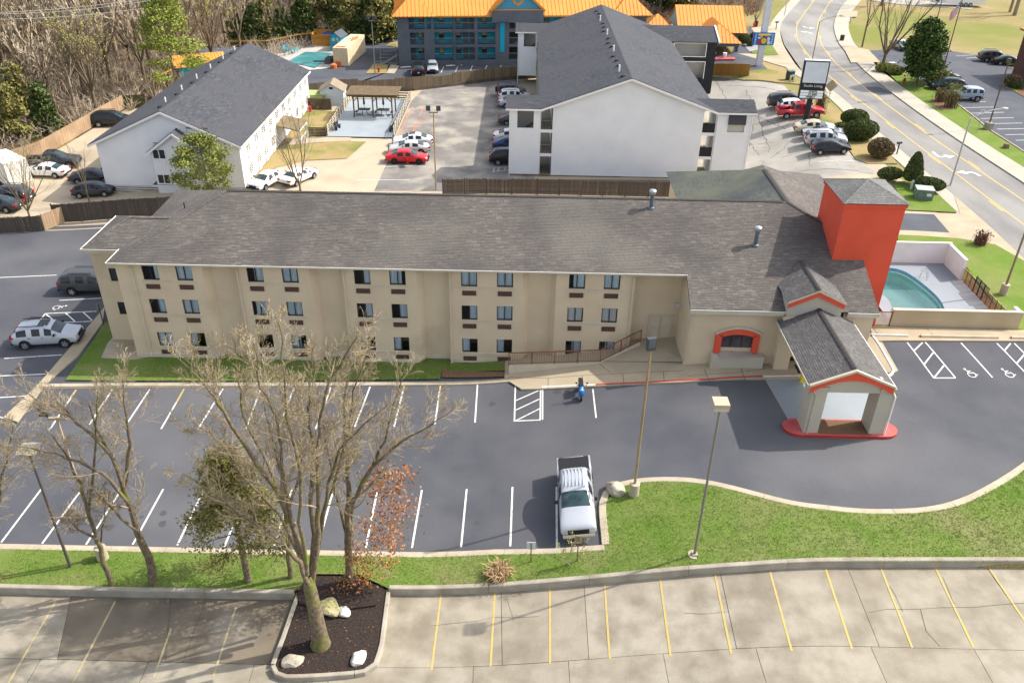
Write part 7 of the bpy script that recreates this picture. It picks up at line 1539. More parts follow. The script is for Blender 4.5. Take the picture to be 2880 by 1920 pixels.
# ---------------------------------------------------------------- picnic deck with pergola
mWoodB = M('brown_pergola_wood', (.16,.11,.055), (.11,.075,.04), .9, 1.5, 5); mBkM = M('black_metal', (.02,.022,.026), rough=.5)
pd = [(-23.85, 101.15), (-15.8, 101.31), (-16.1, 116.77), (-17.07, 119.6), (-23.67, 117.34)]
PD = [(-24.1, 101.3), (-15.9, 101.3), (-15.9, 118.6), (-24.1, 118.6)]
sheet('picnic_deck', PD, .16, M('pale_blue_deck', (.32,.36,.38), (.28,.315,.335), .7, .4, 5, .35, .7), kind='structure', side=.4, sidemat=mBlk)
PE = thing('pergola', 'brown timber pergola over two picnic tables on the pale deck', 'pergola', (-19.6, 110.9, 1.36)); H_ = 2.75
for x in (-2.5, 0, 2.5):
    for y in (-1.5, 1.6):
        m = MB(); m.beam((x, y, 0), (x, y, H_), .16, .16, up=(0, 1, 0)); p_ = m.build('post', mWoodB, PE); m = MB(); m.beam((x, y, H_-.7), (x+(.6 if x < 1 else -.6), y, H_-.1), .1, .1); m.build('knee_brace', mWoodB, PE)
for y in (-1.6, 1.7): m = MB(); m.box(-3.3, y-.05, H_, 3.3, y+.05, H_+.22); m.build('beam', mWoodB, PE)
for i in range(17): m = MB(); x = -3.2+i*.4; m.box(x-.03, -2.1, H_+.22, x+.03, 2.2, H_+.38); m.build('rafter', mWoodB, PE)
for i in range(18): m = MB(); y = -2.05+i*.245; m.box(-3.4, y-.06, H_+.38, 3.4, y+.06, H_+.42); m.build('slat', M('grey_slat', (.30,.22,.13), (.22,.16,.09), .9, 2, 4), PE)
for i, x in enumerate((-1.35, 1.2)):
    PT = thing('picnic_table', 'black metal picnic table under the pergola, '+('beside the grass side post' if i == 0 else 'nearer the parked white sedan'), 'picnic table', (-19.6+x, 110.6, 1.36), 0, 'picnic tables under the pergola')
    m = MB(); m.box(-.75, -.55, .72, .75, .55, .78); m.build('table_top', mBkM, PT)
    for s in (-1, 1): m = MB(); m.box(s*1.05-.15, -.5, .43, s*1.05+.15, .5, .48); m.build('bench_seat', mBkM, PT); m = MB(); m.tube([(s*.3, 0, .72), (s*.3, 0, .1), (s*1.05, 0, .12), (s*1.1, 0, .43)], .05, 6); m.build('leg', mBkM, PT)
    m = MB(); m.tube([(0, 0, .78), (0, 0, 2.5)], .025, 6); UP = m.build('umbrella_pole', mBkM, None, loc=(-19.6+x, 110.6, 1.36)); tag(UP, 'closed dark red umbrella in the picnic table '+('beside the grass side post' if i == 0 else 'nearer the parked white sedan'), 'umbrella', 'closed umbrellas under the pergola'); UP.name = 'closed_umbrella'
    m = MB(); m.tube([(0, 0, 1.35), (0, 0, 1.5), (0, 0, 2.2), (0, 0, 2.45)], [.09, .15, .1, .03], 8); m.build('canopy', M('dark_red_cloth', (.09,.03,.03)), UP)
def bench(p, rz, label):
    t = thing('bench', label, 'bench', p, rz, 'black benches on the deck')
    m = MB(); m.box(-.75, -.2, .42, .75, .22, .47); m.build('seat', mBkM, t); m = MB(); m.box(-.75, .2, .5, .75, .25, .95); m.build('backrest', mBkM, t)
    for x in (-.55, .55): m = MB(); m.beam((x, 0, 0), (x, 0, .42), .07, .3, up=(0, 1, 0)); m.build('leg', mBkM, t)
bench((-23.3, 104.2, 1.36), radians(80), 'black bench at the grass side of the pale deck'); bench((-16.5, 104.0, 1.36), radians(-92), 'black bench at the parking side of the pale deck')
mRailW = M('deck_fence_slat', (.52,.46,.36), (.42,.36,.26), .85, 1, 4); mRailD = M('dark_fence_slat', (.05,.038,.03), rough=.9)
def railfence(label, a, b, mat, nsl=4, h=1.15, sec=1.5, lit=None):
    A, B = V(a), V(b); t = thing('rail_fence', label, 'fence', a, 0, 'slatted fences round the pale deck'); n = max(1, round((B-A).length/sec)); D = (B-A)/n
    for i in range(n+1): p = D*i; m = MB(); m.beam(p, p+V((0, 0, h+.1)), .1, .1, up=(0, 1, 0)); m.build('post', mBkM, t)
    for i in range(n):
        for k in range(nsl): z = .18+k*(h-.2)/(nsl-1); m = MB(); m.beam(D*i+V((0, 0, z)), D*(i+.985)+V((0, 0, z)), .035, .15); m.build('slat', mat, t)
zt_ = 1.36
railfence('slatted fence between the pale deck and the grass slope', (-24.1, 101.5, zt_), (-24.1, 118.4, zt_), mRailW)
railfence('slatted fence between the pale deck and the middle lot', (-15.9, 101.5, zt_), (-15.9, 118.4, zt_), mRailW)
railfence('dark slatted fence along the far end of the pale deck', (-24.1, 118.6, zt_), (-15.9, 118.6, zt_), mRailD)
railfence('short dark slatted screen at the near grass corner of the deck', (-26.2, 101.2, 1.25), (-24.2, 101.2, 1.25), mRailD, 6)
SH = thing('shed', 'small pale blue garden shed with brown roof beyond the deck', 'shed', (-26.3, 116.8, 1.2), radians(4)); m = MB(); m.box(-1.6, -1.6, 0, 1.6, 1.6, 2.0); m.q((-1.6, -1.6, 2.0), (1.6, -1.6, 2.0), (0, -1.6, 2.9)); m.build('wall', M('shed_blue', (.55,.60,.64)), SH)
for s in (-1, 1): m = MB(); plate(m, [(s*1.85, -1.8, 1.9), (s*1.85, 1.8, 1.9), (0, 1.8, 2.98), (0, -1.8, 2.98)], .08); m.build('roof_slope', M('brown_shed_roof', (.24,.19,.13), (.3,.25,.18), .9, 2, 4), SH)
m = MB(); m.box(-.25, -1.64, 2.2, .25, -1.6, 2.5); m.build('gable_vent', mBkM, SH)
DP = thing('dumpster', 'olive green dumpster behind its dark stained enclosure wall', 'dumpster', (-28.3, 115.6, 1.2)); m = MB(); m.q((-1.2, -.8, 0), (1.2, -.8, 0), (1.35, -.95, 1.5), (-1.35, -.95, 1.5)); m.box(-1.2, -.79, .0, 1.2, .8, 1.45); m.build('bin', M('dumpster_green', (.17,.22,.06), (.24,.27,.12), .6, 2, 4), DP); m = MB(); m.q((-1.3, -.9, 1.5), (1.3, -.9, 1.5), (1.3, .9, 1.75), (-1.3, .9, 1.75)); m.box(-.95, -.95, 1.2, .95, -.9, 1.42); m.build('lid', M('dumpster_lid', (.36,.42,.16)), DP)
m = MB(); m.box(-1.9, -.1, 0, 2.0, .1, 1.5); m.build('enclosure_wall', M('stained_wall', (.08,.06,.035), (.13,.1,.06), .95, 1.5, 5), loc=(-27.9, 113.2, 1.2), label='dark stained enclosure wall before the olive dumpster', cat='wall')
# ---------------------------------------------------------------- far left pool of the motel
PZ2 = 1.0
sheet('pool_surround', [(-46, 127.5), (-30.8, 136), (-30.5, 156), (-44, 160), (-52, 146)], .05, M('pool_surround_concrete', (.50,.47,.42), (.43,.41,.37), .9, .4, 5), kind='structure')
cp = [(-38.69, 140.11), (-33.04, 135.54), (-32.35, 145.92), (-37.28, 147.01)]
sheet('pool_cover', cp, .13, M('teal_pool_cover', (.04,.19,.19), (.09,.27,.27), .5, .35, 4, .4, .65, c3=(.015,.05,.05), s3=.16, lo3=.6, hi3=.7), kind='structure')
CH = [('k00 1985,360', 30), ('k00 1998,372', 120), ('k00 2030,365', 200)]
mBlueCh = M('turquoise_plastic', (.05,.42,.55), rough=.5)
for i, (p, a) in enumerate((((-40.88, 148.53), 30), ((-40.66, 149.78), 150), ((-39.17, 147.53), 250))):
    t = thing('deck_chair', ['turquoise deck chair at the fence side of the covered pool', 'turquoise deck chair farthest back by the covered pool', 'turquoise deck chair nearest the teal pool cover'][i], 'chair', g3(p, .05), radians(a), 'turquoise chairs by the covered pool')
    m = MB(); m.q((-.35, -.35, .4), (.35, -.35, .4), (.35, .35, .3), (-.35, .35, .3)); m.build('seat', mBlueCh, t); m = MB(); m.q((-.35, .35, .3), (.35, .35, .3), (.3, .65, 1.1), (-.3, .65, 1.1)); m.build('backrest', mBlueCh, t)
    for s in (-1, 1): m = MB(); m.beam((s*.4, -.35, 0), (s*.4, -.35, .6), .07, .1, up=(0, 1, 0)); m.beam((s*.4, .35, 0), (s*.4, .4, .4), .07, .1, up=(0, 1, 0)); m.beam((s*.4, -.45, .6), (s*.4, .45, .6), .14, .04); m.build('arm_leg', mBlueCh, t)
mOrW = M('orange_timber', (.55,.26,.03), (.48,.22,.03), .7, 1, 3)
def orange_rail(label, pts, h=1.9, sec=2.6):
    t = thing('orange_rail_fence', label, 'fence', g3(pts[0]), 0, 'orange framed fences round the motel pool'); o = V(t.location)
    for a, b in zip(pts, pts[1:]):
        A, B = V(g3(a))-o, V(g3(b))-o; n = max(1, round((B-A).length/sec)); D = (B-A)/n
        for i in range(n+1): m = MB(); m.beam(D*i+A, D*i+A+V((0, 0, h)), .14, .14, up=(0, 1, 0)); m.build('post', mOrW, t)
        m = MB(); m.beam(A+V((0, 0, h)), B+V((0, 0, h)), .14, .16); m.build('top_rail', mOrW, t)
        m = MB(); m.q(A+V((0, 0, .1)), B+V((0, 0, .1)), B+V((0, 0, h-.1)), A+V((0, 0, h-.1))); m.build('wire_mesh', glassmat('wire_mesh', (.55, .58, .62), .75, .5), t)
orange_rail('orange framed fence along the wood behind the covered pool', [(-50.88, 149.71), (-44.6, 149.89), (-39.73, 153.06), (-36.59, 154.14)])
orange_rail('orange framed fence running down behind the long white hotel', [(-54.09, 124.76), (-53.18, 133.88), (-51.28, 143.77)])
SH2 = thing('shed', 'teal pool shed with dark roof behind the long white hotel ridge', 'shed', g3((-50.23, 141.61)), radians(15), None, .75); m = MB(); m.box(-3.2, -1.5, 0, 3.2, 1.5, 2.3); m.build('wall', mTeal, SH2); m = MB(); plate(m, [(-3.7, -2, 2.3), (3.7, -2, 2.3), (3.7, 2, 3.0), (-3.7, 2, 3.0)], .12); m.build('roof_slope', M('slate_shed_roof', (.09,.10,.12)), SH2)
m = MB(); m.box(-3.5, -1.6, 0, 3.5, 1.6, 2.0); PT2 = m.build('orange_roof_shelter', mTeal, loc=g3((-50.46, 133.63)), rz=radians(28), label='low shelter with orange ribbed roof at the wood edge', cat='shelter'); strips(PT2, [(-4, -2, 2.0), (4, -2, 2.0), (4, 2, 3.0), (-4, 2, 3.0)], (1, 0, 0), .5)
bx = (-34.58, 151.34); OB = thing('plank_enclosure', 'orange plank enclosure with a blue cover beside the teal tower shed', 'enclosure', g3(bx), radians(3)); mPl = M('orange_plank', (.36,.17,.03), rand=[(.42,.2,.035), (.31,.14,.025)])
for k in range(9): m = MB(); m.box(-2.2, -.05, .08+k*.22, 2.2, .0, .08+k*.22+.2); m.build('plank', mPl, OB)
for x in (-2.25, 2.2): m = MB(); m.box(x, 0, 0, x+.06, 3.4, 2.2); m.build('side_panel', mOrW, OB)
m = MB(); m.box(-2.25, 3.4, 0, 2.26, 3.46, 2.2); m.build('back_panel', mOrW, OB); m = MB(); m.q((-1.0, .8, 1.6), (1.6, .8, 1.6), (.3, 1.8, 2.3)); m.q((1.6, .8, 1.6), (1.6, 2.8, 1.6), (.3, 1.8, 2.3)); m.q((-1, 2.8, 1.6), (-1, .8, 1.6), (.3, 1.8, 2.3)); m.build('blue_cover', M('blue_tarp', (.02,.05,.2)), OB)
tx = (-31.96, 148.93); TS = thing('shed', 'tall teal shed painted with signs and a grey gabled roof', 'shed', g3(tx), radians(-10), None, .62); m = MB(); m.box(-1.5, -1.5, 0, 1.5, 3.5, 3.6); m.q((-1.5, -1.5, 3.6), (1.5, -1.5, 3.6), (0, -1.5, 4.9)); m.build('wall', mTeal, TS)
for s in (-1, 1): m = MB(); plate(m, [(s*1.8, -1.8, 3.45), (s*1.8, 3.8, 3.45), (0, 3.8, 5.0), (0, -1.8, 5.0)], .1); m.build('roof_slope', M('slate_shed_roof', (.09,.10,.12)), TS)
for i, (x, z, w, h, c) in enumerate(((-.9, 2.6, .8, .8, (.55,.55,.52)), (.3, 2.9, .7, .6, (.6,.5,.45)), (.7, 1.9, .6, .9, (.5,.55,.58)), (-.9, 1.3, .6, .6, (.35,.1,.2)))): m = MB(); m.box(x, -1.54, z, x+w, -1.505, z+h); m.build('notice_board', M('notice%d' % i, c), TS)
for i, (p, s) in enumerate((((-30.18, 136.18), .55), ((-29.54, 137.68), .75))): m = MB(); m.tube([(0, 0, 0), (0, 0, s), (0, 0, s*1.3)], [s*.9, s, s*.4], 9); simple('orange_tarp_bundle', m, M('tarp_orange', (.6,.17,.05)), p, ['low orange tarp bundle by the cream container', 'taller orange tarp bundle against the cream container'][i], 'tarp')
GE = thing('pool_pump', 'grey pump machinery between the covered pool and the container', 'machine', g3((-31.56, 138.99)), .1)
for i in range(4): m = MB(); m.box(-.6+i*.1, -.5+i*.5, 0, .4+i*.12, -.15+i*.5, .8+.15*(i % 2)); m.build('cabinet', M('machine_grey', (.09,.1,.11), rough=.5), GE)
m = MB(); m.box(-2.4, -.3, .35, -.6, .0, .5); m.build('platform', mBkM, GE)
# ---------------------------------------------------------------- overhead cables and a far mast
for i, (a, b, s) in enumerate(tuple((a[0], a[1], s) for a, s in (([(-59.57, 95, 16.14), (-40.04, 95, 18.03)], .25), ([(-59.84, 95.4, 16.02), (-40.26, 95.4, 17.74)], .4), ([(-60.28, 95.8, 15.36), (-41.31, 95.8, 16.86)], .3)))):
    m = MB(); m.tube([V(a)+(V(b)-V(a))*t/14-V((0, 0, s*sin(pi*t/14))) for t in range(15)], .03, 4); m.build('overhead_cable', M('cable_grey', (.5,.48,.46), rough=.6), label=['upper of the two close overhead cables across the wood', 'second of the two close overhead cables across the wood', 'single lower overhead cable across the wood'][i], cat='cable', group='overhead cables')
MP = thing('mast', 'pale mast rising out of the wood at the top frame edge', 'mast', (-40, 190, .3)); m = MB(); m.tube([(0, 0, 0), (0, 0, 18)], [.7, .6], 10); m.build('pole', M('pale_mast', (.55,.56,.58), rough=.5), MP)
# brick corner of a building at the right frame edge
BK = thing('brick_building', 'brick building corner with orange tiled eave at the right frame edge', 'building', ((72.2, 124.47)[0]+3.2, (72.2, 124.47)[1], gz(70, 110))); m = MB(); m.box(-.6, 0, -.2, 6, 8, 6.3); m.build('wall', M('brown_brick', (.10,.05,.04), (.15,.08,.06), .9, 6, 4), BK); m = MB(); m.box(-1.2, -.6, 6.3, 6.5, 8.5, 6.6); m.build('roof', M('orange_tile', (.45,.2,.08)), BK)
for k in range(22): m = MB(); m.box(-.62, -.02, .1+k*.28, 3, -.001, .32+k*.28); m.build('brick_course', M('brown_brick', (.1,.05,.04)), BK)

# ---------------------------------------------------------------- trees and shrubs
mBarkG = M('grey_brown_bark', (.20,.155,.10), (.12,.09,.06), .95, 3, 6, .35, .7, .2, 25, .6, 20)
mBarkM = M('mossy_bark', (.21,.165,.11), (.10,.078,.05), .95, 5, 8, .35, .65, .35, 30, 1, 14, c3=(.15,.16,.03), s3=1.1, lo3=.52, hi3=.66)
mTwig = M('pale_twig', (.38,.31,.21), (.28,.22,.145), .95, 1.2, 4)
mTwigF = M('forest_twig', (.50,.41,.30), (.38,.305,.215), .95, .5, 4)
mTwigD = M('dark_twig', (.32,.25,.175), (.23,.18,.12), .95, .6, 4)
mBud = M('yellow_green_bud', (.36,.33,.10), rand=[(.44,.39,.13), (.30,.29,.08)], rough=.9)
mBudF = M('olive_bud', (.27,.25,.075), rand=[(.33,.30,.10), (.2,.19,.06)], rough=.9)
mLeafO = M('rust_leaf', (.36,.14,.04), rand=[(.45,.19,.065), (.27,.10,.03), (.42,.23,.10)], rough=.9)
mPine = M('lime_needles', (.24,.285,.055), rand=[(.30,.33,.08), (.17,.215,.035)], rough=.9, spec=.1)
mPine2 = M('olive_needles', (.19,.23,.055), rand=[(.26,.28,.075), (.13,.17,.035), (.30,.26,.09)], rough=.9, spec=.1)
mCedar = M('cedar_foliage', (.22,.205,.065), rand=[(.28,.25,.085), (.13,.135,.04), (.33,.27,.10)], rough=.95, spec=.1)
mCedG = M('green_cedar_foliage', (.08,.11,.034), rand=[(.11,.145,.045), (.055,.082,.024), (.135,.15,.06)], rough=.95, spec=.1)
mDense = M('dense_green_foliage', (.06,.10,.022), rand=[(.085,.13,.03), (.04,.07,.014), (.11,.15,.045)], rough=.8, spec=.2)
mBox = M('clipped_shrub', (.075,.105,.028), rand=[(.10,.13,.035), (.055,.08,.02)], rough=.9, spec=.1)
mBron = M('bronze_shrub', (.16,.115,.055), rand=[(.20,.145,.07), (.12,.085,.04)], rough=.95)
mStraw = M('straw_grass', (.42,.28,.15), rand=[(.50,.35,.19), (.33,.21,.11)], rough=.95)
def perp(d, r):
    v = V((r.gauss(0, 1), r.gauss(0, 1), r.gauss(0, 1))); v = v-d*v.dot(d); return v.normalized()
class Tree:
    def __init__(s, seed, up=.12, wob=.16): s.r = random.Random(seed); s.t = MB(); s.c = MB(); s.up = up; s.wob = wob; s.tips = []
    def limb(s, p, d, L, rad, lvl, maxl, kids=(5, 5, 6), ratio=.58, ang=(.5, .95), sides=(7, 5, 4, 3), start=.3):
        r = s.r; n = max(2, (6, 5, 4, 3, 2)[min(lvl, 4)]); pts = [V(p)]; ds = []; d = V(d).normalized()
        for i in range(n):
            d = (d+V((r.gauss(0, s.wob), r.gauss(0, s.wob), r.gauss(0, s.wob*.6)+s.up*(1 if lvl else .5)))).normalized()
            pts.append(pts[-1]+d*(L/n)); ds.append(d)
        rs = [max(.0068, rad*(1-.75*i/n)) for i in range(n+1)]
        (s.t if lvl <= 1 else s.c).tube(pts, rs, sides[min(lvl, 3)], cap=False)
        s.fork(pts, rs, L, lvl, maxl, kids, ratio, ang, sides, start)
    def fork(s, pts, rs, L, lvl, maxl, kids, ratio, ang, sides, start):
        r = s.r; n = len(pts)-1
        if lvl >= maxl: s.tips.append((pts[-1], (pts[-1]-pts[-2]).normalized())); return
        k = kids[min(lvl, len(kids)-1)]
        for j in range(k):
            f = start+(1-start)*(j+r.random()*.9)/k; f = min(f, .999); x = f*n; i = int(x); q = pts[i].lerp(pts[i+1], x-i); dd = (pts[i+1]-pts[i]).normalized()
            a = r.uniform(*ang); nd = dd*cos(a)+perp(dd, r)*sin(a)
            rt = ratio[min(lvl, len(ratio))-1] if hasattr(ratio, '__len__') else ratio
            s.limb(q, nd, L*rt*r.uniform(.65, 1.1)*(1.15-.55*f), rs[i]*.42, lvl+1, maxl, kids, ratio, ang, sides, .2)
    def guided(s, pts, r0, r1, maxl, kids, L=None, start=.3, ratio=.45, ang=(.45, .95), lvl=1):
        P = [V(p) for p in pts]; Q = []
        for i in range(len(P)-1):
            for t in (0, .34, .67): Q.append(P[i].lerp(P[i+1], t)+V([s.r.gauss(0, .035) for _ in range(3)])*(0 if i == 0 and t == 0 else 1))
        Q.append(P[-1]); n = len(Q)-1; rs = [r0+(r1-r0)*i/n for i in range(n+1)]; s.t.tube(Q, rs, 8, cap=False)
        L = L or sum((b-a).length for a, b in zip(P, P[1:])); s.fork(Q, rs, L, lvl, maxl, kids, ratio, ang, (7, 5, 4, 3), start)
    def buds(s, p=1.0, size=.05, n=3, back=.25):
        m = MB(); r = s.r
        for t, d in s.tips:
            if r.random() > p: continue
            for k in range(n):
                c = t-d*r.uniform(0, back)+V([r.gauss(0, size*.8) for _ in range(3)]); u = V([r.gauss(0, 1) for _ in range(3)]).normalized()*size*r.uniform(.6, 1.4); w = u.cross(V([r.gauss(0, 1) for _ in range(3)])).normalized()*size*.7; m.q(c-u, c+w, c+u, c-w)
        return m
def plant_tree(name, label, p, meshes, rz=0, group=None, sc=1, cat='tree', z=None):
    t = thing(name, label, cat, (p[0], p[1], gz(*p)-.05 if z is None else z), rz, group, sc)
    for nm, me in meshes: o = obj(nm, me, t, kind='stuff' if nm in ('crown', 'leaf_clusters') else None)
    return t
def tree_parts(T_, bark, twig, budm=None, bud=None):
    out = [('trunk', T_.t.mesh('trunk', bark, True)), ('crown', T_.c.mesh('crown', twig))]
    if bud is not None and bud.v: out.append(('leaf_clusters', bud.mesh('leaf_clusters', budm)))
    return out
def rel(pts, b): return [(p[0]-b[0], p[1]-b[1], p[2]-b[2]) for p in pts]
# the big tree in the mulch bed
B = (-9.31, 27.23, -.25); T1_ = Tree(1, .11, .13); KK = (6, 18, 9, 6); RT = (.36, .56, .66, .72)
T1_.t.tube(rel([(-9.31, 27.2, -.4), (-9.33, 27.22, .1)]+[(-9.28, 27.2, 0.54), (-9.34, 27.2, 2.17), (-9.41, 27.2, 3.73), (-9.43, 27.2, 4.65)], B), [.58, .46, .37, .33, .30, .2], 10, cap=False)
for pts, a, b, L in (([(-9.22, 26.6, 4.6), (-9.44, 26.6, 6.1), (-10.06, 26.6, 6.94), (-10.91, 26.6, 8.1), (-11.78, 26.6, 8.93), (-12.75, 26.6, 10.2), (-13.74, 26.6, 11.04)], .13, .02, 5.5), ([(-9.67, 27.8, 3.71), (-9.91, 27.8, 6.9), (-10.51, 27.8, 9.45), (-11.23, 27.8, 11.15), (-12.03, 27.8, 13.41), (-12.5, 27.8, 14.49), (-13.34, 27.8, 15.85)], .16, .025, 6.6), ([(-9.35, 26.9, 5.8), (-9.66, 26.9, 8.41), (-9.69, 26.9, 10.14), (-9.59, 26.9, 12.29), (-9.61, 26.9, 13.81), (-9.98, 26.9, 15.26), (-9.98, 26.9, 17.25)], .12, .022, 6.4),
                     ([(-9.69, 28.2, 2.83), (-9.17, 28.2, 6.13), (-9.03, 28.2, 8.51), (-8.69, 28.2, 10.9), (-8.7, 28.2, 12.37), (-8.6, 28.2, 13.77), (-8.16, 28.2, 16.3)], .15, .025, 6.4), ([(-9.33, 27.3, 3.97), (-8.65, 27.3, 7.29), (-8.48, 27.3, 9.31), (-8.33, 27.3, 11.27), (-7.96, 27.3, 13.41), (-7.36, 27.3, 15.47), (-6.13, 27.3, 17.4)], .145, .025, 6.4), ([(-9.76, 28.6, 2.69), (-8.92, 28.6, 6.3), (-8.29, 28.6, 8.95), (-7.64, 28.6, 10.94), (-6.49, 28.6, 12.27), (-5.41, 28.6, 13.32)], .11, .02, 5.2), ([(-10.33, 29.2, 3.67), (-11.03, 29.2, 6.48), (-12.31, 29.2, 8.83), (-13.16, 29.2, 10.8), (-14.13, 29.2, 11.85)], .09, .015, 5), ([(-9.43, 29, 5.34), (-8.25, 29, 8.34), (-7.3, 29, 11.36), (-6.91, 29, 13.67), (-6, 29, 16.06)], .09, .015, 5.2), ([(-10.59, 29.5, 5.94), (-11.32, 29.5, 9.37), (-11.94, 29.5, 11.8), (-11.87, 29.5, 14.09), (-11.69, 29.5, 15.83)], .085, .015, 5.2), ([(-9.09, 26.2, 5.73), (-9.03, 26.2, 8.84), (-8.7, 26.2, 11.71), (-8.9, 26.2, 14.33), (-8.81, 26.2, 16.37), (-8.68, 26.2, 18.64)], .10, .018, 5.6)):
    T1_.guided(rel(pts, B), a, b, 4, KK, L, .28, RT)
plant_tree('bare_tree', 'largest bare tree with mossy forking trunk rooted in the dark mulch bed', B, tree_parts(T1_, mBarkM, mTwig, mBud, T1_.buds(.25, .026, 2, .4)), z=B[2])
# rust leaved tree right behind it
B = (-8.63, 31.12, .05); T2 = Tree(2, .09, .13)
for pts, a, b, L in (([(-8.61, 31.1, 0.12), (-8.41, 31.1, 3.01), (-8.11, 31.1, 5.66), (-8, 31.1, 8.14), (-7.94, 31.1, 10.72), (-7.53, 31.1, 13.14)], .21, .03, 8), ([(-8.49, 31.4, 2.41), (-8, 31.4, 5.4), (-7.03, 31.4, 7.38), (-6.17, 31.4, 9.27), (-5.63, 31.4, 11.31), (-5.03, 31.4, 13.24)], .13, .02, 6.5), ([(-8.01, 30.6, 5.84), (-6.84, 30.6, 8.19), (-5.64, 30.6, 9.4), (-4.48, 30.6, 10.45), (-3.06, 30.6, 11.47)], .11, .02, 6), ([(-8.54, 31.6, 2.52), (-8.91, 31.6, 5.76), (-9.04, 31.6, 8.77), (-9.01, 31.6, 11.07)], .11, .02, 6)): T2.guided(rel(pts, B), a, b, 4, (6, 14, 8, 6), L, .3, RT)
lf = MB(); r = T2.r
for (x, y, z), n, s in [(q, 130, .36) for q in [(-7.79, 30.8, 1.8), (-6.81, 30.8, 3.06), (-5.96, 30.8, 4.28), (-6.45, 30.8, 5.13), (-5.45, 30.8, 5.73), (-7.16, 30.8, 4.24), (-5.92, 30.8, 6.84), (-5.24, 30.8, 7.67), (-6.78, 30.8, 6.53), (-6.03, 30.8, 3.08), (-7.66, 30.8, 0.54), (-7.96, 30.8, 2.41), (-8.84, 30.8, 0.02), (-6.56, 30.8, 1.68), (-6.49, 30.8, 7.64)]]:
    for k in range(n):
        c = V((x, y, z))-V(B)+V((r.gauss(0, s), r.gauss(0, s), r.gauss(0, s*.8))); u = V([r.gauss(0, 1) for _ in range(3)]).normalized()*.085; w = u.cross(V([r.gauss(0, 1) for _ in range(3)])).normalized()*.05; lf.q(c-u, c+w, c+u, c-w)
for q in [(-7.52, 30.8, 2.43), (-6.51, 30.8, 4.26), (-5.65, 30.8, 6.01), (-5.26, 30.8, 7.4), (-6.53, 30.8, 7.09), (-8.59, 30.8, 0.35), (-6.55, 30.8, 1.84)]:
    e = V(q)-V(B); T2.limb(V([(-8.19, 31.1, 4.8)][0])-V(B)+V((0, 0, r.uniform(-1.5, .5))), e-(V([(-8.19, 31.1, 4.8)][0])-V(B)), 3.2, .035, 2, 4, (5, 5, 5), .5)
plant_tree('rust_leaved_tree', 'bare tree still holding clusters of rust brown leaves on its low right side', B, tree_parts(T2, mBarkM, mTwig, mLeafO, lf), z=B[2])
def straight(seed, base, lines, bark, name, label, maxl=4, kids=(6, 13, 8, 6), bud=.2, ratio=(.36, .56, .66, .72), budm=None):
    T_ = Tree(seed, .09, .13)
    for pts, a, b, L in lines: T_.guided(rel(pts, base), a, b, maxl, kids, L, .35, ratio)
    plant_tree(name, label, base, tree_parts(T_, bark, mTwig, budm or mBud, T_.buds(bud*.7, .026, 2, .3)), z=base[2])
straight(3, (-18.85, 30.6, .05), [([(-18.8, 30.6, 0), (-18.66, 30.6, 1.97), (-18.76, 30.6, 3.78), (-18.79, 30.6, 5.8), (-18.9, 30.6, 7.71), (-19.19, 30.6, 9.79), (-19.31, 30.6, 11.52)], .24, .03, 6), ([(-18.52, 30.2, 5.89), (-19.19, 30.2, 7.51), (-20.03, 30.2, 8.28), (-21.3, 30.2, 8.9), (-22.99, 30.2, 9.36)], .10, .02, 6), ([(-19.02, 30.9, 6.36), (-18.1, 30.9, 9.07), (-17.9, 30.9, 10.85), (-17.62, 30.9, 12.78)], .11, .02, 6), ([(-18.58, 30.3, 4.08), (-19.2, 30.3, 4.93), (-19.8, 30.3, 6.04), (-20.23, 30.3, 6.85)], .08, .02, 4), ([(-18.94, 30.4, 8.93), (-19.82, 30.4, 10.3), (-20.4, 30.4, 11.15), (-21.84, 30.4, 12.31)], .08, .02, 6)], mBarkM, 'bare_tree', 'leaning bare tree with a split trunk at the left of the lawn')
straight(4, (-20.96, 30.45, .05), [([(-20.88, 30.4, 0.06), (-20.9, 30.4, 1.8), (-20.88, 30.4, 3.32), (-20.82, 30.4, 5.07), (-20.75, 30.4, 7.02), (-20.93, 30.4, 8.35), (-21.33, 30.4, 9.88)], .15, .03, 6), ([(-20.81, 30.3, 3.42), (-21.55, 30.3, 4.13), (-21.9, 30.3, 4.84)], .09, .02, 3), ([(-21.03, 30.6, 2.51), (-20.27, 30.6, 4.61), (-19.75, 30.6, 6.33)], .06, .015, 3), ([(-20.96, 30.6, 4.88), (-20.05, 30.6, 7.68), (-19.31, 30.6, 10.29), (-18.73, 30.6, 12.25)], .08, .02, 6)], mBarkM, 'bare_tree', 'slim bare tree with a broken limb left of the split trunk tree')
straight(5, (-26.75, 30.6, .05), [([(-26.9, 30.6, -0.13), (-26.62, 30.6, 2.64), (-26.24, 30.6, 5.58), (-25.16, 30.6, 9.62)], .2, .03, 7), ([(-26.88, 30.9, 2.33), (-25.41, 30.9, 5.33), (-24.43, 30.9, 7.84), (-23.39, 30.9, 9.95)], .1, .02, 6)], mBarkM, 'bare_tree', 'bare tree cut by the left frame edge with its foot on the lawn', bud=.5)
straight(6, (-11.69, 31.03, .05), [([(-11.76, 31.2, -0.19), (-11.56, 31.2, 2.51), (-11.38, 31.2, 5.19), (-11.34, 31.2, 7.97), (-11.48, 31.2, 10.05), (-11.61, 31.2, 12.02)], .15, .03, 7), ([(-11.53, 31.6, 4.23), (-10.49, 31.6, 7.12), (-9.97, 31.6, 9.79), (-9.94, 31.6, 11.79)], .09, .02, 6)], mBarkM, 'bare_tree', 'slim bare tree rising right behind the largest tree')
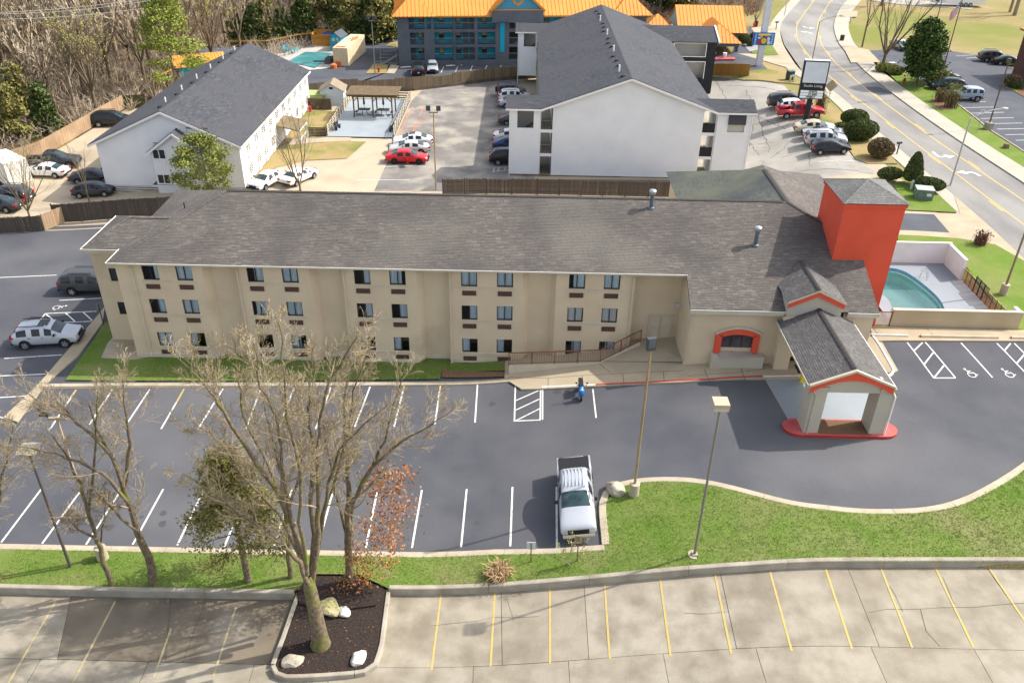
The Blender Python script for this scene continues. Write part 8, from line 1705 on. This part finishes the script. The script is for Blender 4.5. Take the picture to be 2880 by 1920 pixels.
# leaf clouds
def cloud(r, n, shape, size, mb=None, flat=.5, el=1.6):
    """n leaf sprays placed by shape() -> (point, outward)"""
    m = mb or MB()
    for i in range(n):
        p, o = shape(r); p = V(p); u = (V([r.gauss(0, 1) for _ in range(3)])+V(o)*.7).normalized(); w = perp(u, r); s = size*r.uniform(.6, 1.3)
        m.q(p-u*s*.5*el, p+w*s*flat, p+u*s*.5*el, p-w*s*flat)
    return m
def clumps(seed, H, R, z0, n, per, size, spread, taper=1.0, squash=.6):
    """clumped crown: clump centres fill a rounded cone, sprays round each centre"""
    r = random.Random(seed); cs = []
    for i in range(n):
        f = r.random()**.85; h = z0+(H-z0)*f; rr = R*((1-f)**.75 if taper == 1 else math.sin(pi*min(1, .12+.88*f))**.6)*r.uniform(.45, 1.05); a = r.uniform(0, 2*pi); cs.append(V((rr*cos(a), rr*sin(a), h)))
    m = MB()
    for c in cs:
        cloud(r, per, lambda q: (c+V((q.gauss(0, spread), q.gauss(0, spread), q.gauss(0, spread*squash))), (c.x, c.y, .3)), size, m)
    return m, cs
def evergreen(seed, H, R, z0, n, per, size, spread, mat, bark=mBarkG, taper=1.0, tr=.16, squash=.6):
    m, cs = clumps(seed, H, R, z0, n, per, size, spread, taper, squash); t = MB(); t.tube([(0, 0, -.2), (0, 0, H*.55), (0, 0, H*.95)], [tr, tr*.6, .03], 6, cap=False)
    for c in cs[::3]: t.tube([(0, 0, max(z0*.8, c.z-.6)), c], [.045, .012], 3, cap=False)
    return [('trunk', t.mesh('trunk', bark, True)), ('crown', m.mesh('crown', mat))]
cb = (-13.87, 30.9); 
plant_tree('cedar_tree', 'olive cedar with dense drooping foliage standing behind the largest bare tree', cb, evergreen(21, 8.6, 2.6, 2.9, 105, 190, .095, .33, mCedar, mBarkM, tr=.2), z=.05)
plant_tree('pine_tree', 'olive green pine between the white hotel front and the shingle ridge', (-31.6, 80.0), evergreen(22, 7.0, 3.2, 2.0, 62, 150, .15, .36, mPine2, tr=.16, taper=2), z=.9)
plant_tree('lime_pine', 'bright lime green pine behind the long white hotel', (-50.96, 124.1), evergreen(23, 15.5, 5.0, 2.0, 130, 85, .22, .6, mPine, squash=.3))
def budding(seed, H, trunk_r, kids, spread, nb, size, mat, up=.2, n0=6, trunk=.25, twig=mTwigF, maxl=3):
    T_ = Tree(seed, up, .14); r = T_.r
    T_.t.tube([(0, 0, -.2), (0, 0, H*trunk)], [trunk_r, trunk_r*.8], 7, cap=False)
    for i in range(n0):
        a = 2*pi*i/n0+r.uniform(-.4, .4); T_.limb((0, 0, H*trunk*r.uniform(.7, 1)), (cos(a)*spread, sin(a)*spread, 1), H*(1-trunk)*r.uniform(.75, 1.0), trunk_r*.55, 1, maxl, kids, .5, (.35, .75), (6, 4, 3, 3), .25)
    return T_, (T_.buds(1, size, nb, size*5) if nb else None)
bt, bb = budding(31, 14, .3, (6, 7, 6), .62, 7, .11, mBudF, .16)
plant_tree('budding_tree', 'wide olive budding tree at the wood edge left of the white hotel roof', (-58.47, 113.92), tree_parts(bt, mBarkG, mTwigD, mBudF, bb))
bt, bb = budding(32, 17, .25, (6, 7, 6), .30, 8, .13, mBud, .22, 7, .2)
plant_tree('budding_tree', 'tall pale yellow green budding tree right of the lime pine', (-49.97, 137.89), tree_parts(bt, mBarkG, mTwigF, mBud, bb))
T_, bb = budding(33, 9, .13, (6, 6, 5), .38, 2, .05, mBudF, .2, 7, .08)
plant_tree('bare_tree', 'bare tree with several thin stems behind the shingle ridge by the white sedans', (-23.23, 83.44), tree_parts(T_, mBarkG, mTwigD, mBudF, bb))
T_, bb = budding(34, 8.5, .12, (6, 7, 6), .5, 3, .05, mBudF, .2, 8, .08)
plant_tree('bare_tree', 'multi stemmed bare tree before the white box trailer', (-49.2, 77.58), tree_parts(T_, mBarkG, mTwig, mBudF, bb))
T_, bb = budding(35, 6.5, .08, (6, 6, 5), .28, 0, .05, mBudF, .25, 5, .3)
plant_tree('bare_tree', 'slim bare tree at the front corner of the long white hotel', (-44.66, 81.03), tree_parts(T_, mBarkG, mTwig))
T_, bb = budding(36, 15, .3, (7, 7, 6), .6, 0, .05, mBudF, .16, 7, .12)
plant_tree('bare_tree', 'broad bare tree across the street left of the dense green tree', (56.62, 136.62), tree_parts(T_, mBarkG, mTwigD))
T_, bb = budding(37, 12, .16, (7, 6, 5), .22, 0, .05, mBudF, .2, 5, .35)
plant_tree('bare_tree', 'narrow bare tree across the street beside the verge', (57.79, 149.8), tree_parts(T_, mBarkG, mTwigD))
T_, bb = budding(38, 7, .12, (6, 6, 5), .4, 0, .05, mBudF, .2, 6, .15); SM = tree_parts(T_, mBarkG, mTwigD)
plant_tree('bare_tree', 'small bare tree on the verge by the motel driveway', (43.26, 166.11), SM)
T_, bb = budding(39, 16, .42, (6, 6, 5), .4, 0, .05, mBudF, .2, 6, .4); BT_ = tree_parts(T_, mTwigD, mTwigD)
plant_tree('bare_tree', 'thick dark trunked tree at the far right corner of the meadow', (99.9, 182.55), BT_); plant_tree('bare_tree', 'thinner dark trunk left of the thick one on the meadow', (100.71, 186.15), BT_, 1.3, None, .75)
T_, bb = budding(51, 16, .3, (6, 6, 5), .45, 0, .05, mBudF, .2, 6, .25); plant_tree('bare_tree', 'bare tree behind the race trailer pad at the top frame edge', (75.79, 190.82), tree_parts(T_, mBarkG, mTwigD))
plant_tree('dense_tree', 'dense dark green tree across the street beside the flag pole', (56.79, 123.98), evergreen(24, 8.8, 2.5, 1.5, 170, 90, .26, .42, mDense, taper=2, tr=.2), z=3.2)
plant_tree('leaning_shrub_tree', 'low spreading shrub tree right of the dense green tree', (59.3, 125.8), evergreen(25, 3.2, 2.4, .8, 60, 40, .22, .35, mPine2, taper=2, tr=.14), cat='shrub')
# sapling, dry clump, bare bushes
T_ = Tree(41, .2, .12); T_.limb((0, 0, 0), (.05, 0, 1), 2.4, .03, 1, 3, (7, 5, 4), .45, (.5, .9), (6, 4, 3, 3), .25)
for a in (.7, 2.6): T_.limb((.1, 0, .05), (cos(a), .1, .75), 1.6, .02, 1, 3, (5, 4, 4), .4, (.5, .9), (5, 4, 3, 3), .3)
plant_tree('sapling', 'thin budding sapling on the grass before the silver pickup', (2.91, 31.76), tree_parts(T_, mTwig, mTwig, mBud, T_.buds(1, .04, 4, .1)), z=gz(2.8, 32)+.08)
def tuft(seed, R, H, n, mat, wid=.03, curve=.5, lean=1.0):
    r = random.Random(seed); m = MB()
    for i in range(n):
        a = r.uniform(0, 2*pi); b = V((r.gauss(0, R*.3), r.gauss(0, R*.3), 0)); o = V((cos(a), sin(a), 0))*R*lean*r.random(); h = H*r.uniform(.5, 1.1); k = b+o*.35+V((0, 0, h*.65)); e = b+o+V((0, 0, h*(1-curve*o.length/R))); s = perp(V((0, 0, 1)), r)*wid
        s.z = 0; m.q(b-s, b+s, k+s*.8, k-s*.8); m.q(k-s*.8, k+s*.8, e+s*.2, e-s*.2)
    return m
dcp = (-0.68, 31.41); tuft(42, .8, .75, 420, mStraw).build('dry_grass_clump', mStraw, loc=g3(dcp, .1), label='dry straw coloured grass clump on the lawn left of the small sign', cat='grass clump')
for p, s, h, l, mt in (((38.54, 109.37), 1.0, 2.6, 'bare upright brown shrub beside the red pickup', mBron), ((40.74, 68.71), .8, 1.2, 'low bare twiggy bush on the lawn behind the pool', M('red_twig', (.16,.08,.06), rough=.9)), ((56.77, 115.41), 1.1, 1.7, 'lower of the twin brown shrubs in the stone ring', mBron), ((56.9, 112.62), 1.3, 2.9, 'taller of the twin brown shrubs with greenish top', mBron)):
    r = random.Random(int(p[0]*7)); m = tuft(int(p[0]*9), s, h, 260, mt, .022, .25, .8); t = thing('bare_shrub', l, 'shrub', g3(p, .08)); m.build('stems', mt, t); m = MB()
    cloud(r, 120 if 'bare' in l else 500, lambda q: (V((q.gauss(0, s*.42), q.gauss(0, s*.42), h*q.uniform(.45, 1.05))), (0, 0, 1)), .12, m); m.build('foliage', mPine2 if 'greenish' in l else mt, t)
def clipped(p, rx, ry, h, label, mat, seed, shape='oval', rz=0, n=2600, size=.13, stems=False, dz=.1):
    r = random.Random(seed); t = thing('clipped_shrub', label, 'shrub', g3(p, dz), rz); m = MB()
    bumps = [(V([r.gauss(0, 1) for _ in range(3)]).normalized(), r.uniform(-.07, .1)) for _ in range(14)]
    def sh(q):
        o = V([q.gauss(0, 1) for _ in range(3)]).normalized(); k = 1+sum(b*max(0, o.dot(d))**4 for d, b in bumps)-abs(q.gauss(0, .05))
        if shape == 'cone': f = q.random()**1.3; a = q.uniform(0, 2*pi); w = (rx*(1-f)**.5 if f > .15 else rx*(.55+3*f))*k; return (w*cos(a), w*sin(a), h*.12+h*.88*f), (cos(a), sin(a), .3)
        return (o.x*rx*k, o.y*ry*k, h*.52+o.z*h*.5*k), o
    cloud(r, n, sh, size, m, .5, 1.3); m.build('foliage', mat, t)
    c = MB(); bm = bmesh.new(); bmesh.ops.create_icosphere(bm, subdivisions=2, radius=1)
    c.v = [((v.co.x*rx*.86, v.co.y*ry*.86, h*.5+v.co.z*h*.44) if shape != 'cone' else (v.co.x*rx*.7*(1-.45*(v.co.z+1)/2), v.co.y*rx*.7*(1-.45*(v.co.z+1)/2), h*.5+v.co.z*h*.42)) for v in bm.verts]; c.f = [tuple(v.index for v in f.verts) for f in bm.faces]; c.m = [0]*len(c.f); bm.free(); c.build('shade_core', M('shrub_shade', (.03,.032,.014), rough=1), t, smooth=True)  # solid core, coloured dark for the shade between the leaf sprays
    if stems: s = MB(); [s.tube([(0, 0, -.1), (cos(a)*rx*.4, sin(a)*rx*.4, h*.4)], [.05, .03], 4) for a in (0, 1.3, 2.5, 3.8, 5)]; s.build('stems', mBarkG, t)
clipped((41, 103.58), 1.65, 1.35, 1.9, 'clipped round shrub behind the larger round one by the street', mBox, 1, n=3200)
clipped((39.93, 98.08), 1.9, 1.6, 2.3, 'largest clipped round shrub beside the black hatchback row', mBox, 2, n=4200)
clipped((38.92, 101.39), 1.0, .8, .9, 'low dark shrub left of the two clipped round ones', mCedG, 3, n=900); clipped((38.62, 98), 1.0, .9, 1.1, 'low dark shrub between the silver suv and the largest round shrub', mCedG, 4, n=900)
clipped((39.93, 91.54), 1.4, 1.3, 2.1, 'round bronze brown shrub beside the black mailbox', mBron, 5, n=2600, size=.15, stems=True)
clipped((40.33, 83.46), 1.1, 1.1, 3.4, 'cone shaped clipped evergreen behind the red tower', mCedG, 6, 'cone', n=3600)
clipped((38.53, 84.63), 1.3, .9, 1.25, 'oval clipped shrub touching the tower roof edge in view', mCedG, 7, n=2400)
clipped((41.24, 81.63), 1.5, .95, 1.35, 'oval clipped shrub behind the grey green utility box', mCedG, 8, rz=-.4, n=2800)
clipped((55.29, 131.7), 1.8, 1.1, 1.2, 'loose low shrub at the foot of the broad bare tree', mPine2, 9, n=1200, size=.2); clipped((56.26, 130.44), 1.3, 1.0, 1.1, 'loose low shrub left of the dense green tree', mPine2, 10, n=900, size=.2)
clipped((70.78, 124.36), 1.2, 1.0, 1.6, 'brownish shrub by the brick corner across the street', mBron, 11, n=700, size=.18); clipped((71.05, 123.42), 1.0, .9, .9, 'low dark shrub at the foot of the brick corner', mCedG, 12, n=600, size=.18)
for i, (p, s) in enumerate(zip([(37.8, 150.81), (40.01, 152.87), (38.34, 148.59), (39.55, 150.5), (38.67, 156.61)], (1.0, .95, .8, .6, .9))): clipped(p, s, s, s*1.3, ['dark shrub in the gravel bed nearest the orange canopy', 'dark shrub in the gravel bed beside the tall white pole', 'dark shrub at the near end of the gravel bed', 'small dark shrub at the pole side of the gravel bed', 'dark shrub at the far end of the gravel bed'][i], mCedG, 30+i, n=420, size=.2)
# the wood behind: bare trees, cedars, brush
rf_ = random.Random(77); FV = []
for k in range(5):
    T_, _b = budding(100+k, 1, .022, (5, 5, 4), (.45, .6, .35, .55, .7)[k], 0, 0, None, .15, (5, 6, 5, 7, 6)[k], (.35, .25, .42, .3, .2)[k], mTwigF, 3)
    FV.append(None)
    H_ = (15, 13, 17, 14, 12)[k]; 
    for mb in (T_.t, T_.c): mb.v = [(x*H_, y*H_, z*H_) for x, y, z in mb.v]
    T_.c.v = T_.c.v; FV[k] = [('trunk', T_.t.mesh('trunk', mBarkG if k != 2 else mTwigD, True)), ('crown', T_.c.mesh('crown', (mTwigF, mTwig, mTwigD, mTwigF, mTwig)[k]))]
EV = [evergreen(200+k, (9, 11, 6)[k], (2.6, 3.2, 2.4)[k], .6, 70, 45, .45, .55, (mCedG, mCedar, mCedG)[k], tr=.15) for k in range(3)]
wood = [(-300, 74), (-97, 80), (-70, 91), (-60, 112), (-52, 136), (-42, 160), (-26, 163), (-10, 180), (22, 182), (38, 178), (60, 260), (-300, 260)]
spots = []; tries = 0
while len(spots) < 285 and tries < 60000:
    tries += 1; y = 78+165*rf_.random()**.8; x = rf_.uniform(-.66*y-6, 45)
    if not inpoly(x, y, wood): continue
    dmin = 4.6 if y < 150 else 6.2
    if any((x-a)**2+(y-b)**2 < dmin*dmin for a, b in spots): continue
    spots.append((x, y))
spots.sort(key=lambda q: q[1])
ever = [[(-65.68, 104.66), (-65.06, 107.81), (-63.46, 109.21), (-60.66, 104.68), (-62.63, 101.31), (-49.36, 154.99), (-47.42, 154.54), (-45.76, 156.16), (-43.52, 156.73), (-39.89, 158.29), (-38.04, 167.31), (-36.26, 168.17), (-90.69, 150.3)][i] for i in range(13)]+[(-31.19, 155.97), (-29.5, 156.73), (-27.59, 156.29), (-25.7, 155.85), (-24.5, 158.4), (-33.02, 160.15), (-29.88, 167.02), (-26.8, 168.68), (30.53, 188.59), (32, 186.46), (28.36, 195.14)]
BGL = ['bare brown woodland tree with spreading twigs', 'bare tan woodland tree with wide low limbs', 'bare dark woodland tree with a tall straight trunk', 'bare brown woodland tree with a rounded crown', 'bare pale woodland tree branching near the ground']
for i, p in enumerate(spots):
    k = rf_.randrange(5); t = plant_tree('woodland_tree', BGL[k], p, FV[k], rf_.uniform(0, 6.3), 'bare trees of the wood, '+('brown spreading', 'tan wide', 'dark straight', 'brown rounded', 'pale low branching')[k], rf_.uniform(.75, 1.15)*(.72 if p[1] < 120 and p[0] > -75 else 1))
for i, p in enumerate(ever):
    k = i % 3; plant_tree('cedar_tree', ['dark green cedar at the edge of the wood', 'olive cedar at the edge of the wood', 'low dark green cedar bush at the edge of the wood'][k], p, EV[k], rf_.uniform(0, 6), 'cedars of the wood, '+('dark green', 'olive', 'low dark')[k], rf_.uniform(.75, 1.1)*(.7 if i < 5 else 1))
def brush(name, region, n, mat, hmin, hmax, seed, kind='stuff', per=7):
    r = random.Random(seed); m = MB(); c = 0
    xs = [p[0] for p in region]; ys = [p[1] for p in region]
    while c < n:
        x, y = r.uniform(max(min(xs), -170), max(xs)), r.uniform(min(ys), max(ys))
        if not inpoly(x, y, region) or abs(x) > .68*y+8: continue
        c += 1; b = V((x, y, gz(x, y)-.05)); h = r.uniform(hmin, hmax)
        for k in range(per):
            d = V((r.gauss(0, .45), r.gauss(0, .45), 1)).normalized(); e = b+d*h*r.uniform(.6, 1.1); s = perp(d, r)*.05*r.uniform(.5, 1.2); m.q(b-s, b+s, e+s*.3, e-s*.3)
            for q in range(2): f = b.lerp(e, r.uniform(.4, .9)); e2 = f+V((r.gauss(0, .5), r.gauss(0, .5), r.uniform(.1, .6)))*h*.4; s2 = perp(d, r)*.03; m.q(f-s2, f+s2, e2+s2*.3, e2-s2*.3)
    m.build(name, mat, kind=kind)
brush('undergrowth', wood, 3800, mTwigF, 1.0, 2.8, 5); brush('undergrowth', [(-120, 79), (-66, 88), (-56, 108), (-47, 134), (-30, 160), (-40, 172), (-64, 140), (-80, 110), (-120, 100)], 900, mTwigF, 1, 3.4, 6)
brush('dead_weeds', [(14, 176), (40, 168), (48, 182), (62, 250), (20, 230)], 1500, M('weed_stem', (.30,.2,.12), rough=.95), .6, 1.4, 7)
# grass blades on the near lawns, loose leaves on the mulch
def blades(name, poly, n, dz, mat, seed, h=(.03, .07), w=.016):
    r = random.Random(seed); m = MB(); xs = [p[0] for p in poly]; ys = [p[1] for p in poly]; c = 0; x0, x1 = max(min(xs), -27), min(max(xs), 31)
    while c < n:
        x, y = r.uniform(x0, x1), r.uniform(min(ys), max(ys))
        if not inpoly(x, y, poly): continue
        c += 1; z = gz(x, y)+dz
        for k in range(3):
            a = r.uniform(0, 6.3); hh = r.uniform(*h); dx, dy = cos(a)*w, sin(a)*w; ox, oy = r.gauss(0, .05), r.gauss(0, .05); lx, ly = r.gauss(0, .04), r.gauss(0, .04)
            i = len(m.v); m.v += [(x+ox-dx, y+oy-dy, z), (x+ox+dx, y+oy+dy, z), (x+ox+lx, y+oy+ly, z+hh)]; m.f.append((i, i+1, i+2)); m.m.append(0)
    m.build(name, mat, kind='stuff')
mBl = M('grass_blade', (.17,.27,.045), rand=[(.22,.31,.07), (.13,.22,.03), (.28,.30,.11)], rough=.9, spec=.1, c2=(.19,.20,.07), scale=.22, lo=.5, hi=.72)
blades('grass', lawn, 20000, .11, mBl, 1); blades('grass', strip, 9000, .1, mBl, 2)
r = random.Random(9); m = MB()
for k in range(210):
    x, y = (r.uniform(-11, -6.8), r.uniform(24.5, 31.3)) if k < 130 else (r.uniform(-26, 6), r.uniform(30.8, 44)); z = gz(x, y)+(.03 if k < 130 else (.14 if y < 33 else .02)); z = -.1 if k < 130 and y < 29 else z
    if k < 130 and not inpoly(x, y, isl) and y < 29.4: continue
    a = r.uniform(0, 6); s = r.uniform(.025, .05); m.q((x, y, z+.01), (x+cos(a)*s, y+sin(a)*s, z+.03), (x+cos(a+.9)*s*1.3, y+sin(a+.9)*s*1.3, z+.012), (x+cos(a+1.7)*s, y+sin(a+1.7)*s, z+.02))
m.build('fallen_leaves', mLeafO, kind='stuff')
